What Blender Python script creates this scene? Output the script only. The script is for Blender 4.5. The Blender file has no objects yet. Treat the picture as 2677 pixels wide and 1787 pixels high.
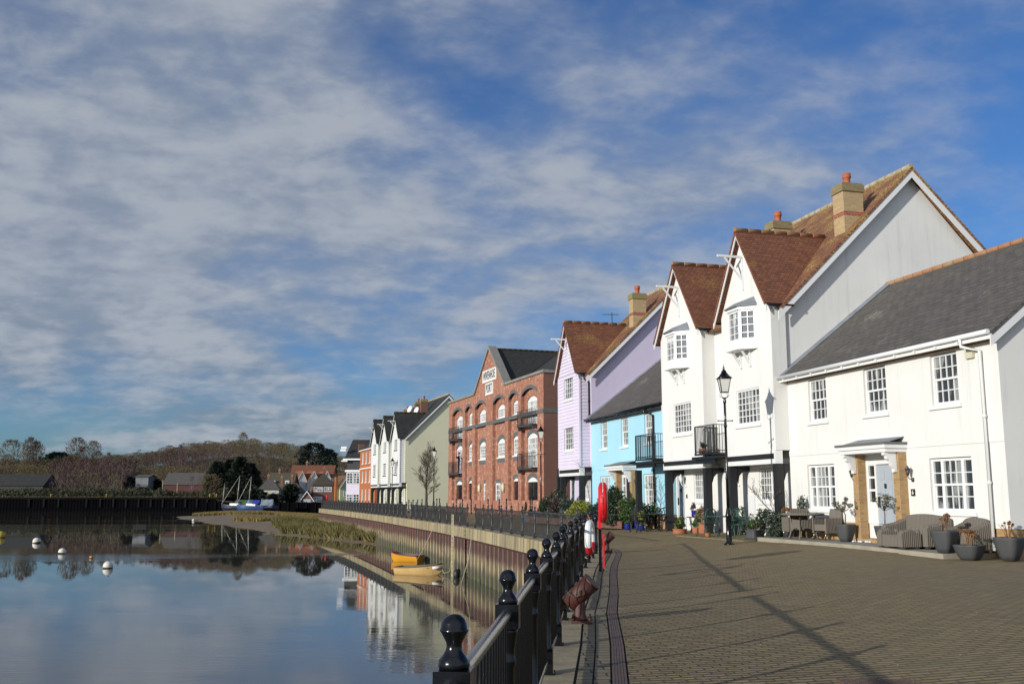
import bpy, math, random
import numpy as np
from mathutils import Vector, Matrix
S = bpy.context.scene
COL = S.collection
R = math.radians
rnd = random.Random(7)

# ------------------------------------------------------------------ camera
cam = bpy.data.cameras.new('camera')
cam.lens, cam.sensor_width, cam.clip_start, cam.clip_end = 35.0, 36.0, 0.05, 6000.0
camo = bpy.data.objects.new('camera', cam)
COL.objects.link(camo)
camo.location = (0, 0, 1.55)
camo.rotation_euler = (R(90 + 8.81), 0, 0)
S.camera = camo

# ------------------------------------------------------------------ view, sun, sky
S.view_settings.view_transform = 'Standard'
S.view_settings.look = 'None'
S.view_settings.exposure = 0.0
S.view_settings.gamma = 1.0
SUN_EL, SUN_DIR = R(13.1), Vector((-0.77, -0.638, 0)).normalized()
to_sun = Vector((SUN_DIR.x * math.cos(SUN_EL), SUN_DIR.y * math.cos(SUN_EL), math.sin(SUN_EL)))
sun = bpy.data.lights.new('sun', 'SUN')
sun.energy, sun.angle, sun.color = 4.6, R(0.5), (1.0, 0.965, 0.895)
suno = bpy.data.objects.new('sun', sun)
COL.objects.link(suno)
suno.location = to_sun * 200
suno.rotation_euler = to_sun.to_track_quat('Z', 'Y').to_euler()


class NT:                                                     # shorthand for node trees
    def __init__(s, tree):
        s.t = tree
        tree.nodes.clear()

    def n(s, typ, **kw):
        nd = s.t.nodes.new(typ)
        for k, v in kw.items():
            if k[0] == 'i' and k[1:].isdigit():
                s.put(nd.inputs[int(k[1:])], v)
            elif k.startswith('in_'):
                s.put(nd.inputs[k[3:].replace('_', ' ')], v)
            else:
                setattr(nd, k, v)
        return nd

    def put(s, sock, v):
        if hasattr(v, 'is_output') or isinstance(v, bpy.types.NodeSocket):
            s.t.links.new(v, sock)
        else:
            if isinstance(v, (tuple, list)) and len(v) == 3 and sock.type == 'RGBA':
                v = (*v, 1)
            sock.default_value = v

    def math(s, op, a, b=0.0, c=0.0, clamp=False):
        nd = s.n('ShaderNodeMath', operation=op, use_clamp=clamp, i0=a, i1=b)
        if op in ('MULTIPLY_ADD',):
            s.put(nd.inputs[2], c)
        return nd.outputs[0]

    def noise(s, vec, scale, detail=4, rough=.55, dist=0.0):
        nd = s.n('ShaderNodeTexNoise', in_Scale=scale, in_Detail=detail, in_Roughness=rough, in_Distortion=dist)
        if vec is not None:
            s.put(nd.inputs['Vector'], vec)
        return nd.outputs[0]

    def mix(s, fac, a, b, mode='MIX'):
        nd = s.n('ShaderNodeMix', data_type='RGBA', blend_type=mode)
        s.put(nd.inputs[0], fac)
        s.put(nd.inputs[6], a)
        s.put(nd.inputs[7], b)
        return nd.outputs[2]

    def step(s, x, lo, hi, a=0.0, b=1.0):
        nd = s.n('ShaderNodeMapRange', interpolation_type='SMOOTHSTEP', in_Value=x)
        for k, v in ((1, lo), (2, hi), (3, a), (4, b)):
            s.put(nd.inputs[k], v)
        return nd.outputs[0]

    def mapping(s, vec, scale=(1, 1, 1), rot=(0, 0, 0), loc=(0, 0, 0)):
        nd = s.n('ShaderNodeMapping', i0=vec)
        nd.inputs['Scale'].default_value = scale
        nd.inputs['Rotation'].default_value = rot
        nd.inputs['Location'].default_value = loc
        return nd.outputs[0]


world = bpy.data.worlds.new('World')
S.world = world
world.use_nodes = True
w = NT(world.node_tree)
sky = w.n('ShaderNodeTexSky', sky_type='NISHITA', sun_disc=False, sun_elevation=SUN_EL,
          sun_rotation=math.atan2(SUN_DIR.x, SUN_DIR.y), altitude=0.0, air_density=1.0, dust_density=0.6, ozone_density=3.0)
tc = w.n('ShaderNodeTexCoord').outputs['Generated']
xyz = w.n('ShaderNodeSeparateXYZ', i0=tc)
zc = w.math('ADD', w.math('MAXIMUM', xyz.outputs[2], 0.0), 0.30)
cu = w.math('DIVIDE', xyz.outputs[0], zc)
cv = w.math('DIVIDE', xyz.outputs[1], zc)
cp = w.n('ShaderNodeCombineXYZ', i0=cu, i1=cv).outputs[0]
cpm = w.mapping(cp, scale=(1.0, 1.15, 1), rot=(0, 0, R(-18)), loc=(3.1, 1.7, 0))
big = w.noise(cpm, 1.15, 3, .5, .3)
mid = w.noise(cpm, 4.6, 6, .55, .2)
fine = w.noise(w.mapping(cp, scale=(1.2, 1.6, 1), rot=(0, 0, R(-20))), 13.0, 4, .55, .2)
# cloud cover: a sheet thickest ahead and to the left, thinner and broken to the right and overhead
bias = w.math('ADD', w.math('ADD', w.step(xyz.outputs[0], .02, .42, .13, -.10), w.step(xyz.outputs[2], .38, .60, 0.0, -.10)), w.step(xyz.outputs[2], .16, .03, 0.0, -.09))
dens = w.math('ADD', w.math('ADD', w.math('MULTIPLY', big, .95), w.math('MULTIPLY', mid, .38)), bias)
dens = w.math('ADD', dens, w.math('MULTIPLY', fine, .12))
mask = w.math('MAXIMUM', w.step(dens, .58, .94), w.step(xyz.outputs[1], .0, -.6, 0.0, .85))  # second term adds out-of-view cloud behind the camera to light the gables
shade = w.step(w.math('ADD', w.math('MULTIPLY', mid, .75), w.math('MULTIPLY', fine, .35)), .42, .70)
hor = w.step(xyz.outputs[2], .02, .22)
ccol = w.mix(shade, w.mix(hor, (2.2, 2.8, 3.7), (2.9, 3.5, 4.7)), (4.7, 5.1, 6.0))
rear_fill = w.step(xyz.outputs[1], .05, -.55, 1.0, 1.9)              # unseen cloud behind the camera, brightened to fill the gable walls
ccol = w.mix(1.0, ccol, w.n('ShaderNodeCombineXYZ', i0=rear_fill, i1=rear_fill, i2=w.math('MULTIPLY', rear_fill, .96)).outputs[0], 'MULTIPLY')
skyc = w.mix(1.0, sky.outputs[0], (0.64, 0.96, 1.42), 'MULTIPLY')
out = w.mix(w.math('MULTIPLY', mask, .93), skyc, ccol)
bg = w.n('ShaderNodeBackground', i0=out, i1=0.086)
w.t.links.new(bg.outputs[0], w.n('ShaderNodeOutputWorld').inputs[0])


# ------------------------------------------------------------------ materials
def material(name):
    m = bpy.data.materials.new(name)
    m.use_nodes = True
    t = NT(m.node_tree)
    p = t.n('ShaderNodeBsdfPrincipled')
    t.t.links.new(p.outputs[0], t.n('ShaderNodeOutputMaterial').inputs[0])
    return m, t, p


K = .83                                                       # overall albedo trim, so that sun and sky balance


def dim(*cs):
    return [None if c is None else tuple(v * K for v in c) for c in cs]


def paint(name, col, rough=.6, metal=0.0, var=.12, scale=1.3, bump=0.0, bscale=40.0, col2=None, spec=.5, streak=0.0):
    m, t, p = material(name)
    col, col2 = dim(col, col2)
    co = t.n('ShaderNodeTexCoord').outputs['Object']
    n1 = t.noise(co, scale, 6, .6)
    dark = col2 or tuple(c * (1 - 3 * var) for c in col)
    c = t.mix(t.step(n1, .35, .75), col, dark if col2 else tuple(c_ * (1 - var) for c_ in col))
    if streak:                                                # rain streaks running down
        st = t.noise(t.mapping(co, scale=(2.6, 2.6, .18)), 2.0, 5, .6)
        c = t.mix(t.math('MULTIPLY', t.step(st, .5, .78), streak), c, tuple(k * .55 for k in col))
    t.put(p.inputs['Base Color'], c)
    t.put(p.inputs['Roughness'], rough)
    t.put(p.inputs['Metallic'], metal)
    t.put(p.inputs['Specular IOR Level'], spec)
    if bump:
        b = t.n('ShaderNodeBump', in_Strength=bump, in_Distance=.01, in_Height=t.noise(co, bscale, 4, .6))
        t.put(p.inputs['Normal'], b.outputs[0])
    return m


def brick(name, c1, c2, mortar, bw=.225, bh=.075, mw=.010, rough=.85, patch=None, pf=.5, rot=0.0, bump=.4, offs=.5, vari=.25, bloom=0.0):
    m, t, p = material(name)
    c1, c2, mortar, patch = dim(c1, c2, mortar, patch)
    uv = t.n('ShaderNodeTexCoord').outputs['UV']
    if rot:
        uv = t.mapping(uv, rot=(0, 0, rot))
    b = t.n('ShaderNodeTexBrick', i0=uv, in_Color1=c1, in_Color2=c2, in_Mortar=mortar, in_Scale=1.0, in_Mortar_Size=mw,
            in_Mortar_Smooth=.3, in_Bias=0.0, in_Brick_Width=bw, in_Row_Height=bh, offset=offs)
    co = t.n('ShaderNodeTexCoord').outputs['Object']
    n1 = t.noise(co, .55, 5, .6)
    n2 = t.noise(co, 9.0, 3, .6)
    c = t.mix(t.math('MULTIPLY', t.step(n2, .35, .7), vari), b.outputs[0], tuple(k * .5 for k in c1))
    if patch:
        c = t.mix(t.math('MULTIPLY', t.step(n1, .45, .75), pf), c, patch)
    if bloom:                                                 # salts and mortar smears on old brick
        n3 = t.noise(co, 3.2, 8, .8)
        c = t.mix(t.math('MULTIPLY', t.math('MULTIPLY', t.step(n3, .50, .64), t.step(n1, .25, .5)), bloom), c, (.55, .40, .30))
        c = t.mix(t.math('MULTIPLY', t.step(t.noise(co, 2.1, 5, .7), .52, .72), .45), c, tuple(k * .55 for k in c1))
    t.put(p.inputs['Base Color'], c)
    t.put(p.inputs['Roughness'], rough)
    bp = t.n('ShaderNodeBump', in_Strength=bump, in_Distance=.008, in_Height=t.math('SUBTRACT', t.math('MULTIPLY', n2, .6), b.outputs[1]))
    t.put(p.inputs['Normal'], bp.outputs[0])
    return m


def tiles(name, c1, c2, lichen, lf, bw=.17, bh=.10, lstart=.52):
    m, t, p = material(name)
    c1, c2, lichen = dim(c1, c2, lichen)
    uv = t.n('ShaderNodeTexCoord').outputs['UV']
    wob = t.mapping(uv, scale=(1, 1, 1))
    b = t.n('ShaderNodeTexBrick', i0=wob, in_Color1=c1, in_Color2=c2, in_Mortar=tuple(k * .25 for k in c1), in_Scale=1.0,
            in_Mortar_Size=.007, in_Mortar_Smooth=.2, in_Brick_Width=bw, in_Row_Height=bh, offset=.5)
    co = t.n('ShaderNodeTexCoord').outputs['Object']
    n1 = t.noise(co, .9, 6, .65)
    n2 = t.noise(t.mapping(uv, scale=(3, 9, 1)), 1.0, 4, .6)
    n3 = t.noise(co, 14, 3, .7)
    c = t.mix(t.step(n2, .4, .7, 0, .6), b.outputs[0], tuple(k * .55 for k in c2))
    lm = t.math('MULTIPLY', t.step(n1, lstart, lstart + .18), t.step(n3, .42, .6))
    c = t.mix(t.math('MULTIPLY', lm, lf), c, lichen)
    t.put(p.inputs['Base Color'], c)
    t.put(p.inputs['Roughness'], .85)
    sv = t.n('ShaderNodeSeparateXYZ', i0=uv).outputs[1]
    saw = t.math('FRACT', t.math('DIVIDE', sv, bh))
    bp = t.n('ShaderNodeBump', in_Strength=.8, in_Distance=.02,
             in_Height=t.math('SUBTRACT', t.math('SUBTRACT', 0.0, t.math('MULTIPLY', saw, .7)), b.outputs[1]))
    t.put(p.inputs['Normal'], bp.outputs[0])
    return m


def leafmat(name, c1, c2, c3=None, rough=.6, scale=1.6):
    m, t, p = material(name)
    c1, c2, c3 = dim(c1, c2, c3)
    co = t.n('ShaderNodeTexCoord').outputs['Object']
    n1 = t.noise(co, scale, 3, .6)
    n2 = t.noise(co, scale * 9, 2, .6)
    c = t.mix(t.step(n1, .35, .65), c1, c2)
    c = t.mix(t.step(n2, .5, .75), c, c3 or tuple(min(1, k * 1.6) for k in c1))
    t.put(p.inputs['Base Color'], c)
    t.put(p.inputs['Roughness'], rough)
    return m


def glassmat(name, tint=(.03, .035, .04), curtain=(.42, .44, .43), cf=.5):
    m, t, p = material(name)
    co = t.n('ShaderNodeTexCoord').outputs['Object']
    n1 = t.noise(t.mapping(co, scale=(2.2, 2.2, .7)), 1.4, 2, .5)
    c = t.mix(t.math('MULTIPLY', t.step(n1, .52, .6), cf), tint, curtain)
    t.put(p.inputs['Base Color'], c)
    t.put(p.inputs['Roughness'], .04)
    t.put(p.inputs['Specular IOR Level'], .5)
    b = t.n('ShaderNodeBump', in_Strength=.06, in_Distance=.02, in_Height=t.noise(co, 2.3, 2, .5))
    t.put(p.inputs['Normal'], b.outputs[0])
    return m


M = {}
M['render'] = paint('white_render', (.80, .785, .74), .8, var=.06, scale=.7, bump=.25, bscale=60, streak=.30)
M['render2'] = paint('white_render_bay', (.80, .79, .75), .8, var=.05, scale=.7, bump=.25, bscale=60, streak=.28)
M['blue'] = paint('sky_blue_render', (.40, .70, .83), .8, var=.06, scale=.6, bump=.25, bscale=60, streak=.12)
M['lilac'] = paint('lilac_render', (.64, .57, .73), .8, var=.07, scale=.6, bump=.25, bscale=60, streak=.08)
M['lilac_pale'] = paint('pale_lilac_paint', (.74, .67, .80), .65, var=.06, streak=.08)
M['cream'] = paint('cream_render', (.68, .66, .47), .8, var=.06, scale=.4, bump=.2, streak=.12)
M['board'] = paint('white_boarding_paint', (.78, .78, .75), .6, var=.06, streak=.08)
M['white'] = paint('white_gloss_paint', (.82, .82, .80), .4, var=.04)
M['upvc'] = paint('white_plastic', (.80, .80, .80), .3, var=.03)
M['black'] = paint('black_gloss_paint', (.006, .0065, .008), .16, var=.3, spec=.42, bump=.12, bscale=55)
M['blackmat'] = paint('black_stained_timber', (.014, .015, .017), .55, var=.3, bump=.15, bscale=25)
M['iron'] = paint('weathered_black_iron', (.030, .032, .036), .42, var=.3, scale=4, col2=(.085, .080, .070))
M['lead'] = paint('lead_sheet', (.22, .24, .27), .55, var=.3, scale=3, bump=.3, bscale=12)
M['greyroof'] = paint('grey_felt_edge', (.13, .135, .12), .8)
M['door_grey'] = paint('grey_blue_door_paint', (.42, .46, .50), .4, var=.05)
M['slate'] = tiles('grey_slate', (.135, .120, .104), (.098, .088, .078), (.40, .38, .30), .55, .34, .20, .56)
M['slate_dark'] = tiles('dark_slate', (.040, .040, .036), (.026, .027, .026), (.11, .10, .035), .5, .30, .20)
M['tile'] = tiles('red_clay_tile', (.285, .105, .048), (.180, .064, .033), (.36, .24, .06), .7, .17, .11, .56)
M['tile_lichen'] = tiles('lichened_clay_tile', (.33, .135, .065), (.21, .085, .045), (.48, .33, .08), .9, .17, .11, .43)
M['tile_orange'] = tiles('orange_clay_tile', (.36, .12, .050), (.26, .085, .04), (.3, .2, .08), .3, .17, .11)
M['tile_brown'] = tiles('brown_clay_tile', (.20, .115, .055), (.15, .08, .04), (.3, .22, .1), .4, .2, .14)
M['ridge'] = paint('terracotta_ridge', (.36, .15, .075), .8, var=.3, scale=2.5, col2=(.33, .25, .12))
M['ridge_l'] = paint('lichened_ridge', (.34, .26, .13), .85, var=.3, scale=3.5, col2=(.45, .42, .33))
M['ridge_d'] = paint('mossy_ridge', (.10, .075, .03), .85, var=.3, scale=3)
M['buff'] = brick('buff_brick', (.50, .30, .115), (.38, .20, .075), (.36, .30, .20))
M['stock'] = brick('pale_stock_brick', (.54, .38, .19), (.44, .30, .14), (.38, .31, .2))
M['redband'] = brick('red_brick_band', (.36, .075, .035), (.30, .06, .03), (.35, .28, .2))
M['red'] = brick('red_brick', (.375, .100, .050), (.27, .070, .040), (.46, .32, .22), .225, .075, .010, patch=(.50, .26, .17), pf=.4, bloom=.75)
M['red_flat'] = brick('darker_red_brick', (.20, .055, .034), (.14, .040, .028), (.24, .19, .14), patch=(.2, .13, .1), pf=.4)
M['orangebrick'] = brick('orange_brick', (.52, .155, .045), (.42, .12, .035), (.40, .20, .09), mw=.006, patch=(.5, .17, .06), pf=.3)
M['greybrick'] = brick('blue_grey_brick', (.135, .138, .130), (.095, .10, .10), (.16, .16, .15), .075, .225, .008)
M['stone'] = paint('grey_concrete_coping', (.26, .25, .22), .85, var=.25, scale=2.2, bump=.3, bscale=30)
M['terracotta'] = paint('terracotta', (.42, .150, .065), .8, var=.2, scale=6, bump=.2)
M['pot_grey'] = paint('dark_grey_composite', (.062, .063, .065), .7, var=.12, scale=5, bump=.1)
M['pot_blue'] = paint('cobalt_glaze', (.012, .030, .22), .18, var=.2, scale=5)
M['pot_teal'] = paint('turquoise_glaze', (.045, .30, .32), .25, var=.2, scale=5)
M['pot_cyan'] = paint('blue_green_glaze', (.02, .18, .33), .25, var=.2, scale=5)
M['redpl'] = paint('red_plastic', (.70, .010, .016), .38, var=.06, scale=2)
M['chrome'] = paint('polished_steel_rail', (.30, .29, .27), .24, .9, var=.15, scale=8)
M['rust'] = paint('rusted_red_paint', (.072, .017, .012), .6, var=.3, scale=5, bump=.5, bscale=22, col2=(.060, .022, .009))
M['glass'] = glassmat('window_glass')
M['glass_d'] = glassmat('dark_window_glass', (.010, .011, .012), (.05, .05, .045), .6)
M['glass_c'] = glassmat('curtained_window_glass', (.16, .17, .18), (.62, .62, .60), .9)
M['frost'] = paint('frosted_lamp_glass', (.70, .68, .62), .25, var=.05)
M['earth'] = paint('dark_soil', (.03, .022, .015), .95)
M['rope'] = paint('pale_rope', (.45, .40, .30), .9)
M['rope_o'] = paint('orange_rope', (.70, .17, .04), .8)
M['wood'] = paint('weathered_timber', (.17, .14, .10), .85, var=.3, scale=4)
M['bark'] = paint('grey_brown_bark', (.11, .085, .06), .9, var=.3, scale=6)
M['bark_pale'] = paint('pale_birch_bark', (.38, .33, .27), .85, var=.35, scale=6)
M['ink'] = paint('black_lettering', (.012, .012, .012), .6)
M['sign'] = paint('white_sign_board', (.80, .79, .75), .6, var=.05)
# ------------------------------------------------------------------ mesh builder and tagging
class MB:
    def __init__(s):
        s.v, s.f, s.mi, s.sm = [], [], [], []
        s.cur, s.smooth = 0, False

    def poly(s, pts):
        k = len(s.v)
        s.v.extend(tuple(p) for p in pts)
        s.f.append(tuple(range(k, k + len(pts))))
        s.mi.append(s.cur)
        s.sm.append(s.smooth)

    def box(s, x0, x1, y0, y1, z0, z1, skip=''):
        a = [(x0, y0, z0), (x1, y0, z0), (x1, y1, z0), (x0, y1, z0), (x0, y0, z1), (x1, y0, z1), (x1, y1, z1), (x0, y1, z1)]
        s.hexa(a, skip)

    def hexa(s, a, skip=''):                                  # bottom ring of four, top ring of four
        k = len(s.v)
        s.v.extend(tuple(p) for p in a)
        fs = {'b': (3, 2, 1, 0), 't': (4, 5, 6, 7), 'f': (0, 1, 5, 4), 'r': (1, 2, 6, 5), 'k': (2, 3, 7, 6), 'l': (3, 0, 4, 7)}
        for n_, f in fs.items():
            if n_ not in skip:
                s.f.append(tuple(k + i for i in f))
                s.mi.append(s.cur)
                s.sm.append(False)

    def beam(s, p, q, w_, h, up=(0, 0, 1)):                   # rectangular bar from p to q
        p, q = Vector(p), Vector(q)
        d = (q - p).normalized()
        sd = d.cross(Vector(up))
        sd = sd.normalized() if sd.length > 1e-4 else d.cross(Vector((0, 1, 0))).normalized()
        u_ = sd.cross(d)
        sd, u_ = sd * (w_ / 2), u_ * (h / 2)
        s.hexa([p - sd - u_, p + sd - u_, q + sd - u_, q - sd - u_, p - sd + u_, p + sd + u_, q + sd + u_, q - sd + u_])

    def plate(s, pts, th):                                    # flat polygon given a thickness along its normal
        pts = [Vector(p) for p in pts]
        nn = Vector((0, 0, 0))
        for i in range(1, len(pts) - 1):
            nn += (pts[i] - pts[0]).cross(pts[i + 1] - pts[0])
        nn = nn.normalized() * th
        low = [p - nn for p in pts]
        s.poly(pts)
        s.poly(low[::-1])
        for i in range(len(pts)):
            j = (i + 1) % len(pts)
            s.poly([pts[i], low[i], low[j], pts[j]])

    def tube(s, pts, r, n=8, caps=True):
        pts = [Vector(p) for p in pts]
        rs = r if isinstance(r, (list, tuple)) else [r] * len(pts)
        k0 = len(s.v)
        ref = Vector((0, 0, 1))
        for i, p in enumerate(pts):
            d = (pts[min(i + 1, len(pts) - 1)] - pts[max(i - 1, 0)]).normalized()
            a = d.cross(ref)
            if a.length < .05:
                a = d.cross(Vector((0, 1, 0)))
            a.normalize()
            b = a.cross(d)
            for j in range(n):
                t_ = 2 * math.pi * j / n
                s.v.append(tuple(p + (a * math.cos(t_) + b * math.sin(t_)) * rs[i]))
        for i in range(len(pts) - 1):
            for j in range(n):
                q = (j + 1) % n
                s.f.append((k0 + i * n + j, k0 + (i + 1) * n + j, k0 + (i + 1) * n + q, k0 + i * n + q))
                s.mi.append(s.cur)
                s.sm.append(True)
        if caps:
            for f in (tuple(k0 + j for j in range(n)), tuple(k0 + (len(pts) - 1) * n + j for j in range(n))[::-1]):
                s.f.append(f)
                s.mi.append(s.cur)
                s.sm.append(False)

    def lathe(s, prof, c=(0, 0, 0), n=16, sq=0.0, sx=1.0, sy=1.0, rot=0.0, close=True):
        k0 = len(s.v)                                         # profile of (radius, height); sq > 0 squares the section off
        for r, z in prof:
            for j in range(n):
                t_ = 2 * math.pi * (j + .5) / n
                cx, sy_ = math.cos(t_), math.sin(t_)
                m_ = 1.0
                if sq:
                    m_ = 1 / (abs(cx) ** (2 + sq * 6) + abs(sy_) ** (2 + sq * 6)) ** (1 / (2 + sq * 6))
                x, y = r * m_ * cx * sx, r * m_ * sy_ * sy
                if rot:
                    x, y = x * math.cos(rot) - y * math.sin(rot), x * math.sin(rot) + y * math.cos(rot)
                s.v.append((c[0] + x, c[1] + y, c[2] + z))
        for i in range(len(prof) - 1):
            for j in range(n):
                q = (j + 1) % n
                s.f.append((k0 + i * n + j, k0 + i * n + q, k0 + (i + 1) * n + q, k0 + (i + 1) * n + j))
                s.mi.append(s.cur)
                s.sm.append(True)
        if close:
            for f in (tuple(k0 + j for j in range(n))[::-1], tuple(k0 + (len(prof) - 1) * n + j for j in range(n))):
                s.f.append(f)
                s.mi.append(s.cur)
                s.sm.append(False)

    def build(s, name, mats, parent=None, loc=None, extra=None):
        me = bpy.data.meshes.new(name)
        fl = np.array([len(f) for f in s.f], dtype=np.int32)
        lv = np.fromiter((i for f in s.f for i in f), dtype=np.int32)
        v = np.array(s.v, dtype=np.float32).reshape(-1, 3)
        return mesh_object(me, v, lv, fl, np.array(s.mi, dtype=np.int32), np.array(s.sm, dtype=bool), name, mats, parent, loc)


def mesh_object(me, v, lv, fl, mi, sm, name, mats, parent=None, loc=None):
    me.vertices.add(len(v))
    me.vertices.foreach_set('co', v.ravel())
    me.loops.add(len(lv))
    me.loops.foreach_set('vertex_index', lv)
    me.polygons.add(len(fl))
    st = np.concatenate(([0], np.cumsum(fl)[:-1])).astype(np.int32) if len(fl) else np.zeros(0, np.int32)
    me.polygons.foreach_set('loop_start', st)
    me.polygons.foreach_set('loop_total', fl)
    if mi is not None:
        me.polygons.foreach_set('material_index', mi)
    if sm is not None:
        me.polygons.foreach_set('use_smooth', sm)
    me.update(calc_edges=True)
    if len(fl) and len(fl) < 60000:                           # box-projected UVs in metres, v running up walls and slopes
        nn = np.empty(len(fl) * 3, dtype=np.float32)
        me.polygons.foreach_get('normal', nn)
        nn = nn.reshape(-1, 3)
        tx, ty = -nn[:, 1].copy(), nn[:, 0].copy()
        hl = np.hypot(tx, ty)
        flat = hl < 1e-3
        tx[flat], ty[flat], hl[flat] = 1, 0, 1
        T = np.stack([tx / hl, ty / hl, np.zeros_like(tx)], 1)
        B = np.cross(nn, T)
        B[B[:, 2] < 0] *= -1
        rep = np.repeat(np.arange(len(fl)), fl)
        P = v[lv]
        uv = np.stack([(P * T[rep]).sum(1), (P * B[rep]).sum(1)], 1).astype(np.float32)
        me.uv_layers.new(name='UVMap').data.foreach_set('uv', uv.ravel())
    for m in (mats if isinstance(mats, (list, tuple)) else [mats]):
        me.materials.append(m)
    o = bpy.data.objects.new(name, me)
    COL.objects.link(o)
    if parent:
        o.parent = parent
    if loc is not None:
        o.location = loc
    return o


def tag(o, label=None, cat=None, group=None, kind=None):
    if label:
        o['label'] = label
    if cat:
        o['category'] = cat
    if group:
        o['group'] = group
    if kind:
        o['kind'] = kind
    return o


def thing(name, label, cat, loc=(0, 0, 0), rz=0.0, group=None):
    e = bpy.data.objects.new(name, None)
    e.empty_display_size = .3
    COL.objects.link(e)
    e.location, e.rotation_euler = loc, (0, 0, rz)
    return tag(e, label, cat, group)


def structure(name, mb, m, label=None):
    o = mb.build(name, m)
    o['kind'] = 'structure'
    return o


KIDS = {}


def index_kids():
    KIDS.clear()
    for o in COL.objects:
        if o.parent:
            KIDS.setdefault(o.parent.name, []).append(o)


def copy_tree(o, parent=None):
    c = o.copy()
    COL.objects.link(c)
    c.parent = parent
    for ch in KIDS.get(o.name, []):
        copy_tree(ch, c)
    return c


# ------------------------------------------------------------------ the lie of the land
WATER = -2.4
RAIL = [(-.75, -4.0), (-.185, 3.3), (-.021, 5.26), (.148, 7.35), (.312, 9.16), (.475, 10.88), (.651, 13.08), (.724, 14.0),
        (.91, 15.63), (1.104, 17.45), (1.335, 19.87), (1.597, 22.37), (1.813, 24.15), (2.046, 25.9), (2.296, 27.87), (2.45, 29.6)]
FAR = [(2.45, 29.6), (1.1, 36.8), (-.42, 44.0), (-1.95, 51.0), (-3.75, 58.6), (-5.98, 66.9), (-8.3, 75.6), (-10.8, 84.8),
       (-13.4, 94.0), (-16.4, 104.3), (-19.2, 113.6), (-22.2, 123.3), (-24.9, 132.0)]
TAIL = [(-24.9, 132.0), (-25.2, 134.0), (-24.3, 136.4), (-21.5, 139.5), (-17.0, 142.0)]
EDGE = RAIL + FAR[1:] + TAIL[1:]


def edge_dist(x, y):
    best = 1e9
    for (ax, ay), (bx, by) in zip(EDGE[:-1], EDGE[1:]):
        dx, dy = bx - ax, by - ay
        t_ = max(0, min(1, ((x - ax) * dx + (y - ay) * dy) / (dx * dx + dy * dy)))
        best = min(best, math.hypot(x - ax - t_ * dx, y - ay - t_ * dy))
    return best


def ramp(a, b, x):
    t_ = max(0.0, min(1.0, (x - a) / (b - a)))
    return t_ * t_ * (3 - 2 * t_)


def ground_z(x, y, d=None):
    d = edge_dist(x, y) if d is None else d
    near = 1 - ramp(21, 31, y - (x - 6) * .3)                 # the paving dips again before the nearest house
    return ramp(.9, 8.0, d) * (.29 - .16 * near * ramp(4, 9, d))


def frame(o2, dirx):                                          # local x along a facade, y into the building
    return math.atan2(dirx[1], dirx[0])


UX = (0.263, -0.965)                                          # along the terrace, towards the camera
A6 = frame(None, UX)


def street(s, k):                                             # s metres up the terrace from the near corner, k metres out
    return (11.28 - .263 * s - .965 * k, 22.8 + .965 * s - .263 * k)


# ------------------------------------------------------------------ walls, windows, doors
def wall(mb, x0, x1, z0, z1, y=0.0, ops=(), depth=.12, axis='f', board=0.0, rev=None):
    """Wall sheet with openings and their reveals. axis f: front, facing -y; r: end wall at x = y0, facing +x (s runs along y)."""
    if axis == 'f':
        P = lambda s_, z_, d_=0: (s_, y + d_, z_)
    else:
        P = lambda s_, z_, d_=0: (y - d_, s_, z_)
    xs = sorted({x0, x1} | {min(max(c, x0), x1) for o in ops for c in o[:2]})
    zs = sorted({z0, z1} | {min(max(c, z0), z1) for o in ops for c in o[2:4]})
    if board:
        for i in range(len(xs) - 1):
            z = z0
            while z < z1 - 1e-4:
                zt = min(z + board, z1)
                mid_ = ((xs[i] + xs[i + 1]) / 2, (z + zt) / 2)
                if not any(o[0] < mid_[0] < o[1] and o[2] < mid_[1] < o[3] for o in ops):
                    a, b = xs[i], xs[i + 1]
                    mb.poly([P(a, z, -.028), P(b, z, -.028), P(b, zt, 0), P(a, zt, 0)])
                    mb.poly([P(a, z, .005), P(b, z, .005), P(b, z, -.028), P(a, z, -.028)])
                z = zt
    else:
        for i in range(len(xs) - 1):
            for j in range(len(zs) - 1):
                a, b, c, d = xs[i], xs[i + 1], zs[j], zs[j + 1]
                if not any(o[0] - 1e-6 <= a and b <= o[1] + 1e-6 and o[2] - 1e-6 <= c and d <= o[3] + 1e-6 for o in ops):
                    mb.poly([P(a, c), P(b, c), P(b, d), P(a, d)])
    for a, b, c, d in [o[:4] for o in ops]:
        mb.poly([P(a, c), P(a, d), P(a, d, depth), P(a, c, depth)])
        mb.poly([P(b, c), P(b, c, depth), P(b, d, depth), P(b, d)])
        mb.poly([P(a, d), P(b, d), P(b, d, depth), P(a, d, depth)])
        mb.poly([P(a, c), P(a, c, depth), P(b, c, depth), P(b, c)])


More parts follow.
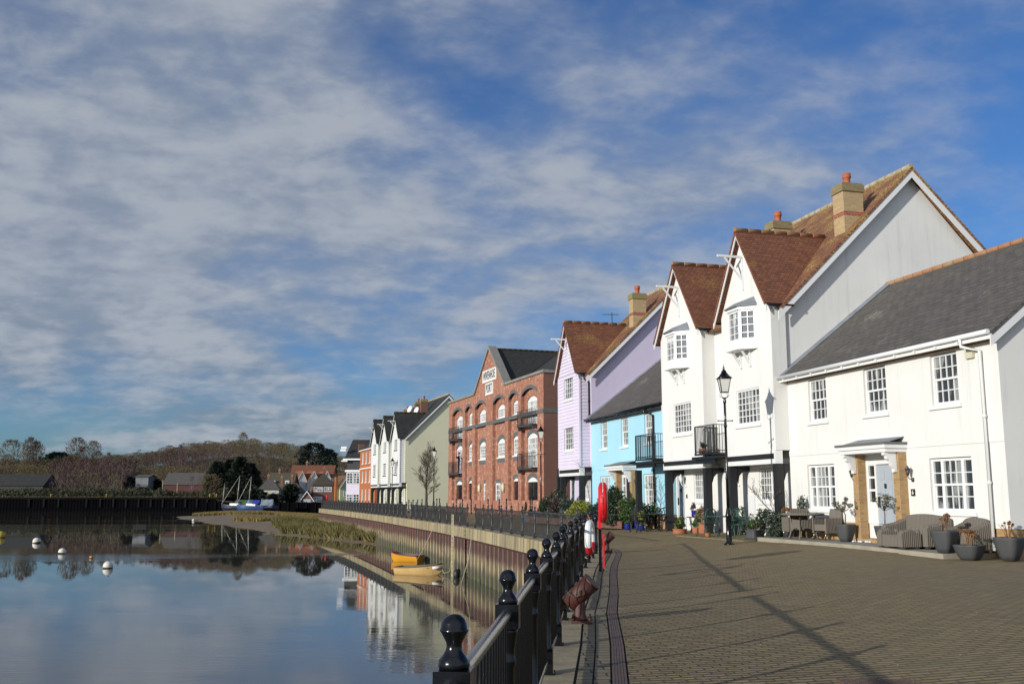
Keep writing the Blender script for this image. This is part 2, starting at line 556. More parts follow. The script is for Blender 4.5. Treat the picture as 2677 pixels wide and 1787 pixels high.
def window(par, x0, x1, z0, z1, y=0.0, cols=3, rows=4, rec=.07, fr=.06, mt=.026, sill=True, sash=True, glass='glass',
           mat='white', lights=None, name='window', sillmat=None, sill_h=.10):
    """Frame with glazing bars (the window), its pane and sill as children. lights: x of heavier mullions, as fractions."""
    mb = MB()
    f = y + rec
    mb.box(x0, x0 + fr, f, f + .07, z0, z1)
    mb.box(x1 - fr, x1, f, f + .07, z0, z1)
    mb.box(x0 + fr, x1 - fr, f, f + .07, z1 - fr, z1)
    mb.box(x0 + fr, x1 - fr, f, f + .07, z0, z0 + fr * 1.3)
    ix0, ix1, iz0, iz1 = x0 + fr, x1 - fr, z0 + fr * 1.3, z1 - fr
    zm = (iz0 + iz1) / 2
    if sash:
        mb.box(ix0, ix1, f + .002, f + .055, zm - .028, zm + .028)
        mb.box(ix0, ix0 + .035, f + .025, f + .065, iz0, zm - .028)
        mb.box(ix1 - .035, ix1, f + .025, f + .065, iz0, zm - .028)
    spans = [(ix0, ix1)]
    if lights:
        e = [0] + list(lights) + [1]
        spans = []
        for i in range(len(e) - 1):
            a, b = ix0 + (ix1 - ix0) * e[i], ix0 + (ix1 - ix0) * e[i + 1]
            if i:
                mb.box(a - .05, a + .05, f - .004, f + .068, iz0, iz1)
                a += .05
            spans.append((a, b - (.05 if i < len(e) - 2 else 0)))
    for q, (a, b) in enumerate(spans):
        nc = cols[q] if isinstance(cols, (list, tuple)) else cols
        for i in range(1, nc):
            x = a + (b - a) * i / nc
            if sash:
                mb.box(x - mt / 2, x + mt / 2, f + .012, f + .046, zm + .028, iz1)
                mb.box(x - mt / 2, x + mt / 2, f + .034, f + .062, iz0, zm - .028)
            else:
                mb.box(x - mt / 2, x + mt / 2, f + .014, f + .05, iz0, iz1)
        for j in range(1, rows):
            z = iz0 + (iz1 - iz0) * j / rows
            if sash and abs(z - zm) < .05:
                continue
            yy = f + (.014 if not sash or z > zm else .036)
            mb.box(a, b, yy - .002, yy + .03, z - mt / 2, z + mt / 2)
    wn = mb.build(name, M[mat], par)
    g = MB()
    g.poly([(ix0, f + .058, iz0), (ix1, f + .058, iz0), (ix1, f + .058, iz1), (ix0, f + .058, iz1)])
    g.build('pane', M[glass], wn)
    if sill:
        sb = MB()
        sb.box(x0 - .10, x1 + .10, y - .06, y + rec - .003, z0 - sill_h, z0 - .002)
        sb.build('sill', M[sillmat or mat], wn)
    return wn


def pipe(par, pts, r, m, name='downpipe'):
    mb = MB()
    mb.tube(pts, r, 8)
    for a, b in zip(pts[:-1], pts[1:]):
        if abs(a[2] - b[2]) > 1.0:
            n_ = int(abs(a[2] - b[2]) / 1.8)
            for i in range(1, n_ + 1):
                z = a[2] + (b[2] - a[2]) * i / (n_ + 1)
                mb.lathe([(r * 1.35, -.03), (r * 1.35, .03)], (a[0], a[1], z), 8)
    return mb.build(name, M[m], par)


def bargeboard(par, pts, w_=.22, th=.035, m='white', name='bargeboard'):
    """Boards under a gable verge: pts are eave, apex, eave of the outer face; the board hangs w_ below the line."""
    mb = MB()
    for a, b in zip(pts[:-1], pts[1:]):
        a, b = Vector(a), Vector(b)
        d = Vector((0, 0, -w_))
        nn = (b - a).cross(d).normalized() * th
        mb.hexa([a + d, b + d, b + d + nn, a + d + nn, a, b, b + nn, a + nn])
    return mb.build(name, M[m], par)


def chimney(par, x, y, z0, z1, wx=.55, wy=.75, pots=1, body='stock', cap='stock', band=True):
    mb = MB()
    zb = z1 - 1.0
    if band and z1 - z0 > 1.2:
        mb.box(x - wx / 2, x + wx / 2, y - wy / 2, y + wy / 2, z0, zb - .16)
        mb.cur = 1
        mb.box(x - wx / 2 - .004, x + wx / 2 + .004, y - wy / 2 - .004, y + wy / 2 + .004, zb - .16, zb)
        mb.cur = 0
        mb.box(x - wx / 2, x + wx / 2, y - wy / 2, y + wy / 2, zb, z1 - .3)
    else:
        mb.box(x - wx / 2, x + wx / 2, y - wy / 2, y + wy / 2, z0, z1 - .3)
    mb.cur = 2
    mb.box(x - wx / 2 - .05, x + wx / 2 + .05, y - wy / 2 - .05, y + wy / 2 + .05, z1 - .3, z1 - .06)
    mb.box(x - wx / 2 - .02, x + wx / 2 + .02, y - wy / 2 - .02, y + wy / 2 + .02, z1 - .06, z1)
    c = mb.build('chimney', [M[body], M['redband'], M['moss_cap']], par)
    for i in range(pots):
        p = MB()
        px = x + (i - (pots - 1) / 2) * .3
        p.lathe([(.12, 0), (.125, .05), (.115, .07), (.12, .25), (.15, .27), (.15, .33), (.135, .34), (.145, .42), (.10, .42), (.095, .3)],
                (px, y, z1), 12)
        p.build('chimney_pot', M['terracotta_pot'], c)
    return c


M['moss_cap'] = brick('mossy_brick_cap', (.30, .23, .11), (.22, .17, .08), (.26, .22, .13), patch=(.26, .22, .07), pf=.6)
M['terracotta_pot'] = paint('chimney_pot_clay', (.46, .12, .05), .75, var=.15, scale=5)


def verge_roof(par, faces, th, m, name='roof'):
    mb = MB()
    for f in faces:
        mb.plate(f, th)
    return mb.build(name, M[m], par)


def ridge_tiles(par, a, b, m='ridge', r=.085, name='ridge_tiles'):
    a, b = Vector(a), Vector(b)
    n_ = max(2, int((b - a).length / .45))
    mb = MB()
    for i in range(n_):
        p, q = a.lerp(b, i / n_), a.lerp(b, (i + .97) / n_)
        mb.tube([p, p.lerp(q, .08), q], [r * 1.03, r, r * .99], 8)
    return mb.build(name, M[m], par)


def balcony(par, x0, x1, y, z, dep=.35, h=.95, m='black', bars=.11, name='balcony', brackets=True, slab=.14):
    """Small iron balcony in front of the plane y: slab, two brackets, bars and top rail."""
    mb = MB()
    mb.box(x0, x1, y - dep, y - .003, z - slab, z)
    if brackets:
        for x in (x0 + .06, x1 - .06):
            mb.box(x - .06, x + .06, y - dep * .8, y - .003, z - slab - .22, z - slab - .002)
    b = mb.build(name, M[m], par)
    rl = MB()
    f = y - dep + .03
    t_ = .014 if h < 1.5 else .02
    for zz in (z + .08, z + h):
        rl.box(x0 + .02, x1 - .02, f - t_, f + t_, zz - t_, zz + t_)
        for x in (x0 + .03, x1 - .03):
            rl.box(x - t_, x + t_, f + t_, y - .01, zz - t_, zz + t_)
    n_ = int((x1 - x0) / bars)
    for i in range(n_ + 1):
        x = x0 + .03 + (x1 - x0 - .06) * i / n_
        g = t_ * (1.4 if i in (0, n_) else .62)
        rl.box(x - g, x + g, f - g, f + g, z, z + h)
    n_ = max(1, int(dep / bars))
    for i in range(1, n_ + 1):
        yy = f + (y - f) * i / (n_ + .6)
        for x in (x0 + .03, x1 - .03):
            rl.box(x - t_ * .62, x + t_ * .62, yy - t_ * .62, yy + t_ * .62, z, z + h)
    rl.build('railing', M[m], b)
    return b


def lantern_bracket(par, x, y, z, m='iron', s=1.0):
    """Coach lamp fixed to a wall that faces -y."""
    mb = MB()
    mb.tube([(x, y, z), (x, y - .12 * s, z + .02), (x, y - .16 * s, z + .1 * s)], .012 * s, 6)
    mb.lathe([(.045, -.05), (.045, .05)], (x, y - .01, z), 8)
    mb.lathe([(.03 * s, 0), (.07 * s, .16 * s)], (x, y - .16 * s, z + .1 * s), 6)
    mb.lathe([(.085 * s, 0), (.02 * s, .07 * s), (.012 * s, .1 * s)], (x, y - .16 * s, z + .262 * s), 6)
    return mb.build('wall_lamp', M[m], par)
# ------------------------------------------------------------------ houses of the terrace
def lettering(par, txt, size, loc, rot, m, name='lettering', align='CENTER', sx=1.0):
    c = bpy.data.curves.new(name, 'FONT')
    c.body, c.size, c.extrude, c.align_x, c.align_y = txt, size, .006, align, 'CENTER'
    c.offset = size * .006
    tmp = bpy.data.objects.new(name, c)
    me = bpy.data.meshes.new_from_object(tmp)
    bpy.data.objects.remove(tmp)
    bpy.data.curves.remove(c)
    me.name = name
    o = bpy.data.objects.new(name, me)
    COL.objects.link(o)
    me.materials.clear()
    me.materials.append(M[m])
    o.parent, o.location, o.rotation_euler, o.scale = par, loc, rot, (sx, 1, 1)
    return o


def door(par, x0, x1, z0, z1, y, mat, handle=True, panels=True):
    mb = MB()
    mb.box(x0, x1, y, y + .05, z0, z1)
    w_, h_ = x1 - x0, z1 - z0
    if panels:
        for fx in (.14, .56):
            for a, b in ((.08, .40), (.46, .74), (.80, .93)):
                mb.box(x0 + w_ * fx, x0 + w_ * (fx + .30), y - .012, y - .001, z0 + h_ * a, z0 + h_ * b)
    d = mb.build('door', M[mat], par)
    if handle:
        hb = MB()
        hb.box(x0 + .06, x0 + .09, y - .06, y - .002, z0 + h_ * .42, z0 + h_ * .56)
        hb.lathe([(.03, 0), (.03, .12)], ((x0 + x1) / 2, y - .03, z0 + h_ * .68), 8)
        hb.build('handle', M['blackmat'], d)
    return d


def doorcase(par, cx, z, side=1, canopy=.7, wallm='white'):
    """Brick piers, flat canopy on scroll brackets, sidelight and door, as on both cottages. cx is the middle of the porch."""
    for sx_ in (-1, 1):
        mb = MB()
        x0 = cx + sx_ * .90 - .125
        mb.box(x0, x0 + .25, -.25, -.003, z - .45, 2.70)
        mb.build('pier', M['buff'], par)
    mb = MB()
    a, b = cx - 1.10, cx + 1.10
    mb.box(a + .05, b - .05, -canopy + .05, -.003, 2.70, 2.80)
    mb.box(a, b, -canopy, -.003, 2.80, 2.90)
    mb.cur = 1
    mb.box(a - .03, b + .03, -canopy - .03, -.003, 2.90, 2.96)
    mb.cur = 2
    mb.plate([(a + .1, -canopy + .12, 2.965), (b - .1, -canopy + .12, 2.965), (b - .1, -.004, 3.12), (a + .1, -.004, 3.12)], .02)
    cn = mb.build('porch_canopy', [M[wallm], M['greyroof'], M['lead']], par)
    for sx_ in (-1, 1):
        k = MB()
        x0 = cx + sx_ * .90
        prof = [(-.26, 2.70), (-.62, 2.70), (-.62, 2.62), (-.55, 2.60), (-.54, 2.52), (-.46, 2.48), (-.40, 2.34), (-.34, 2.26), (-.34, 2.18), (-.26, 2.18)]
        for s_ in (-.06, .06):
            k.poly([(x0 + s_, p, q) for p, q in prof])
        for (p, q), (p2, q2) in zip(prof, prof[1:] + prof[:1]):
            k.poly([(x0 - .06, p, q), (x0 + .06, p, q), (x0 + .06, p2, q2), (x0 - .06, p2, q2)])
        k.build('bracket', M['white'], cn)
    fr = MB()
    fr.box(cx - .775, cx + .775, .03, .10, 2.42, 2.70)
    fr.box(cx - .775, cx - .70, .03, .10, z, 2.42)
    fr.box(cx - .43, cx - .36, .03, .10, z, 2.42)
    fr.box(cx + .40, cx + .775, .03, .10, z, 2.42)
    fr.box(cx - .70, cx - .43, .05, .10, z, z + .95)
    for q in range(4):
        zz = z + .95 + (2.42 - z - .95) * q / 3
        fr.box(cx - .70, cx - .43, .045, .10, zz - .03, zz + .03)
    f = fr.build('door_frame', M['white'], par)
    g = MB()
    g.poly([(cx - .70, .09, z + .95), (cx - .43, .09, z + .95), (cx - .43, .09, 2.42), (cx - .70, .09, 2.42)])
    g.build('pane', M['glass_d'], f)


def cottage(name, label, s, W, wm, roofm, gutter, z0, doorm, num, wins, endm=None, ridge='ridge', alarm=None, lip=0.0):
    x0, y0 = street(s, 0)
    h = thing(name, label, 'house', (x0, y0, 0), A6, 'houses along the quay terrace')
    up, gr, cx = wins
    ops_u = [(a, b, 3.80, 5.10) for a, b in up]
    ops_g = [(a, b, 1.18, 2.50) for a, b in gr]
    dr = (cx - .775, cx + .775, z0, 2.70)
    mb = MB()
    wall(mb, 0, W, 2.80, 5.16, -.02, ops_u, .14)
    wall(mb, 0, W, .82, 2.80, 0, ops_g + [(dr[0], dr[1], .82, 2.70)], .12)
    mb.poly([(0, -.02, 2.80), (W, -.02, 2.80), (W, 0, 2.80), (0, 0, 2.80)])
    D = 7.6
    for yy in (0, D):                                         # end walls and back
        pass
    for xx in (W, .02):
        mb.poly([(xx, -.02, .82), (xx, D, .82), (xx, D, 5.2), (xx, 3.95, 8.35), (xx, -.02, 5.16)])
    mb.poly([(0, D, .82), (W, D, .82), (W, D, 5.2), (0, D, 5.2)])
    mb.build('wall', M[wm], h)
    pl = MB()
    for a, b in ((0.02, dr[0] - .003), (dr[1] + .003, W - .02)):
        pl.box(a, b, .02, D - .02, z0 - .45, .82)
    pl.build('plinth', M['buff'], h)
    bd = MB()
    bd.box(.02, W - .02, -.05, -.022, 5.13, 5.24)
    bd.build('eaves_course', M['buff'], h)
    verge_roof(h, [[(0.01, -.32, 5.30), (W + .16, -.32, 5.30), (W + .16, 3.95, 8.58), (0.01, 3.95, 8.58)],
                   [(0.01, 3.95, 8.58), (W + .16, 3.95, 8.58), (W + .16, 8.0, 5.40), (0.01, 8.0, 5.40)]], .09, roofm)
    ridge_tiles(h, (0.02, 3.95, 8.60), (W + .16, 3.95, 8.60), ridge)
    bargeboard(h, [(W + .15, -.32, 5.22), (W + .15, 3.95, 8.50), (W + .15, 8.0, 5.32)], .26, .03)
    fl = MB()
    fl.plate([(0.0, -.30, 5.40), (.22, -.30, 5.34), (.22, 3.95, 8.62), (0.0, 3.95, 8.68)], .02)
    fl.build('lead_flashing', M['lead'], h)
    gm = MB()
    gm.tube([(0.02, -.38, 5.27), (W + .14, -.38, 5.30)], .062, 8)
    for i in range(int(W / .8)):
        gm.tube([(.4 + i * .8, -.40, 5.20), (.4 + i * .8, -.02, 5.20)], .018, 6)
    gm.box(0.02, W + .12, -.32, -.28, 5.14, 5.29)
    gm.build('gutter', M[gutter], h)
    if lip:
        pipe(h, [(W - lip, -.38, 5.26), (W - lip, -.36, 5.08), (W - lip + .3, -.09, 4.95), (W - lip + .3, -.09, z0 - .1)], .042, gutter)
    for a, b in up:
        window(h, a, b, 3.80, 5.08, -.02, 4, 4)
    for a, b in gr:
        window(h, a, b, 1.18, 2.48, 0, [1, 3, 1], 4, lights=(.24, .76))
    doorcase(h, cx, z0)
    door(h, cx - .355, cx + .395, z0 + .02, 2.40, .062, doorm)
    st = MB()
    st.box(cx - .9, cx + .9, -.30, .1, z0 - .45, z0 - .005)
    st.build('doorstep', M['buff'], h)
    for x in (cx - 1.22, cx + 1.25):
        lantern_bracket(h, x, 0, 1.98)
    if num:
        p = MB()
        p.box(cx + 1.14, cx + 1.30, -.015, -.002, 1.56, 1.74)
        pp = p.build('number_plate', M['ink'], h)
        lettering(pp, num, .15, (cx + 1.22, -.018, 1.65), (R(90), 0, 0), 'sign')
    if alarm:
        p = MB()
        p.box(alarm, alarm + .26, -.10, -.022, 4.82, 5.06)
        p.build('alarm_box', M['cream_box'], h)
    return h


M['cream_box'] = paint('cream_plastic_box', (.66, .62, .45), .5)

cottage('white_cottage', 'white rendered cottage with grey slate roof and grey front door, nearest house on the right', 9.33, 9.30,
        'render', 'slate', 'white', .42, 'door_grey', '6',
        ([(1.26, 2.22), (4.10, 5.10), (6.93, 7.91)], [(.98, 2.42), (6.64, 8.16)], 4.73), alarm=8.30, lip=.80)
cottage('blue_cottage', 'sky blue rendered cottage with grey slate roof between the white gables and the lilac house', 27.8, 9.15,
        'blue', 'slate', 'black', .32, 'blackmat', '4',
        ([(1.34, 2.20), (4.00, 4.86), (6.74, 7.60)], [(1.10, 2.42), (6.45, 7.80)], 4.73), lip=1.6)


def hoist(par, xc, yf, z, m='white', L=.95):
    mb = MB()
    mb.beam((xc, yf - L, z), (xc, yf + .02, z), .06, .075)
    mb.beam((xc, yf - L * .72, z - .05), (xc, yf - .04, z - .78), .045, .055)
    mb.box(xc - .035, xc + .035, yf - .05, yf - .003, z - 1.15, z - .055)
    return mb.build('hoist_beam', M[m], par)


def oriel(par, xc, yf, z0, z1, w_=1.50, dep=.42):
    """Canted bay window on brackets with a lead roof."""
    a = w_ / 2
    b = a * .50
    o = MB()
    pl = [(xc - a, yf), (xc - b, yf - dep), (xc + b, yf - dep), (xc + a, yf)]

    def ring(za, zb, off, m_):
        nonlocal o
        o.cur = m_
        q = [(xc - a - off, yf - .003), (xc - b - off * .5, yf - dep - off), (xc + b + off * .5, yf - dep - off), (xc + a + off, yf - .003)]
        o.poly([(x, y, za) for x, y in q][::-1])
        o.poly([(x, y, zb) for x, y in q])
        for i in range(3):
            o.poly([(*q[i], za), (*q[i + 1], za), (*q[i + 1], zb), (*q[i], zb)])
    ring(z0 - .22, z0, .04, 0)
    ring(z0 - .30, z0 - .22, .10, 0)
    bay = o.build('bay_window', M['white'], par)
    o = MB()
    ring(z1, z1 + .10, .05, 0)
    o.cur = 1
    q = [(xc - a - .12, yf - .003), (xc - b - .06, yf - dep - .12), (xc + b + .06, yf - dep - .12), (xc + a + .12, yf - .003)]
    zt = z1 + .13
    top = [(xc - a * .9, yf - .004, z1 + .42), (xc + a * .9, yf - .004, z1 + .42)]
    o.poly([(*q[0], zt), (*q[1], zt), top[0]])
    o.poly([(*q[1], zt), (*q[2], zt), top[1], top[0]])
    o.poly([(*q[2], zt), (*q[3], zt), top[1]])
    for i in range(3):
        o.poly([(*q[i], z1 + .10), (*q[i + 1], z1 + .10), (*q[i + 1], zt), (*q[i], zt)])
    o.build('bay_roof', [M['white'], M['lead']], bay)
    for i, nc in ((0, 2), (1, 2), (2, 2)):
        p, q_ = Vector((*pl[i], 0)), Vector((*pl[i + 1], 0))
        d = (q_ - p)
        L = d.length
        d.normalize()
        e = bpy.data.objects.new('bay_light', None)
        mb = MB()
        fr = .05

        def T(u_, v, z):
            nx, ny = d.y, -d.x
            return (p.x + d.x * u_ - nx * v, p.y + d.y * u_ - ny * v, z)

        def bx(u0, u1, v0, v1, za, zb):
            mb.hexa([T(u0, v0, za), T(u1, v0, za), T(u1, v1, za), T(u0, v1, za), T(u0, v0, zb), T(u1, v0, zb), T(u1, v1, zb), T(u0, v1, zb)])
        bx(0, fr * 1.6, 0, .06, z0, z1)
        bx(L - fr * 1.6, L, 0, .06, z0, z1)
        bx(fr, L - fr, 0, .06, z1 - fr * 1.5, z1)
        bx(fr, L - fr, 0, .06, z0, z0 + fr * 1.5)
        for k in range(1, nc):
            u_ = L * k / nc
            bx(u_ - .016, u_ + .016, .012, .05, z0 + .05, z1 - .05)
        for k in range(1, 4):
            z = z0 + (z1 - z0) * k / 4
            bx(fr, L - fr, .014, .048, z - .014, z + .014)
        bpy.data.objects.remove(e)
        wn = mb.build('bay_light', M['white'], bay)
        mb2 = MB()
        mb2.poly([T(.03, .052, z0), T(L - .03, .052, z0), T(L - .03, .052, z1), T(.03, .052, z1)])
        mb2.build('pane', M['glass_c'], bay)
    kb = MB()
    for s_ in (-.32, .32):
        kb.box(xc + s_ - .04, xc + s_ + .04, yf - .07, yf - .004, z0 - .85, z0 - .30)
        kb.beam((xc + s_, yf - .34, z0 - .32), (xc + s_, yf - .06, z0 - .72), .05, .07)
    kb.build('bay_bracket', M['white'], bay)
    return bay


def gable_block(name, label, P, rz, W, wings, wm, wingm, roofm, wroofm, board=0.0, orielz=None, ridge='ridge_l', wridge='ridge', group=None,
                endm=None, gz=.3, postm='blackmat', groundm=None, zj=3.0, hoists=True, wsillm='white', pipes=None, depth=9.1, rise=12.72, grow=None,
                eave=7.80, wapex=10.55, wingwin=((6.50, 7.66), (3.88, 5.10)), beams=True, ww=1.45, grounddoors=(), tall=4.97):
    h = thing(name, label, 'house', (*P, 0), rz, group or 'houses along the quay terrace')
    yF, yM, yG = -.53, 0.0, .25
    mb = MB()                                                 # body: recessed front, ends, back
    gops = [(a, b, 1.38, 2.48) for a, b in (grow or [])] + [(a, b, gz, 2.45) for a, b in grounddoors]
    wall(mb, 0, W, zj, eave, yM)
    wall(mb, 0, W, .05, zj, yG, gops, .12)
    mb.poly([(0, yM, zj), (W, yM, zj), (W, yG, zj), (0, yG, zj)])
    for xx in (W, 0.0):
        mb.poly([(xx, yG, .05), (xx, depth, .05), (xx, depth, eave + .4), (xx, tall, rise - .15), (xx, yM, eave), (xx, yM, zj), (xx, yG, zj)])
    mb.poly([(0, depth, .05), (W, depth, .05), (W, depth, eave), (0, depth, eave)])
    mb.build('wall', M[wm], h)
    sl = (rise - eave) / (tall + .0)
    yb = depth + .3
    zb_ = rise - (yb - tall) * sl * .98
    ov = .32
    verge_roof(h, [[(-.05, -.30, eave - .22), (W + ov, -.30, eave - .22), (W + ov, tall, rise), (-.05, tall, rise)],
                   [(-.05, tall, rise), (W + ov, tall, rise), (W + ov, yb, zb_), (-.05, yb, zb_)]], .09, roofm)
    ridge_tiles(h, (-.05, tall, rise + .02), (W + ov, tall, rise + .02), ridge, .10)
    bargeboard(h, [(W + ov - .02, -.36, eave - .36), (W + ov - .02, tall, rise - .08), (W + ov - .02, yb, zb_ - .08)], .30, .035)
    for xc, hw in wings:
        mb = MB()
        a, b = xc - hw, xc + hw
        za = wapex - .12
        ops = [(xc - ww / 2, xc + ww / 2, z0, z1) for z0, z1 in wingwin]
        if orielz:
            ops = ops[1:]
        wall(mb, a, b, zj, eave, yF, ops, .10, board=board)
        ze = eave + (wapex - eave) * .03
        if board:
            z = eave
            while z < za - .02:
                zt = min(z + board, za)
                f0, f1 = (za - z) / (za - eave), (za - zt) / (za - eave)
                mb.poly([(xc - hw * f0, yF - .028, z), (xc + hw * f0, yF - .028, z), (xc + hw * f1, yF, zt), (xc - hw * f1, yF, zt)])
                z = zt
        else:
            mb.poly([(a, yF, eave), (b, yF, eave), (xc, yF, za)])
        for xx, axis in ((a, 'l'), (b, 'r')):
            if board and axis == 'r':
                wall(mb, yF, yM + .0, zj, eave, b, (), axis='r', board=board)
            else:
                mb.poly([(xx, yF, zj), (xx, yM, zj), (xx, yM, eave), (xx, yF, eave)])
        mb.poly([(a, yF, zj), (b, yF, zj), (b, yG, zj), (a, yG, zj)])
        wing = mb.build('gabled_wing', M[wingm], h)
        if board:
            for xx in (a, b):
                cb = MB()
                cb.box(xx - .05, xx + .05, yF - .035, yF + .05, zj, eave)
                cb.build('corner_board', M[wingm], wing)
        yf, e = yF - .27, .16
        zl = eave - .12
        ybv = (wapex - (eave - .22)) / sl - .30
        yel = .05
        verge_roof(h, [[(a - e, yf, zl), (xc, yf, wapex), (xc, ybv, wapex), (a - e, yel, zl)],
                       [(xc, yf, wapex), (b + e, yf, zl), (b + e, yel, zl), (xc, ybv, wapex)]], .08, wroofm, 'wing_roof')
        ridge_tiles(h, (xc, yf, wapex + .02), (xc, ybv, wapex + .02), wridge, .085)
        bargeboard(h, [(a - e, yf + .03, zl - .07), (xc, yf + .03, wapex - .08), (b + e, yf + .03, zl - .07)], .18, .035)
        for xx in (a - e - .03, b + e + .03):
            gm = MB()
            gm.tube([(xx, yf + .08, zl - .04), (xx, yM + .2, zl - .04)], .05, 6)
            gm.build('gutter', M['black'], h)
        if hoists:
            hoist(h, xc, yF, wapex - .92, wsillm if wsillm == 'white' else 'white')
        if orielz:
            oriel(h, xc, yF, *orielz)
        for z0, z1 in ((wingwin[1:]) if orielz else wingwin):
            window(h, xc - ww / 2, xc + ww / 2, z0, z1, yF, 6 if orielz else 4, 5 if orielz else 4, rec=.03, sash=False, sillmat=wsillm, mt=.03)
        for xx in (a + .16, b - .16):                         # jetty posts with curved brackets back to the wall
            pb = MB()
            pb.box(xx - .11, xx + .11, yF + .02, yF + .28, gz - .3, zj - .42)
            pb.build('post', M[postm], h)
            kb = MB()
            pts = [(yF + .303, zj - .42), (yF + .303, zj - .95), (yF + .37, zj - .75), (yF + .50, zj - .62), (yG - .003, zj - .58), (yG - .003, zj - .42)]
            for s_ in (-.09, .09):
                kb.poly([(xx + s_, p, q) for p, q in pts])
            for (p, q), (p2, q2) in zip(pts, pts[1:] + pts[:1]):
                kb.poly([(xx - .09, p, q), (xx + .09, p, q), (xx + .09, p2, q2), (xx - .09, p2, q2)])
            kb.build('post_bracket', M[postm], h)
        fb = MB()
        fb.box(a + .02, b - .02, yF - .02, yF + .24, zj - .42, zj - .004)
        fb.cur = 1
        fb.box(a + .10, b - .10, yF - .028, yF - .021, zj - .27, zj - .10)
        fb.cur = 0
        for q in range(6):
            xx = a + .45 + (b - a - .9) * q / 5
            fb.box(xx - .045, xx + .045, yF + .25, yG - .004, zj - .40, zj - .25)
        fb.build('fascia_beam', [M['white'], M['blackmat']], h)
    for a, b in grow or []:
        window(h, a, b, 1.38, 2.46, yG, 4, 4, sash=False, lights=(.5,) if b - a > 1.1 else None, rec=.04)
    for a, b in grounddoors:
        fr = MB()
        fr.box(a, a + .07, yG - .01, yG + .06, gz, 2.45)
        fr.box(b - .07, b, yG - .01, yG + .06, gz, 2.45)
        fr.box(a + .07, b - .07, yG - .01, yG + .06, 2.38, 2.45)
        fr.build('door_frame', M['white'], h)
        door(h, a + .07, b - .07, gz + .01, 2.38, yG + .03, 'door_grey')
    for x in pipes or []:
        pipe(h, [(x, -.36, eave - .28), (x, -.30, eave - .42), (x, -.07, eave - .62), (x, -.07, gz if x < W - .3 else 5.35)], .045, 'black')
    return h


H2 = gable_block('white_gabled_house', 'tall white rendered house pair with two red tiled front gables and jettied upper floors', street(18.53, 0), A6, 9.2,
                 [(2.42, 1.86), (7.58, 1.70)], 'render', 'render2', 'tile_lichen', 'tile', orielz=(6.68, 7.72), gz=.36,
                 wingwin=((6.5, 7.6), (3.92, 5.10)), ww=1.56, grow=[(1.65, 3.15), (6.75, 8.3)], grounddoors=[(.05, .85), (4.25, 5.10)], pipes=[9.02])
chimney(H2, 8.74, 2.92, 9.6, 12.1, .62, .76)
chimney(H2, 4.7, 2.6, 9.8, 11.85, .55, .72, band=False)
for x0, x1 in ((4.30, 5.86), (-1.35, .56)):
    mb = MB()
    mb.box(x0 - .1, x1 + .1, -1.02, -.10, 2.84, 2.95)
    mb.box(x0, x1, -.92, -.84, 2.70, 2.84)
    mb.build('balcony_deck', M['black'], H2)
    balcony(H2, x0, x1, -.03, 3.06, .93, .98, brackets=False, slab=.06)
    if x0 < 0:
        mb = MB()
        mb.box(x0 + .02, x0 + .24, -.98, -.76, .05, 2.62)
        mb.build('post', M['blackmat'], H2)
    mb = MB()
    mb.box(x0 + .25, x1 - .25, -.012, .03, 3.08, 5.10)
    mb.build('balcony_door', M['white'], H2)
lettering(H2, '8', .22, (1.02, .225, 1.55), (R(90), 0, 0), 'ink', 'house_number')
for x in (.95, 5.35):
    lantern_bracket(H2, x, .24, 1.95, 'white', 1.3)
window(H2, 5.00, 5.45, 6.2, 7.3, 0, 2, 4, sash=False, rec=.03)
mb = MB()
mb.box(6.0, 6.45, .20, .247, .95, 1.62)
mb.build('meter_box', M['upvc'], H2)

LIL = gable_block('lilac_house', 'lilac rendered house with pale lilac weatherboarded gable beside the blue cottage', street(32.0, 0), A6, 4.2,
                  [(2.23, 1.68)], 'lilac', 'lilac_pale', 'tile_lichen', 'tile', board=.17, gz=.3, ww=1.42, pipes=[4.05], grow=[(2.0, 3.2)],
                  wsillm='white', grounddoors=[(.1, .9)])
chimney(LIL, 3.9, 2.7, 9.6, 11.9, .55, .72)
mb = MB()                                                     # television aerial on the roof
mb.tube([(2.3, 1.9, 9.6), (2.3, 1.9, 11.2)], .02, 6)
mb.tube([(2.3, 1.4, 11.05), (2.3, 2.3, 11.1)], .012, 5)
for i in range(7):
    y = 1.35 + i * .14
    mb.tube([(2.1, y, 11.06), (2.5, y, 11.06)], .008, 4)
mb.build('aerial', M['iron'], LIL)
mb = MB()
mb.box(-.9, .55, -.2, .1, 2.6, 2.95)
mb.box(-.9, -.7, -.2, .1, .1, 2.6)
mb.build('porch_beam', M['blackmat'], LIL)

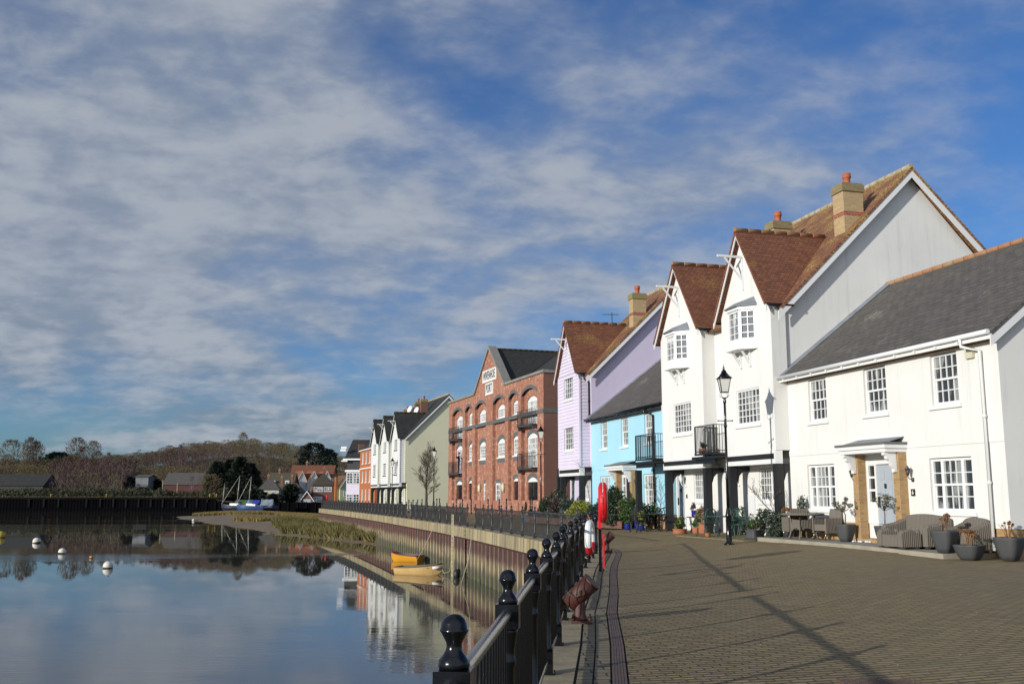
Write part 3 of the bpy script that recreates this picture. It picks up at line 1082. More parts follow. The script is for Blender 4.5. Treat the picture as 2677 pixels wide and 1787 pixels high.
CRM = gable_block('cream_house_row', 'row of three white weatherboarded gables ending in a tall cream rendered side wall', (-16.45, 120.9),
                  math.atan2(-1, .35), 15.4, [(2.0, 1.95), (7.7, 1.95), (13.3, 1.95)], 'cream', 'board', 'slate_dark', 'slate_dark', board=.22, gz=.3,
                  ridge='ridge_l', wridge='ridge_d', ww=1.35, wsillm='wood_dark' if 'wood_dark' in M else 'blackmat', pipes=[15.2],
                  grow=[(1.4, 2.8), (7.1, 8.5), (12.7, 14.1)], grounddoors=[(4.4, 5.3), (10.1, 11.0)], rise=12.5, tall=4.7)
chimney(CRM, 12.9, 2.6, 9.6, 12.1, .6, .75, body='red_flat', band=False)
chimney(CRM, 9.6, 2.8, 9.8, 12.1, .7, .8, body='red_flat', band=False)
chimney(CRM, 5.2, 2.6, 9.8, 11.6, .7, .9, band=False)
for x, y, z in ((9.0, 2.0, 11.3), (12.4, 1.95, 10.9)):
    mb = MB()
    mb.lathe([(.02, 0), (.25, .03), (.42, .10)], (0, 0, 0), 14)
    mb.tube([(0, 0, 0), (0, .2, -.7)], .03, 5)
    d_ = mb.build('satellite_dish', M['upvc'], CRM, (x, y, z))
    d_.rotation_euler = (R(70), 0, R(20))
# ------------------------------------------------------------------ the brick warehouse with the lettered gable
BRK = thing('brick_warehouse', 'long red brick warehouse with a pointed gable, arched windows and white lettered boards', 'building',
            (-5.64, 88.9, 0), math.atan2(-22.9, 7.72), 'houses along the quay terrace')
BW, PAR = 24.2, 9.72
PAN = [(1.2, 4.5, 'd'), (5.2, 7.4, 'n'), (8.2, 11.2, 'w'), (13.0, 16.0, 'w'), (16.8, 19.0, 'n'), (19.7, 23.0, 'd')]
HALF = {'d': 1.03, 'n': .62, 'w': .95}


def arc(xa, xb, zs, rise, n=10):
    return [(xa + (xb - xa) * i / n, zs + rise * (1 - (2 * i / n - 1) ** 2)) for i in range(n + 1)]


def corner_fill(mb, xa, xb, zs, rise, y):                     # wall above an arch inside its rectangular opening
    p = arc(xa, xb, zs, rise)
    for (x, z), (x2, z2) in zip(p[:-1], p[1:]):
        mb.poly([(x, y, z), (x2, y, z2), (x2, y, zs + rise), (x, y, zs + rise)])


def arch_band(mb, xa, xb, zs, rise, th, y, pr=.012):
    p = arc(xa, xb, zs, rise)
    for (x, z), (x2, z2) in zip(p[:-1], p[1:]):
        mb.hexa([(x, y - pr, z), (x2, y - pr, z2), (x2, y + .03, z2), (x, y + .03, z), (x, y - pr, z + th), (x2, y - pr, z2 + th),
                 (x2, y + .03, z2 + th), (x, y + .03, z + th)])


mb = MB()
pops = [(a, b, 1.25, 8.95) for a, b, k in PAN]
wall(mb, 0, BW, .0, PAR, 0, pops, .24)
grey = MB()
for a, b, k in PAN:
    corner_fill(mb, a, b, 8.55, .40, 0)
    arch_band(grey, a, b, 8.55, .40, .24, 0)
    c, hw = (a + b) / 2, HALF[k]
    ops = [(c - hw, c + hw, 6.45 if k == 'd' else 7.42, 8.42), (c - hw, c + hw, 3.52 if k == 'd' else 4.48, 5.86)]
    if k != 'w':
        ops.append((c - hw, c + hw, 1.30, 2.85))
    else:
        dx = (10.08, 10.75) if c < 12 else (13.20, 14.25)
        ops.append((*dx, 1.25, 2.55))
    wall(mb, a, b, 1.25, 8.95, .24, ops, .12)
    for q, o in enumerate(ops):
        if k == 'w' and q == 2:
            grey.box(o[0] - .05, o[1] + .05, .225, .26, 2.55, 2.85)
            continue
        r_ = .28 if k != 'n' else .18
        corner_fill(mb, o[0], o[1], o[3] - r_, r_, .24)
        if q:
            arch_band(grey, o[0] - .06, o[1] + .06, o[3] - r_, r_, .30, .24)
        if q == 1 and k != 'd':
            grey.box(o[0] - .06, o[1] + .12, .222, .25, o[2] - .42, o[2] - .08)
mb.cur = 0
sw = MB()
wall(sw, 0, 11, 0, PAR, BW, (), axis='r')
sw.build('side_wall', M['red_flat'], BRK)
mb.poly([(0, 0, 0), (0, 11, 0), (0, 11, PAR), (0, 0, PAR)])
mb.poly([(8.15, 0, PAR), (16.05, 0, PAR), (12.1, 0, 13.05)])
mb.poly([(8.15, .45, PAR), (16.05, .45, PAR), (12.1, .45, 13.05)])
mb.build('wall', M['red'], BRK)
for xa, xb in [(-.003, BW + .003)]:
    pl = MB()
    for a, b in ((0, 10.0), (10.83, 13.12), (14.33, BW)):
        pl.box(a, b, -.07, -.003, 0, 1.22)
    pl.build('plinth', M['red'], BRK)
for x in (-.02,):
    grey.box(-.02, BW + .02, -.035, -.002, 7.05, 7.32)
    for a, b, k in PAN:
        grey.box(a + .003, b - .003, .215, .236, 7.05, 7.32)
    grey.box(BW + .003, BW + .03, -.035, 10.9, 7.05, 7.32)
grey.build('grey_brickwork', M['greybrick'], BRK)
cp_ = MB()
for a, b in ((-.1, 8.2), (16.0, BW + .1)):
    cp_.box(a, b, -.12, .45, PAR, PAR + .10)
    cp_.box(a, b, -.06, .40, PAR + .10, PAR + .20)
cp_.box(BW - .40, BW + .1, .452, 11, PAR, PAR + .18)
for sx_ in (-1, 1):
    p0, p1 = (12.1 + sx_ * 4.15, PAR + .05), (12.1, 13.25)
    cp_.hexa([(p0[0], -.12, p0[1]), (p0[0] - sx_ * .3, -.12, p0[1]), (p0[0] - sx_ * .3, .55, p0[1]), (p0[0], .55, p0[1]),
              (p1[0] + sx_ * .003, -.12, p1[1]), (p1[0] + sx_ * .003, -.12, p1[1] - .25), (p1[0] + sx_ * .003, .55, p1[1] - .25), (p1[0] + sx_ * .003, .55, p1[1])])
cp_.build('parapet_coping', M['stone'], BRK)
verge_roof(BRK, [[(.2, .5, 9.5), (BW - .3, .5, 9.5), (BW - 2.6, 5.8, 12.9), (2.6, 5.8, 12.9)], [(2.6, 5.8, 12.9), (BW - 2.6, 5.8, 12.9), (BW - .3, 11, 9.5), (.2, 11, 9.5)],
                 [(BW - .3, .5, 9.5), (BW - .3, 11, 9.5), (BW - 2.6, 5.8, 12.9)], [(.2, .5, 9.5), (2.6, 5.8, 12.9), (.2, 11, 9.5)],
                 [(8.3, .5, 9.6), (12.1, .5, 12.98), (12.1, 5.9, 12.98), (8.3, .52, 9.6)], [(12.1, .5, 12.98), (15.9, .5, 9.6), (15.9, .52, 9.6), (12.1, 5.9, 12.98)]],
           .06, 'slate_dark')
ridge_tiles(BRK, (12.1, .5, 13.02), (12.1, 5.9, 13.02), 'ridge_d')
ridge_tiles(BRK, (2.6, 5.8, 12.95), (BW - 2.6, 5.8, 12.95), 'ridge')
for (x0, x1, z0, z1, t_, sz, sx_) in ((10.45, 13.97, 10.42, 11.38, 'WIVENHOE', .95, .62), (11.22, 13.15, 9.38, 10.32, 'PORT', .95, .66)):
    sb = MB()
    sb.box(x0, x1, -.06, -.003, z0, z1)
    sbo = sb.build('sign_board', M['sign'], BRK)
    lettering(sbo, t_, sz, ((x0 + x1) / 2, -.068, (z0 + z1) / 2), (R(90), 0, 0), 'ink', sx=sx_)
for a, b, k in PAN:
    c, hw = (a + b) / 2, HALF[k]
    for q, (z0, z1) in enumerate(((6.45 if k == 'd' else 7.42, 8.42), (3.52 if k == 'd' else 4.48, 5.86))):
        r_ = .28 if k != 'n' else .18
        nc, nr = {'d': (6, 5), 'n': (3, 4), 'w': (5, 4)}[k]
        op = k == 'd' and q == 1 and c < 10
        wn = window(BRK, c - hw, c + hw, z0, z1 - r_, .24, nc, nr, rec=.05, sash=False, mt=.05, fr=.09, sill=k != 'd', glass='glass_c',
                    name='french_window' if k == 'd' else 'window', lights=(.24, .76) if k == 'd' else None) if not (k == 'd') else \
            window(BRK, c - hw, c + hw, z0, z1 - r_, .24, [2, 3, 2], nr, rec=.05, sash=False, mt=.05, fr=.09, sill=False, glass='glass_c',
                   name='french_window', lights=(.26, .74))
        hd = MB()                                             # arched head of the frame
        p = arc(c - hw, c + hw, z1 - r_, r_)
        for (x, z), (x2, z2) in zip(p[:-1], p[1:]):
            hd.poly([(x, .288, z1 - r_ - .002), (x2, .288, z1 - r_ - .002), (x2, .288, z2), (x, .288, z)])
        hd.build('arched_head', M['white'], wn)
        if k == 'd':
            balcony(BRK, c - 1.55, c + 1.55, 0, z0 - .02, .36, .98, 'iron', bars=.16)
    if k != 'w':
        z1, r_ = 2.85, .28 if k != 'n' else .18
        g = MB()
        g.box(c - hw, c + hw, .34, .36, 1.30, z1 - r_ - .04)
        gw = g.build('window', M['glass_d'], BRK)
        gb = MB()
        for x in ((-.33 * hw, .33 * hw) if k == 'd' else (0,)):
            gb.box(c + x - .03, c + x + .03, .32, .339, 1.30, z1 - r_ - .04)
        gb.build('glazing_bar', M['blackmat'], gw)
        hd = MB()
        p = arc(c - hw, c + hw, z1 - r_, r_)
        for (x, z), (x2, z2) in zip(p[:-1], p[1:]):
            hd.poly([(x, .27, z1 - r_ - .04), (x2, .27, z1 - r_ - .04), (x2, .27, z2), (x, .27, z)])
        hd.build('arched_head', M['white'], gw)
for x0, x1 in ((10.09, 10.74), (13.21, 14.24)):
    window(BRK, x0, x1, .25, 2.54, .19, 2 if x1 - x0 > .8 else 1, 5, rec=.02, sash=False, fr=.14, mt=.05, sill=False, name='glazed_door')
pipe(BRK, [(BW + .12, 2.6, 8.6), (BW + .12, 2.6, .1)], .07, 'iron')
mb = MB()
mb.box(BW + .02, BW + .4, 2.2, 3.0, 8.6, 9.1)
mb.build('rainwater_hopper', M['blackmat'], BRK)
for x, y_ in ((9.15, 0), (15.25, 0)):
    mb = MB()
    mb.lathe([(.05, -.32), (.13, -.2), (.15, .16), (.05, .3), (.02, .36)], (x, .12, 2.2), 8)
    mb.build('wall_lamp', M['cream_box'], BRK)
mb = MB()
mb.box(14.62, 14.85, .20, .236, 1.95, 2.45)
mb.build('notice', M['yellow'] if 'yellow' in M else M['cream_box'], BRK)


# ------------------------------------------------------------------ orange brick house, black house, lavender bay
OR = thing('orange_brick_house', 'narrow orange brick three storey town house with slate roof beyond the white gables', 'house', (-20.2, 133.2, 0),
           math.atan2(-1, .32), 'houses along the quay terrace')
OW = 11.7
mb = MB()
cols3 = [(1.7, 2.75), (4.35, 5.4), (7.1, 8.15)]
rows3 = [(5.75, 7.15), (3.35, 4.75), (.75, 2.45)]
wall(mb, 0, OW, 0, 7.6, 0, [(a, b, c, d) for a, b in cols3 for c, d in rows3], .1)
wall(mb, 0, 9, 0, 7.6, OW, (), axis='r')
mb.poly([(0, 0, 0), (0, 9, 0), (0, 9, 7.6), (0, 0, 7.6)])
mb.poly([(OW, 0, 7.6), (OW, 9, 7.6), (OW, 4.5, 10.4)])
mb.build('wall', M['orangebrick'], OR)
for a, b in cols3:
    for c, d in rows3:
        window(OR, a, b, c, d, 0, 2, 4, mt=.05, rec=.03, glass='glass_c', sillmat='sign')
verge_roof(OR, [[(-.1, -.25, 7.62), (OW - .35, -.25, 7.62), (OW - .35, 4.5, 10.5), (-.1, 4.5, 10.5)], [(-.1, 4.5, 10.5), (OW - .35, 4.5, 10.5), (OW - .35, 9.2, 7.6), (-.1, 9.2, 7.6)]], .08, 'slate_dark')
mb = MB()
mb.box(-.1, OW - .4, -.2, -.003, 7.42, 7.56)
mb.box(-.02, OW + .02, -.05, -.003, 5.05, 5.2)
mb.build('cornice', M['sign'], OR)
mb = MB()
mb.box(OW - .34, OW + .03, -.25, 1.2, 7.1, 8.45)
mb.build('parapet_wall', M['red_flat'], OR)
mb = MB()
mb.box(-.35, .05, -.25, .6, 7.2, 8.45)
mb.build('parapet_wall', M['red_flat'], OR)

DK = thing('black_boarded_house', 'black boarded house with dark slate roof and lavender window bay past the orange brick house', 'house',
           (-24.0, 146.0, 0), R(-6), 'houses along the quay terrace')
mb = MB()
mb.box(0, 12, 0, 8, 0, 7.1)
for xx in (0, 12):
    mb.poly([(xx, 0, 7.1), (xx, 8, 7.1), (xx, 4, 9.7)])
mb.build('wall', M['blackmat'], DK)
verge_roof(DK, [[(-.3, -.5, 7.0), (12.3, -.5, 7.0), (12.3, 4, 9.95), (-.3, 4, 9.95)], [(-.3, 4, 9.95), (12.3, 4, 9.95), (12.3, 8.5, 7.0), (-.3, 8.5, 7.0)]], .1, 'slate_dark')
mb = MB()
mb.box(-.5, 12.3, -.58, -.42, 6.75, 6.98)
mb.box(-.7, .2, -.70, -.585, 6.55, 6.72)
mb.box(-.95, -.12, -.1, .1, 8.42, 8.74)
mb.box(-1.05, -.22, -.1, .1, 8.05, 8.36)
mb.build('white_boards', M['white'], DK)
mb = MB()
mb.box(.6, 2.6, -2.4, -.003, .1, 5.0)
mb.cur = 1
mb.box(.4, 2.8, -2.6, -.003, 5.0, 5.3)
mb.cur = 0
bay = mb.build('window_bay', [M['lavender'] if 'lavender' in M else M['lilac_pale'], M['white']], DK)
for z0, z1 in ((3.3, 4.9), (.3, 1.9)):
    window(bay, .65, 1.55, z0, z1, -2.48, 2, 4, rec=0, sash=False, mt=.06, fr=.08, sill=False)
    window(bay, 1.65, 2.55, z0, z1, -2.48, 2, 4, rec=0, sash=False, mt=.06, fr=.08, sill=False)


# ------------------------------------------------------------------ the village across the creek
def simple_house(name, label, P, rz, W, D, eave, rise, wm, rm, wins, z0=0.0, gable='x', hip=0.0, roofov=.35, cat='house', wmat='white', ch=(), over=None):
    """Box house; gable 'x': ridge along x. wins: (face, a, b, c, d) with face f (front), r or l (ends)."""
    h = thing(name, label, cat, (*P, z0), rz, 'village houses across the creek')
    mb = MB()
    mb.box(0, W, 0, D, -1.0, eave, 't')
    if gable == 'x' and not hip:
        for xx in (0, W):
            mb.poly([(xx, 0, eave), (xx, D, eave), (xx, D / 2, rise)])
    elif gable == 'y':
        for yy in (0, D):
            mb.poly([(0, yy, eave), (W, yy, eave), (W / 2, yy, rise)])
    mb.build('wall', M[wm], h)
    o = roofov
    if gable == 'x':
        sl = (rise - eave) / (D / 2)
        e = eave - o * sl
        fs = [[(-o + 0, -o, e), (W + o, -o, e), (W + o - hip, D / 2, rise), (-o + hip, D / 2, rise)],
              [(-o + hip, D / 2, rise), (W + o - hip, D / 2, rise), (W + o, D + o, e), (-o, D + o, e)]]
        if hip:
            fs += [[(W + o, -o, e), (W + o, D + o, e), (W + o - hip, D / 2, rise)], [(-o, D + o, e), (-o, -o, e), (-o + hip, D / 2, rise)]]
    else:
        sl = (rise - eave) / (W / 2)
        e = eave - o * sl
        fs = [[(-o, -o, e), (W / 2, -o, rise), (W / 2, D + o, rise), (-o, D + o, e)], [(W / 2, -o, rise), (W + o, -o, e), (W + o, D + o, e), (W / 2, D + o, rise)]]
        bargeboard(h, [(-o, -o - .03, e - .06), (W / 2, -o - .03, rise - .06), (W + o, -o - .03, e - .06)], .3, .05)
    verge_roof(h, fs, .12, rm)
    for f_, a, b, c, d in wins:
        if f_ == 'f':
            window(h, a, b, c, d, -.09, 3 if b - a > 1.6 else 2, 2, rec=0, sash=False, mt=.07, fr=.12, sill=False, mat=wmat, glass='glass_c')
        else:
            g = MB()
            xx = W + .04 if f_ == 'r' else -.04
            g.box(min(xx, xx), max(xx, xx) + .001, a, b, c, d)
            g.build('window', M['glass_d'], h)
    for x, y, z, zt in ch:
        chimney(h, x, y, z, zt, .6, .5, body='red_flat', band=False)
    return h


def vx(px, Y):
    return (px - 1338.5) * Y / 2634.0


M['pale_green'] = paint('pale_green_render', (.46, .50, .28), .85, var=.1, scale=.3)
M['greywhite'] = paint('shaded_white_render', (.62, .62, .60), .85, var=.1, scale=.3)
M['pale_yellow'] = paint('pale_yellow_render', (.55, .53, .42), .85, var=.1, scale=.3)
M['darkcope'] = paint('weathered_dark_cladding', (.05, .047, .043), .9)
M['mossroof'] = tiles('mossy_brown_tile', (.11, .09, .055), (.08, .065, .04), (.16, .15, .05), .7, .25, .2)
V = 252.0
simple_house('green_gabled_cottage', 'pale green cottage with a brown tiled roof and tall orange brick chimney across the creek', (vx(888.5, V), V), R(28), 3.9, 7.5, 4.0, 6.9,
             'pale_green', 'tile_brown', [('f', .9, 2.1, 1.5, 2.9), ('f', .9, 2.2, -.9, .1)], gable='y')
gc = COL.objects['green_gabled_cottage']
mb = MB()
mb.box(-.95, -.35, .9, 1.6, -1.0, 6.4)
mb.build('chimney', M['orangebrick'], gc)
simple_house('brick_villa', 'dark red brick villa with a mossy hipped roof and white framed windows facing the creek', (vx(817, V), V), R(16), 5.4, 7, 4.6, 7.4,
             'red_flat', 'mossroof', [('f', .25, 2.5, 2.7, 3.9), ('f', 2.75, 4.7, 2.7, 3.9), ('f', .2, 2.4, .0, 1.5)], hip=3.2, ch=[(3.2, 4.5, 6, 8.8)])
simple_house('brick_garage', 'low brick garage with a pale double door beside the brick villa', (vx(787, V - 2), V - 2), R(6), 2.9, 5, 1.0, 3.0, 'red_flat', 'slate_dark', [], gable='y',
             cat='garage')
mb = MB()
mb.box(.5, 2.4, -.05, -.005, -1.0, .9)
mb.build('garage_door', M['door_grey'], COL.objects['brick_garage'])
T = 300.0
for i, (pa, pb_) in enumerate(((771, 803), (803, 834), (838, 867))):
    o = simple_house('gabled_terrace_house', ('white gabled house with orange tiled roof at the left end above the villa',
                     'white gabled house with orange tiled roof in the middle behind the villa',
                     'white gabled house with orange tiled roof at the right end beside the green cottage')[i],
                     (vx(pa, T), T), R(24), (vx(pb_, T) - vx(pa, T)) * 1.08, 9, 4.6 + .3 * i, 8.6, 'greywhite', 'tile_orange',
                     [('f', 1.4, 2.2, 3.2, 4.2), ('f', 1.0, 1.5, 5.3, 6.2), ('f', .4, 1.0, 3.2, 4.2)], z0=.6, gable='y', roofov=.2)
simple_house('red_roofed_terrace', 'long red roofed terrace with an orange gable end rising behind the three white gables', (vx(755, T + 9), T + 9), R(-3), 13, 9, 6.2, 10.6, 'orangebrick', 'tile', [],
             z0=.6, ch=[(4.2, 4.5, 10, 11.7)])
r2 = simple_house('dormered_terrace', 'dark tiled terrace with two white dormers behind the pale hipped house', (vx(694, 290), 290), R(-2), 7.6, 8, 3.4, 8.0, 'red_flat', 'mossroof', [], z0=.4,
                  ch=[(2.8, 4, 7.4, 9.0)])
for x in (1.3, 5.4):
    mb = MB()
    mb.box(x, x + 1.2, .6, 2.6, 4.2, 5.7)
    d_ = mb.build('dormer', M['greywhite'], r2)
    window(d_, x + .15, x + 1.05, 4.4, 5.5, .53, 2, 1, rec=0, sash=False, mt=.08, fr=.1, sill=False)
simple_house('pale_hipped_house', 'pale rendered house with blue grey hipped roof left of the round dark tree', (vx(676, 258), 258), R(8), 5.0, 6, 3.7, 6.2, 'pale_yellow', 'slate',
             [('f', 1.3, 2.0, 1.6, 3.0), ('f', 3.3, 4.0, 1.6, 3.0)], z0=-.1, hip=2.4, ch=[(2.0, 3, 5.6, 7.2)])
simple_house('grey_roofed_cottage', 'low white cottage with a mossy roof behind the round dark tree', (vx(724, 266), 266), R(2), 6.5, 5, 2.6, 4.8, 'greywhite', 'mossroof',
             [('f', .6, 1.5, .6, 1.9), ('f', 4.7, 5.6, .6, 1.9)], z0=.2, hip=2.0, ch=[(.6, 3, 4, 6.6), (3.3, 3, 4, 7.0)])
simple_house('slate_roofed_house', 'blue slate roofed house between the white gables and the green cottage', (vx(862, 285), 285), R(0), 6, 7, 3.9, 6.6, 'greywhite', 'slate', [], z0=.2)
# across the river
FQ = 263.0
for nm, lb, px, W_, D_, ev, ri, wm, rm, yy in (
        ('derelict_shed', 'long derelict grey shed with holes in its roof among the trees on the far left', -30, 14.6, 9, 3.2, 6.2, 'darkcope', 'slate_dark', 275),
        ('red_shed', 'red walled shed with a grey sheet roof behind scrub on the far bank', 426, 20, 9, 3.6, 6.8, 'barn', 'slate', 285),
        ('concrete_building', 'pale flat concrete block half hidden in dark trees on the far bank', 352, 3.6, 6, 5.6, 6.2, 'greywhite_d', 'slate', 284)):
    if nm == 'red_shed':
        M['barn'] = paint('dark_red_cladding', (.085, .020, .020), .8, var=.2)
    if nm == 'concrete_building':
        M['greywhite_d'] = paint('grey_concrete', (.20, .21, .22), .9, var=.3, scale=.4)
    o = simple_house(nm, lb, (vx(px, yy), yy), 0, W_, D_, ev, ri, wm, rm, [('f', 1 + i * 1.7, 1.9 + i * 1.7, .5, 1.3) for i in range(6)] if nm == 'derelict_shed' else [],
                     z0=1.5, cat='shed' if 'shed' in nm else 'building')
    o['group'] = 'sheds across the river'
# ------------------------------------------------------------------ quay, paving, water
def resample(poly, step):
    out, acc = [Vector((*poly[0], 0))], 0.0
    for a, b in zip(poly[:-1], poly[1:]):
        a, b = Vector((*a, 0)), Vector((*b, 0))
        L = (b - a).length
        t_ = step - acc
        while t_ < L:
            out.append(a.lerp(b, t_ / L))
            t_ += step
        acc = L - (t_ - step)
    return out


def normals(pts):                                             # unit normals pointing inland (to the right of travel)
    ns = []
    for i in range(len(pts)):
        d = (pts[min(i + 1, len(pts) - 1)] - pts[max(i - 1, 0)]).normalized()
        ns.append(Vector((d.y, -d.x, 0)))
    return ns


ed = resample([(-2.2, -22.0)] + EDGE, 1.0)
en = normals(ed)
def brick_paving():
    m, t, p = material('brown_block_paving')
    co = t.n('ShaderNodeTexCoord').outputs['Object']
    r_ = t.mapping(co, rot=(0, 0, R(-5.5)))
    r_ = t.mapping(r_, scale=(1, .45, 1))                     # bed joints wider than cross joints
    wv = t.n('ShaderNodeVectorMath', operation='ADD', i0=r_, i1=t.n('ShaderNodeVectorMath', operation='SCALE', i0=t.n('ShaderNodeTexNoise', i0=co, in_Scale=.6).outputs[1], in_Scale=.05).outputs[0]).outputs[0]
    b = t.n('ShaderNodeTexBrick', i0=wv, in_Color1=(.315, .220, .092), in_Color2=(.212, .150, .066), in_Mortar=(.036, .027, .012), in_Scale=1.0,
            in_Mortar_Size=.0085, in_Mortar_Smooth=.2, in_Brick_Width=.205, in_Row_Height=.04725, offset=.5)
    n1 = t.noise(co, .35, 6, .62)
    n2 = t.noise(co, 5.0, 4, .65)
    n3 = t.noise(co, 60.0, 3, .7)
    c = t.mix(t.math('MULTIPLY', t.step(n1, .40, .70), .45), b.outputs[0], (.185, .150, .070))
    c = t.mix(t.math('MULTIPLY', t.step(n2, .5, .75), .35), c, (.33, .25, .14))
    c = t.mix(t.math('MULTIPLY', t.step(n3, .55, .75), .45), c, (.09, .072, .045))
    grit = t.n('ShaderNodeTexVoronoi', i0=co, in_Scale=3.1)
    c = t.mix(t.math('LESS_THAN', grit.outputs[0], .035), c, (.60, .57, .50))
    t.put(p.inputs['Base Color'], c)
    t.put(p.inputs['Roughness'], .82)
    h = t.math('ADD', t.math('MULTIPLY', t.math('SUBTRACT', 1.0, b.outputs[1]), .8), t.math('ADD', t.math('MULTIPLY', n3, .35), t.math('MULTIPLY', n2, .5)))
    t.put(p.inputs['Normal'], t.n('ShaderNodeBump', in_Strength=.9, in_Distance=.012, in_Height=h).outputs[0])
    return m


M['paving'] = brick_paving()
M['setts'] = brick('edging_setts', (.30, .235, .135), (.22, .175, .105), (.035, .03, .02), .42, .165, .012, offs=.3, patch=(.12, .12, .06), pf=.5)
M['cope'] = paint('stained_concrete', (.37, .30, .185), .88, var=.3, scale=2.6, bump=.8, bscale=24, col2=(.20, .165, .10))


def cope_face():
    m, t, p = material('lichened_concrete_face')
    co = t.n('ShaderNodeTexCoord').outputs['Object']
    st = t.noise(t.mapping(co, scale=(1.6, 1.6, .12)), 1.6, 6, .65)
    st2 = t.noise(t.mapping(co, scale=(1, 1, .3), loc=(7, 3, 0)), 1.1, 5, .7)
    c = t.mix(t.step(st, .38, .62), (.35, .285, .155), (.15, .128, .085))
    c = t.mix(t.math('MULTIPLY', t.step(st2, .55, .72), .75), c, (.42, .31, .075))
    t.put(p.inputs['Base Color'], c)
    t.put(p.inputs['Roughness'], .9)
    t.put(p.inputs['Normal'], t.n('ShaderNodeBump', in_Strength=.5, in_Distance=.02, in_Height=t.noise(co, 14, 5, .7)).outputs[0])
    return m


def piling(name, tone):
    m, t, p = material(name)
    co = t.n('ShaderNodeTexCoord').outputs['Object']
    z = t.n('ShaderNodeSeparateXYZ', i0=co).outputs[2]
    wob = t.noise(t.mapping(co, scale=(3.2, 3.2, .25)), 1.5, 5, .6)
    zz = t.math('ADD', z, t.math('MULTIPLY', t.math('SUBTRACT', wob, .5), .9))
    fine_ = t.noise(t.mapping(co, scale=(6, 6, 1)), 2.0, 5, .65)
    top = t.mix(t.step(fine_, .35, .65), (.165, .072, .052), (.095, .050, .042))
    tide = t.mix(t.step(fine_, .35, .70), (.37, .285, .165), (.21, .16, .095))
    low = t.mix(t.step(fine_, .35, .65), (.085, .080, .040), (.150, .135, .085))
    c = t.mix(t.step(zz, -1.42, -1.02), tide, top)
    c = t.mix(t.step(zz, -2.0, -1.62), low, c)
    rs = t.noise(t.mapping(co, scale=(1.4, 1.4, .2), loc=(4, 9, 2)), 1.3, 4, .7)
    c = t.mix(t.math('MULTIPLY', t.step(rs, .64, .74), .8), c, (.26, .075, .03))
    gm_ = t.math('MULTIPLY', t.step(z, -2.05, -2.35), t.step(wob, .5, .62))
    c = t.mix(t.math('MULTIPLY', gm_, .8), c, (.055, .115, .020))
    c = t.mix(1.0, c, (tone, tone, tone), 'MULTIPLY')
    t.put(p.inputs['Base Color'], c)
    t.put(p.inputs['Roughness'], .8)
    t.put(p.inputs['Normal'], t.n('ShaderNodeBump', in_Strength=.4, in_Distance=.02, in_Height=fine_).outputs[0])
    return m


M['copeface'] = cope_face()
M['piling'] = piling('rusted_sheet_piling_shaded', .40)
M['piling_rib'] = piling('stained_piling_ribs_lit', 1.15)  # lighter ribs, darker pans: corrugation shade painted on top of their differing stains
# paving sheet: strips parallel to the quay edge, then far inland
offs = [.715, .78, 1.2, 2, 3, 4, 5, 6, 7, 8, 10, 13, 20, 60]
pv = MB()
grid = []
for p_, n_ in zip(ed, en):
    row = []
    for d in offs:
        q = p_ + n_ * d
        row.append((q.x, q.y, ground_z(q.x, q.y, d)))
    grid.append(row)
for i in range(len(grid) - 1):
    for j in range(len(offs) - 1):
        pv.poly([grid[i][j], grid[i][j + 1], grid[i + 1][j + 1], grid[i + 1][j]])
structure('paving', pv, M['paving'])

QW = thing('quay_wall', 'long concrete topped quay wall of rusty steel sheet piling curving along the river', 'quay wall', (0, 0, 0))
cs = resample(EDGE, .5)
cn = normals(cs)
top = MB()
face = MB()
for i in range(len(cs) - 1):
    a, b, na, nb = cs[i], cs[i + 1], cn[i], cn[i + 1]
    I = lambda p, n_, d, z: (p.x + n_.x * d, p.y + n_.y * d, z)
    top.poly([I(a, na, -.36, 0), I(a, na, .24, 0), I(b, nb, .24, 0), I(b, nb, -.36, 0)])
    face.poly([I(a, na, -.36, 0), I(b, nb, -.36, 0), I(b, nb, -.38, -.52), I(a, na, -.38, -.52)])
    face.poly([I(a, na, -.38, -.52), I(b, nb, -.38, -.52), I(b, nb, .1, -.52), I(a, na, .1, -.52)])
    top.poly([I(a, na, .24, 0), I(a, na, .24, -.03), I(b, nb, .24, -.03), I(b, nb, .24, 0)])
top.build('coping', M['cope'], QW)
face.build('coping_face', M['copeface'], QW)
sp = MB()
ps = resample(EDGE, .24)
pn = normals(ps)
prof = (.12, .12, -.33, -.33)
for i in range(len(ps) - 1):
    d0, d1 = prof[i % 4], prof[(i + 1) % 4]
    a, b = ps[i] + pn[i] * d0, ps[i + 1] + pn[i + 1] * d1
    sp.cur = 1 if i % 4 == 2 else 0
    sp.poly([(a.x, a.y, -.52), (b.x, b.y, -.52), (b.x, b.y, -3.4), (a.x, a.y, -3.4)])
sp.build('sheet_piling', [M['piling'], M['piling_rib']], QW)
wl = MB()
wl.tube([(p.x - n_.x * .36, p.y - n_.y * .36, -.56) for p, n_ in zip(cs, cn)], .035, 5)
wl.build('capping_strip', M['rust'], QW)

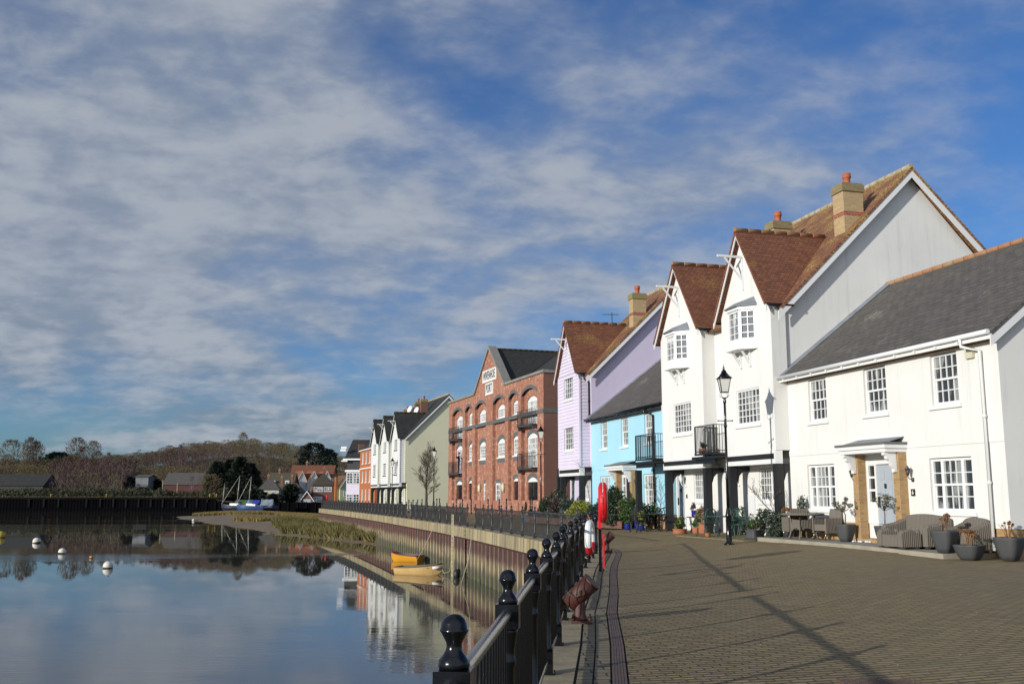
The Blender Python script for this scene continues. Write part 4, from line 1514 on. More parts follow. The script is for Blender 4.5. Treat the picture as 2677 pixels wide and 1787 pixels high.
st = MB()                                                     # two rows of setts between coping and drain
for i in range(len(ed) - 1):
    a, b, na, nb = ed[i], ed[i + 1], en[i], en[i + 1]
    for d0, d1 in ((.265, .40), (.415, .555)):
        q = [a + na * d0, a + na * d1, b + nb * d1, b + nb * d0]
        st.poly([(v.x, v.y, -.004) for v in q])
    q = [a + na * .2, a + na * .66, b + nb * .75, b + nb * .2]
structure('edging_setts', st, M['setts'])
bs = MB()
for i in range(len(ed) - 1):
    a, b, na, nb = ed[i], ed[i + 1], en[i], en[i + 1]
    q = [a + na * .2, a + na * .75, b + nb * .75, b + nb * .2]
    bs.poly([(v.x, v.y, -.022) for v in q])
structure('joint_bed', bs, M['earth'])
M['drain'] = paint('brown_cast_iron_drain', (.15, .092, .066), .6, var=.3, scale=6, bump=.2)
dr = MB()
nd = [i for i, p in enumerate(ed) if -4 < p.y < 30 and i < 53]
for i in nd:
    a, b, na, nb = ed[i], ed[i + 1], en[i], en[i + 1]
    for k in range(5):
        d0, d1 = .572 + k * .026, .594 + k * .026
        q = [a + na * d0, a + na * d1, b + nb * d1, b + nb * d0]
        dr.poly([(v.x, v.y, .004) for v in q])
        dr.poly([(q[1].x, q[1].y, .004), (q[2].x, q[2].y, .004), (q[2].x, q[2].y, -.02), (q[1].x, q[1].y, -.02)])
drn = dr.build('drain_channel', M['drain'])
tag(drn, 'narrow brown slotted drain running along the paving beside the railing', 'drain')


def waterm():
    m, t, p = material('river_water')
    co = t.n('ShaderNodeTexCoord').outputs['Object']
    t.put(p.inputs['Base Color'], (.060, .055, .042))
    t.put(p.inputs['Roughness'], .012)
    t.put(p.inputs['IOR'], 1.45)
    t.put(p.inputs['Specular IOR Level'], 1.0)
    r1 = t.noise(t.mapping(co, scale=(.5, 1.5, 1), rot=(0, 0, R(8))), 1.0, 3, .55, .3)
    r2 = t.noise(t.mapping(co, scale=(1.2, 4.0, 1), rot=(0, 0, R(-6))), 1.6, 3, .6)
    gust = t.noise(t.mapping(co, scale=(.010, .045, 1), rot=(0, 0, R(6))), 1.0, 4, .6, .5)
    g = t.step(gust, .48, .72, .0, 1.0)
    hgt = t.math('ADD', t.math('MULTIPLY', r1, t.math('MULTIPLY_ADD', g, .40, .06)), t.math('MULTIPLY', t.math('MULTIPLY', r2, .55), g))
    t.put(p.inputs['Normal'], t.n('ShaderNodeBump', in_Strength=.06, in_Distance=.20, in_Height=hgt).outputs[0])
    return m


wt = MB()
wt.poly([(-900, -250, WATER), (60, -250, WATER), (60, 420, WATER), (-900, 420, WATER)])
structure('river_water', wt, waterm())


# ------------------------------------------------------------------ mud bank
def sdist(px, py, poly):                                      # signed distance, positive inside
    px, py = np.asarray(px), np.asarray(py)
    d = np.full(px.shape, 1e9)
    ins = np.zeros(px.shape, bool)
    for (ax, ay), (bx, by) in zip(poly, poly[1:] + poly[:1]):
        dx, dy = bx - ax, by - ay
        t_ = np.clip(((px - ax) * dx + (py - ay) * dy) / (dx * dx + dy * dy), 0, 1)
        d = np.minimum(d, np.hypot(px - ax - t_ * dx, py - ay - t_ * dy))
        c = ((ay > py) != (by > py)) & (px < dx * (py - ay) / (dy if dy else 1e-9) + ax)
        ins ^= c
    return np.where(ins, d, -d)


def vnoise(x, y, seed=0):                                     # cheap smooth noise
    r_ = np.random.RandomState(seed)
    s = 0
    for k in range(7):
        a, f, ph = r_.uniform(0, 6.28), r_.uniform(.6, 2.2), r_.uniform(0, 6.28)
        s = s + np.sin((x * math.cos(a) + y * math.sin(a)) * f + ph)
    return s / 7


MUD = [(-52.5, 168), (-46, 152), (-37.6, 136), (-31.6, 123), (-27.5, 115), (-24.5, 105), (-21.0, 99), (-18.2, 95.5), (-14.9, 91), (-12.8, 86), (-10.9, 81),
       (-8.6, 76), (-5, 79), (-12, 105), (-22, 134), (-20, 150), (-40, 205), (-66, 225), (-66, 200), (-60, 182)]
gx, gy = np.meshgrid(np.arange(-70, 0, .8), np.arange(70, 230, .8), indexing='ij')
sd = sdist(gx, gy, MUD)
hm = WATER + np.clip(sd * .055, -.5, .62) + .06 * vnoise(gx * .8, gy * .8, 3) * (sd > -2) + .05 * vnoise(gx * 2.2, gy * 2.2, 5)
nx, ny = gx.shape
vv = np.stack([gx, gy, hm], -1).reshape(-1, 3).astype(np.float32)
ii, jj = np.meshgrid(np.arange(nx - 1), np.arange(ny - 1), indexing='ij')
k = (ii * ny + jj)
keep = (sd[:-1, :-1] > -3).ravel()
q = np.stack([k, k + ny, k + ny + 1, k + 1], -1).reshape(-1, 4)[keep].astype(np.int32)
M['mud'] = paint('wet_brown_mud', (.25, .175, .100), .75, var=.3, scale=.5, bump=.6, bscale=3.0, col2=(.16, .115, .070))
mo = mesh_object(bpy.data.meshes.new('mud_bank'), vv, q.ravel(), np.full(len(q), 4, np.int32), None, np.ones(len(q), bool), 'mud_bank', M['mud'])
mo['kind'] = 'structure'


def mud_z(x, y):
    return WATER + np.clip(sdist(x, y, MUD) * .055, -.5, .62)


def blades(name, pts, zs, hts, m, wd=.12, lean=.5, seed=1, label=None):
    """Grass as one mesh of thin leaning triangles."""
    r_ = np.random.RandomState(seed)
    n_ = len(pts)
    a = r_.uniform(0, 6.28, n_)
    la, ll = r_.uniform(0, 6.28, n_), r_.uniform(0, lean, n_) * hts
    w_ = wd * r_.uniform(.6, 1.4, n_)
    b = np.column_stack([pts, zs - .05])
    v = np.empty((n_, 3, 3), np.float32)
    v[:, 0] = b + np.column_stack([np.cos(a) * w_, np.sin(a) * w_, np.zeros(n_)])
    v[:, 1] = b - np.column_stack([np.cos(a) * w_, np.sin(a) * w_, np.zeros(n_)])
    v[:, 2] = b + np.column_stack([np.cos(la) * ll, np.sin(la) * ll, hts])
    o = mesh_object(bpy.data.meshes.new(name), v.reshape(-1, 3), np.arange(n_ * 3, dtype=np.int32), np.full(n_, 3, np.int32), None, None, name, m)
    return tag(o, label, 'grass', kind='stuff')


M['grass_gold'] = leafmat('golden_marsh_grass', (.27, .185, .050), (.16, .135, .045), (.24, .19, .075), .9, .25)
M['grass_green'] = leafmat('grey_green_marsh_plants', (.165, .140, .045), (.095, .098, .030), (.27, .20, .07), .9, .35)
rs_ = np.random.RandomState(4)
cand = np.column_stack([rs_.uniform(-68, -18, 330000), rs_.uniform(125, 226, 330000)])
sdc = sdist(cand[:, 0], cand[:, 1], MUD)
GOLD = [(-62, 196), (-44, 188), (-36, 158), (-31, 141), (-26.5, 134.5), (-23, 134), (-22, 155), (-30, 222), (-68, 222)]
BARE = [(-150, 0), (-149, 0), (-149, 1)]
GREEN = [(-33, 141), (-27.5, 122), (-24.5, 109), (-19.5, 99), (-15, 92.5), (-11.5, 86.5), (-9.3, 84), (-12, 97), (-17, 112), (-24, 134), (-28, 139)]
ISLE = [(-46, 166), (-43, 155), (-37, 147), (-35.5, 150), (-40, 160)]
gs = sdist(cand[:, 0], cand[:, 1], GOLD)
nb_ = vnoise(cand[:, 0] * .5, cand[:, 1] * .5, 9)
sel = ((gs + nb_ * 1.6 > 0) & (sdist(cand[:, 0], cand[:, 1], BARE) + nb_ < 0)) | (sdist(cand[:, 0], cand[:, 1], ISLE) + nb_ > 0)
sel &= sdc > .3
g_ = cand[sel]
blades('marsh_grass', g_, mud_z(g_[:, 0], g_[:, 1]), .45 + .3 * np.random.RandomState(2).rand(len(g_)) + .14 * vnoise(g_[:, 0], g_[:, 1], 2), M['grass_gold'], .075, .6, 5, 'golden brown marsh grass covering the mud bank')
cand = np.column_stack([rs_.uniform(-36, -7, 230000), rs_.uniform(80, 146, 230000)])
nb_ = vnoise(cand[:, 0] * .9, cand[:, 1] * .9, 12)
sel = sdist(cand[:, 0], cand[:, 1], GREEN) + nb_ * 1.5 > 0
g_ = cand[sel]
hh = (.52 + .42 * np.random.RandomState(3).rand(len(g_))) * (1.0 + .8 * vnoise(g_[:, 0] * .9, g_[:, 1] * .9, 12))
blades('saltmarsh_shrubs', g_, mud_z(g_[:, 0], g_[:, 1]), np.maximum(hh, .1), M['grass_green'], .065, .9, 6, 'low grey green marsh plants growing on the mud at the foot of the quay wall')


# ------------------------------------------------------------------ far bank, hills, woods
def hill_z(x, y):
    x, y = np.asarray(x, float), np.asarray(y, float)
    s = lambda a, b, t_: np.clip((t_ - a) / (b - a), 0, 1) ** 2 * (3 - 2 * np.clip((t_ - a) / (b - a), 0, 1))
    h = 1.3 + 14.5 * np.exp(-((x + .238 * y) / 60.0) ** 2) * s(310, 450, y)
    h += 6.5 * s(285, 370, y) * s(-60, -160, x)
    h += 2.5 * s(300, 400, y) * s(-180, -240, x)
    h += 7.5 * s(330, 470, y) * s(-60, -20, x)
    vil = s(-82, -70, x)                                      # the village stands a little lower
    return h * (1 - vil * (1 - s(290, 330, y))) + vil * (1 - s(290, 330, y)) * (-.35 + .9 * s(262, 292, y))


gx, gy = np.meshgrid(np.concatenate([np.arange(-420, -60, 9), np.arange(-60, 240, 10)]), np.concatenate([np.arange(249.3, 340, 3.5), np.arange(340, 760, 14)]), indexing='ij')
shore = np.where(gx < -75, 263.4, 244.0)
gyy = np.maximum(gy, shore)
hz = hill_z(gx, gyy)
nx, ny = gx.shape
vv = np.stack([gx, gyy, hz], -1).reshape(-1, 3).astype(np.float32)
ii, jj = np.meshgrid(np.arange(nx - 1), np.arange(ny - 1), indexing='ij')
k = (ii * ny + jj)
q = np.stack([k, k + ny, k + ny + 1, k + 1], -1).reshape(-1, 4).astype(np.int32)
M['hill'] = paint('leaf_litter_ground', (.060, .048, .026), .95, var=.3, scale=.05, col2=(.045, .050, .020))
ho = mesh_object(bpy.data.meshes.new('hills'), vv, q.ravel(), np.full(len(q), 4, np.int32), None, np.ones(len(q), bool), 'hills', M['hill'])
ho['kind'] = 'structure'
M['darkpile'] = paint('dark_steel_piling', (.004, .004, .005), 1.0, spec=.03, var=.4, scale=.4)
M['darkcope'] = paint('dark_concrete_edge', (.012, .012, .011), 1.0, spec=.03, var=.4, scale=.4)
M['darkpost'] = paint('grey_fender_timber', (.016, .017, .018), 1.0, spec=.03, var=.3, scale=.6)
FW = thing('far_quay_wall', 'dark steel quay wall with pale posts across the river on the left', 'quay wall', (0, 0, 0))
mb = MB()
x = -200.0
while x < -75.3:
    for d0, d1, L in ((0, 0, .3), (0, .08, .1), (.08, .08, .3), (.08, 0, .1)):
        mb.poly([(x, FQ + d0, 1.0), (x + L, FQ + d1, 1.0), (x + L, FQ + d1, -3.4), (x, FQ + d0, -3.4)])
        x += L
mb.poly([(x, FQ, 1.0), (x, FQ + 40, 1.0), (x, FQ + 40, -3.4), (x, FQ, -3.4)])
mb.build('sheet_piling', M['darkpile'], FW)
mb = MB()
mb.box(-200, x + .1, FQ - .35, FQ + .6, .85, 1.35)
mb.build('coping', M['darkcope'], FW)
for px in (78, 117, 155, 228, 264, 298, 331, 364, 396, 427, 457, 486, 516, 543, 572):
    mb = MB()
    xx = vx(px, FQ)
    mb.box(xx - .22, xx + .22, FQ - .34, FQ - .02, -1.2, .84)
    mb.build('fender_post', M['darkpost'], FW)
VW = thing('creek_wall', 'low dark timber wall holding back the village shore behind the moored boats', 'wall', (0, 0, 0))
mb = MB()
mb.box(-75, -20, 244.0, 244.4, -3, .15)
mb.build('planking', M['darkpile'], VW)
mb = MB()
for i in range(23):
    mb.box(-74 + i * 2.2, -73.82 + i * 2.2, 243.7, 243.99, -3, .35)
pl_ = mb.build('piles', M['darkcope'], VW)
# ------------------------------------------------------------------ trees
def tree_skeleton(r_, H, spread, levels, nb, up=.3, trunk=.3, r0=.14, crown=1.0, lenf=.62):
    """Recursive bare tree: list of (p, q, rp, rq)."""
    segs = []

    def grow(p, d, L, rad, lev):
        k_ = 3 if lev < 2 else 2
        for i in range(k_):
            d2 = (d + Vector((r_.gauss(0, .14), r_.gauss(0, .14), r_.gauss(0, .08) + up * .1))).normalized()
            q = p + d2 * (L / k_)
            segs.append((p, q, rad * (1 - .3 * i / k_), rad * (1 - .3 * (i + 1) / k_)))
            p, d = q, d2
            if lev < levels and (i == k_ - 1 or lev > 0):
                for _ in range(nb if i == k_ - 1 else 1):
                    az, el = r_.uniform(0, 6.283), r_.gauss(.75, .18) * spread
                    a = d.orthogonal().normalized()
                    b = d.cross(a)
                    nd = (d * math.cos(el) + (a * math.cos(az) + b * math.sin(az)) * math.sin(el) + Vector((0, 0, up * .35))).normalized()
                    grow(p, nd, L * r_.uniform(lenf - .1, lenf + .12), rad * .58, lev + 1)
    grow(Vector((0, 0, 0)), Vector((0, 0, 1)), H * trunk, r0, 0)
    return segs


def seg_arrays(segs, n=3, rmin=.004):
    P = np.array([s[0] for s in segs], np.float32)
    Q = np.array([s[1] for s in segs], np.float32)
    rp = np.maximum(np.array([s[2] for s in segs], np.float32), rmin)[:, None]
    rq = np.maximum(np.array([s[3] for s in segs], np.float32), rmin)[:, None]
    D = Q - P
    D /= np.linalg.norm(D, axis=1, keepdims=True) + 1e-9
    A = np.cross(D, np.array([.31, .17, .93], np.float32))
    A /= np.linalg.norm(A, axis=1, keepdims=True) + 1e-9
    B = np.cross(D, A)
    vs = []
    for C, rr in ((P, rp), (Q, rq)):
        for j in range(n):
            t_ = 6.2832 * j / n
            vs.append(C + (A * math.cos(t_) + B * math.sin(t_)) * rr)
    v = np.stack(vs, 1).reshape(-1, 3)
    base = np.arange(len(segs))[:, None] * (2 * n)
    f = np.concatenate([np.stack([base[:, 0] + j, base[:, 0] + (j + 1) % n, base[:, 0] + n + (j + 1) % n, base[:, 0] + n + j], -1) for j in range(n)], 0)
    return v, f.astype(np.int32)


def mesh_from(v, f, name, m, parent=None, loc=None, kk=4):
    return mesh_object(bpy.data.meshes.new(name), np.ascontiguousarray(v, np.float32), f.ravel(), np.full(len(f), kk, np.int32), None, None, name, m, parent, loc)


def bare_tree(name, label, P, H, seed, spread=1.0, levels=5, nb=3, up=.3, trunk=.28, r0=.13, m='bark', tm='bark', rmin=.012, cat='tree', group=None, lenf=.62, cut=2):
    r_ = random.Random(seed)
    segs = tree_skeleton(r_, H, spread, levels, nb, up, trunk, r0, lenf=lenf)
    t = thing(name, label, cat, P, 0, group)
    big_ = [s for s in segs if s[2] > r0 * .42]
    sml = [s for s in segs if s[2] <= r0 * .42]
    v, f = seg_arrays(big_, 6, rmin)
    mesh_from(v, f, 'trunk', M[tm], t)
    if sml:
        v, f = seg_arrays(sml, 3, rmin)
        mesh_from(v, f, 'crown', M[m], t)
    return t


def leaf_cloud(r_, centers, radii, n, size, flat=0.0):
    """n leaf quads spread through a set of ellipsoid clumps."""
    c = np.array(centers, np.float32)
    rad = np.array(radii, np.float32)
    w_ = rad.prod(1) ** (2 / 3)
    idx = r_.choice(len(c), n, p=w_ / w_.sum())
    u = r_.normal(size=(n, 3))
    u /= np.linalg.norm(u, axis=1, keepdims=True)
    u *= (r_.uniform(.35, 1.0, (n, 1)) ** .6)
    p = c[idx] + u * rad[idx]
    a = r_.normal(size=(n, 3))
    a /= np.linalg.norm(a, axis=1, keepdims=True)
    b = np.cross(a, r_.normal(size=(n, 3)))
    b /= np.linalg.norm(b, axis=1, keepdims=True) + 1e-9
    s = size * r_.uniform(.6, 1.4, (n, 1))
    v = np.stack([p - a * s, p + b * s * .45, p + a * s, p - b * s * .45], 1).reshape(-1, 3).astype(np.float32)
    f = np.arange(n * 4, dtype=np.int32).reshape(-1, 4)
    return v, f


def bush(name, label, P, rad, n, size, m, seed=1, stem=True, cat='shrub', group=None, clumps=9, kind=None, shape='round', parent=None):
    r_ = np.random.RandomState(seed)
    rx, ry, rz = rad
    cs_, rr = [], []
    for i in range(clumps):
        a, q = r_.uniform(0, 6.28), r_.uniform(0, .62)
        h_ = r_.uniform(.35, 1.35)
        tp = 1.0 if shape == 'round' else max(.25, 1.15 - .5 * h_ * 1.4)
        cs_.append((math.cos(a) * q * rx * tp, math.sin(a) * q * ry * tp, h_ * rz))
        k_ = r_.uniform(.35, .58) * tp
        rr.append((rx * k_, ry * k_, rz * r_.uniform(.35, .55)))
    v, f = leaf_cloud(r_, cs_, rr, n, size)
    v[:, 2] = np.maximum(v[:, 2], .01)
    if parent is not None:
        return mesh_from(v, f, name, M[m], parent, P)
    t = thing(name, label, cat, P, 0, group)
    mesh_from(v, f, 'foliage', M[m], t)
    if stem:
        mb = MB()
        for i in range(5):
            a = i * 1.26
            mb.tube([(0, 0, 0), (math.cos(a) * rx * .3, math.sin(a) * ry * .3, rz * .9)], [.02, .008], 5)
        mb.build('stem', M['bark'], t)
    return t


M['ever'] = leafmat('dark_conifer_foliage', (.016, .030, .014), (.009, .018, .010), (.030, .045, .018), .8, .35)
M['pine'] = leafmat('pine_foliage', (.012, .028, .018), (.008, .016, .012), (.022, .040, .022), .8, .3)
M['twig_olive'] = leafmat('olive_brown_twigs', (.150, .112, .050), (.105, .083, .038), (.185, .140, .068), .9, .06)
M['twig_brown'] = leafmat('brown_twigs', (.140, .098, .052), (.098, .070, .040), (.170, .122, .070), .9, .06)
M['twig_purple'] = leafmat('purple_birch_twigs', (.115, .066, .056), (.080, .048, .044), (.140, .086, .074), .9, .06)
M['scrub_dry'] = leafmat('dry_tan_grass', (.15, .12, .06), (.10, .085, .045), (.18, .15, .08), .9, .3)
M['scrub'] = leafmat('scrub_leaves', (.060, .062, .026), (.038, .042, .020), (.13, .105, .05), .9, .2)


def twig_crown(r_, n, H, W, shape):
    """Winter crown: long thin triangles fanning up and out."""
    z = r_.uniform(0, 1, n) ** (.75 if shape != 'birch' else .9)
    if shape == 'round':
        prof = np.sqrt(np.clip(1 - ((z - .45) / .58) ** 2, 0.02, 1))
    elif shape == 'birch':
        prof = np.clip(.35 + .65 * np.sin(np.pi * (z * .8 + .12)), .1, 1) * (1.05 - .55 * z)
    else:
        prof = np.clip(.25 + z * 1.1, 0, 1) * np.sqrt(np.clip(1.05 - z ** 3, 0, 1))
    a = r_.uniform(0, 6.283, n)
    rr = prof * np.sqrt(r_.uniform(.05, 1, n)) * W / 2
    lump = 1 + .22 * np.sin(a * 3 + r_.uniform(0, 6)) * np.sin(z * 7 + r_.uniform(0, 6))
    rr *= lump
    base = H * .22
    p = np.column_stack([np.cos(a) * rr, np.sin(a) * rr, base + z * (H - base)])
    out_ = np.column_stack([np.cos(a) * .75, np.sin(a) * .75, .55 + r_.uniform(-.2, .8, n)]) + r_.normal(0, .42, (n, 3))
    out_ /= np.linalg.norm(out_, axis=1, keepdims=True)
    L = r_.uniform(.45, 1.25, n)[:, None] * H / 12
    sd_ = np.cross(out_, r_.normal(size=(n, 3)))
    sd_ /= np.linalg.norm(sd_, axis=1, keepdims=True)
    w_ = r_.uniform(.05, .11, n)[:, None] * H / 12
    v = np.stack([p - sd_ * w_ - out_ * L * .5, p + sd_ * w_ - out_ * L * .5, p + out_ * L * .5], 1).reshape(-1, 3)
    return v.astype(np.float32)


def trunk_tris(r_, H, n=5, W=6):
    vs = []
    for i in range(n):
        a = r_.uniform(0, 6.283)
        tip = np.array([math.cos(a) * W * .35, math.sin(a) * W * .35, H * r_.uniform(.6, .95)]) if i else np.array([0, 0, H * .9])
        b0 = np.array([0, 0, H * .05 * i])
        ww = .16 if i == 0 else .09
        for ax in ((1, 0, 0), (0, 1, 0)):
            e = np.array(ax) * ww * H / 12
            vs += [b0 - e, b0 + e, tip]
    return np.array(vs, np.float32)


r_ = np.random.RandomState(11)
parts_ = {0: [], 1: [], 2: [], 3: [], 4: []}
TW = ['twig_olive', 'twig_brown', 'twig_purple', 'bark', 'bark_pale']
spots = []
for y in np.concatenate([np.arange(288, 360, 6.5), np.arange(360, 470, 8.0)]):
    x0, x1 = -.56 * y, (-.065 * y if y > 318 else -.32 * y)
    for x in np.arange(x0, x1, 4.6 if y < 400 else 5.6):
        spots.append((x + r_.uniform(-2.4, 2.4), y + r_.uniform(-3, 3)))
for x, y in spots:
    px = 1338.5 + 2634 * x / y
    if y < 300 and (420 < px < 560 or px < 118):
        continue
    if 335 < px < 392 and y < 312:
        continue
    z = float(hill_z(x, y))
    purple = math.sin(x * .05 + 1.3) + math.sin(y * .045 + x * .02) + (1.0 if (px < 360 and y < 345) else -.9)
    if purple > .6:
        typ, H, W, mi_ = 'birch', r_.uniform(9, 13), r_.uniform(4, 6), 2
    else:
        typ, H, W, mi_ = 'round', r_.uniform(7, 10), r_.uniform(5.5, 8.5), 0 if math.sin(x * .06 + y * .03) > -.2 else 1
    if y > 330:
        H *= .80
    if y > 320 and r_.rand() < .025:
        typ, H, W = 'fan', H * 1.45, W * .95
    if px > 800:
        H *= .8
    elif px < 470:
        H *= .92
    n_ = int(620 if y < 330 else (460 if y < 385 else 900))
    if typ == 'birch':
        n_ = int(n_ * .62)
    c = twig_crown(r_, n_, H, W, typ)
    c += np.array([x, y, z], np.float32)
    parts_[mi_].append(c)
    parts_[4 if typ == 'birch' and r_.rand() < .6 else 3].append(trunk_tris(r_, H, 3 if typ == 'birch' else 5, W) + np.array([x, y, z], np.float32))
vv = np.concatenate([np.concatenate(parts_[i]) for i in range(5)])
mi = np.concatenate([np.full(sum(len(a) for a in parts_[i]) // 3, i, np.int32) for i in range(5)])
wd_ = mesh_object(bpy.data.meshes.new('wood'), vv, np.arange(len(vv), dtype=np.int32), np.full(len(vv) // 3, 3, np.int32), mi, None, 'wood', [M[t] for t in TW])
tag(wd_, 'bare winter wood covering the low hills beyond the river', 'wood', kind='stuff')
# scrub along the far bank
r_ = np.random.RandomState(21)
cs_, rr = [], []
for i in range(190):
    px = r_.uniform(-20, 600)
    y = r_.uniform(265.5, 274) if not 420 < px < 560 else r_.uniform(265, 271)
    s_ = r_.uniform(.9, 2.4) * (.75 if 430 < px < 540 else 1)
    cs_.append((vx(px, y), y, 1.4 + s_ * .35))
    rr.append((s_ * 1.2, s_, s_ * .8))
v, f = leaf_cloud(r_, cs_, rr, 26000, .24)
v[:, 2] = np.maximum(v[:, 2], 1.32)
sc_ = mesh_from(v, f, 'scrub', M['scrub'])
tag(sc_, 'tangled scrub along the top of the far quay', 'scrub', kind='stuff')
pts = np.column_stack([r_.uniform(-160, -76, 9000), r_.uniform(264.3, 266, 9000)])
bl_ = blades('bank_grass', pts, np.full(len(pts), 1.33), .08 + .35 * r_.rand(len(pts)), M['scrub_dry'], .12, .8, 8, 'dry grass along the edge of the far quay')


def conifer(name, label, P, H, W, seed, m='ever', n=2600, group=None, flat=0.0):
    r_ = np.random.RandomState(seed)
    t = thing(name, label, 'tree', P, 0, group)
    z = r_.uniform(.04, 1, n) ** .85
    if flat:
        prof = np.clip(np.sin(np.pi * np.clip(z * .95 + .02, 0, 1)) ** .55, .05, 1)
    else:
        prof = np.clip((1.02 - z) ** .62 * (.65 + .5 * np.minimum(1, z * 5)), .03, 1)
    a = r_.uniform(0, 6.283, n)
    rr = prof * np.sqrt(r_.uniform(.12, 1, n)) * W / 2 * (1 + .16 * np.sin(a * 4 + z * 9) + .12 * np.sin(z * 26 + a))
    p = np.column_stack([np.cos(a) * rr, np.sin(a) * rr, z * H])
    d = np.column_stack([np.cos(a), np.sin(a), r_.uniform(-.1, .7, n)]) + r_.normal(0, .25, (n, 3))
    d /= np.linalg.norm(d, axis=1, keepdims=True)
    sd_ = np.cross(d, r_.normal(size=(n, 3)))
    sd_ /= np.linalg.norm(sd_, axis=1, keepdims=True)
    L, w_ = r_.uniform(.4, .95, (n, 1)), r_.uniform(.14, .32, (n, 1))
    v = np.stack([p - d * L * .5, p + sd_ * w_, p + d * L, p - sd_ * w_], 1).reshape(-1, 3)
    mesh_from(v, np.arange(n * 4, dtype=np.int32).reshape(-1, 4), 'crown', M[m], t)
    mb = MB()
    mb.tube([(0, 0, 0), (0, 0, H * .8)], [.28, .05], 6)
    mb.build('trunk', M['bark'], t)
    return t


for i, (px, H, W) in enumerate(((566, 10.6, 8.0), (598, 11.2, 7.5), (626, 11.8, 8.6), (652, 10.2, 7.4))):
    Y = 272 + (i % 2) * 4
    conifer('dark_conifer', ('dark conifer at the left end of the clump behind the masts', 'dark conifer second from the left in the clump behind the masts',
                             'tallest dark conifer of the clump behind the masts', 'dark conifer at the right end of the clump beside the village roofs')[i],
            (vx(px, Y), Y, .2), H, W, 40 + i, n=4200, group='dark conifers behind the moored boats')
conifer('hilltop_pine', 'large dark pine standing among bare trees on the hillside above the village', (vx(817, 330), 330, 7.4), 11.5, 11.0, 51, 'pine', 2600, flat=1)
conifer('small_pine', 'small dark pine right of the large pine on the hillside', (vx(857, 345), 345, 9.5), 8.0, 6.0, 52, 'pine', 1200, flat=1)
conifer('spreading_pine', 'dark flat topped pine breaking the skyline of the left hand wood', (vx(146, 380), 380, 11.0), 7.0, 12.0, 53, 'pine', 3000, flat=1)
conifer('round_dark_tree', 'round dark evergreen between the pale hipped house and the brick garage', (vx(760, 250), 250, -.1), 4.5, 3.5, 54, 'ever', 1700, flat=1)
conifer('dark_shrub', 'low dark evergreen mass in front of the pale hipped house', (vx(720, 247), 247, -.2), 2.2, 4.0, 55, 'ever', 1400, flat=1)
conifer('dark_shrub', 'dark evergreen hedge tree at the foot of the conifer clump beside the creek', (vx(668, 250), 250, -.3), 3.4, 5.0, 56, 'ever', 1600, flat=1)
for px, Y, H in ((338, 290, 5.8), (402, 290, 5.2), (374, 278, 2.6)):
    conifer('ivy_clad_tree', {338: 'dark ivy covered tree left of the concrete building', 402: 'dark ivy covered tree right of the concrete building', 374: 'low dark ivy tree in front of the concrete building'}[px],
            (vx(px, Y), Y, 1.3), H, 4.2, px, 'pine', 1200, group='ivy clad trees on the far bank', flat=1)


def fan_tree(name, label, P, H, W, seed, m, tm, n=1100, shape='round', group=None):
    r_ = np.random.RandomState(seed)
    t = thing(name, label, 'tree', P, 0, group)
    v = twig_crown(r_, n, H, W, shape)
    mesh_from(v, np.arange(len(v), dtype=np.int32).reshape(-1, 3), 'crown', M[m], t, kk=3)
    v = trunk_tris(r_, H, 9, W)
    mesh_from(v, np.arange(len(v), dtype=np.int32).reshape(-1, 3), 'trunk', M[tm], t, kk=3)
    return t


fan_tree('bare_willow', 'round tawny bare tree at the right end of the far quay by the yellow posts', (vx(548, 268), 268, 1.3), 6.2, 6.8, 61, 'twig_gold' if 'twig_gold' in M else 'twig_olive', 'bark', 1800)
fan_tree('bare_birch', 'pale forked birch in front of the red walled shed', (vx(500, 269), 269, 1.3), 5.8, 3.0, 62, 'twig_purple', 'bark_pale', 260, 'birch')
for i, (px, H, W) in enumerate(((155, 9.0, 6.5), (172, 8.2, 6.0), (205, 7.6, 7.0), (250, 6.5, 4.5), (296, 6.2, 5.2))):
    fan_tree('bank_tree', ('bare multi stemmed birch leaning left of the middle of the far bank', 'bare pale stemmed birch in the middle of the far bank', 'rounded olive bare tree right of the pale birches on the far bank',
                           'slender bare tree between two rounded ones on the far bank', 'small rounded bare tree left of the dark track on the far bank')[i],
             (vx(px, 272), 272, 1.3), H, W, 70 + i, 'twig_purple' if i < 2 else 'twig_olive', 'bark_pale' if i != 2 else 'bark', 700, 'birch' if i in (0, 1, 3) else 'round', group='bare trees on the far bank')
for i, (px, y, H, W) in enumerate(((22, 350, 14.5, 12), (70, 345, 15.5, 6.5), (88, 345, 14, 7), (193, 360, 14.5, 9.5), (236, 372, 13, 8), (436, 400, 9, 8))):
    fan_tree('skyline_tree', ('broad bare tree on the skyline at the far left', 'tall narrow bare tree, left of a pair on the left skyline', 'leaning bare tree, right of a pair on the left skyline',
                              'round headed bare tree standing above the wood right of the dark pine', 'thin bare tree on the skyline right of the round headed one', 'tall bare tree on the skyline above the red shed')[i],
             (vx(px, y), y, float(hill_z(vx(px, y), y)) - .5), H, W, 80 + i, 'twig_brown', 'bark', 1000, 'fan', group='bare trees standing above the wood')
for i, (px, y, H, W) in enumerate(((915, 330, 12, 7), (800, 322, 9, 6), (832, 320, 9, 5.5), (783, 262, 2.6, 3.5), (892, 300, 8, 7))):
    fan_tree('village_tree', ('pale bare tree behind the slate roof of the black boarded house', 'bare tree rising behind the terrace of white gables', 'pink twigged birch behind the right hand white gable',
                              'small bare tree beside the brick garage', 'brown bare tree behind the green cottage')[i],
             (vx(px, y), y, float(hill_z(vx(px, y), y))), H, W, 90 + i, 'twig_purple' if i in (0, 2) else 'twig_brown', 'bark_pale' if i in (0, 2) else 'bark', 700, 'fan', group='bare trees in the village')
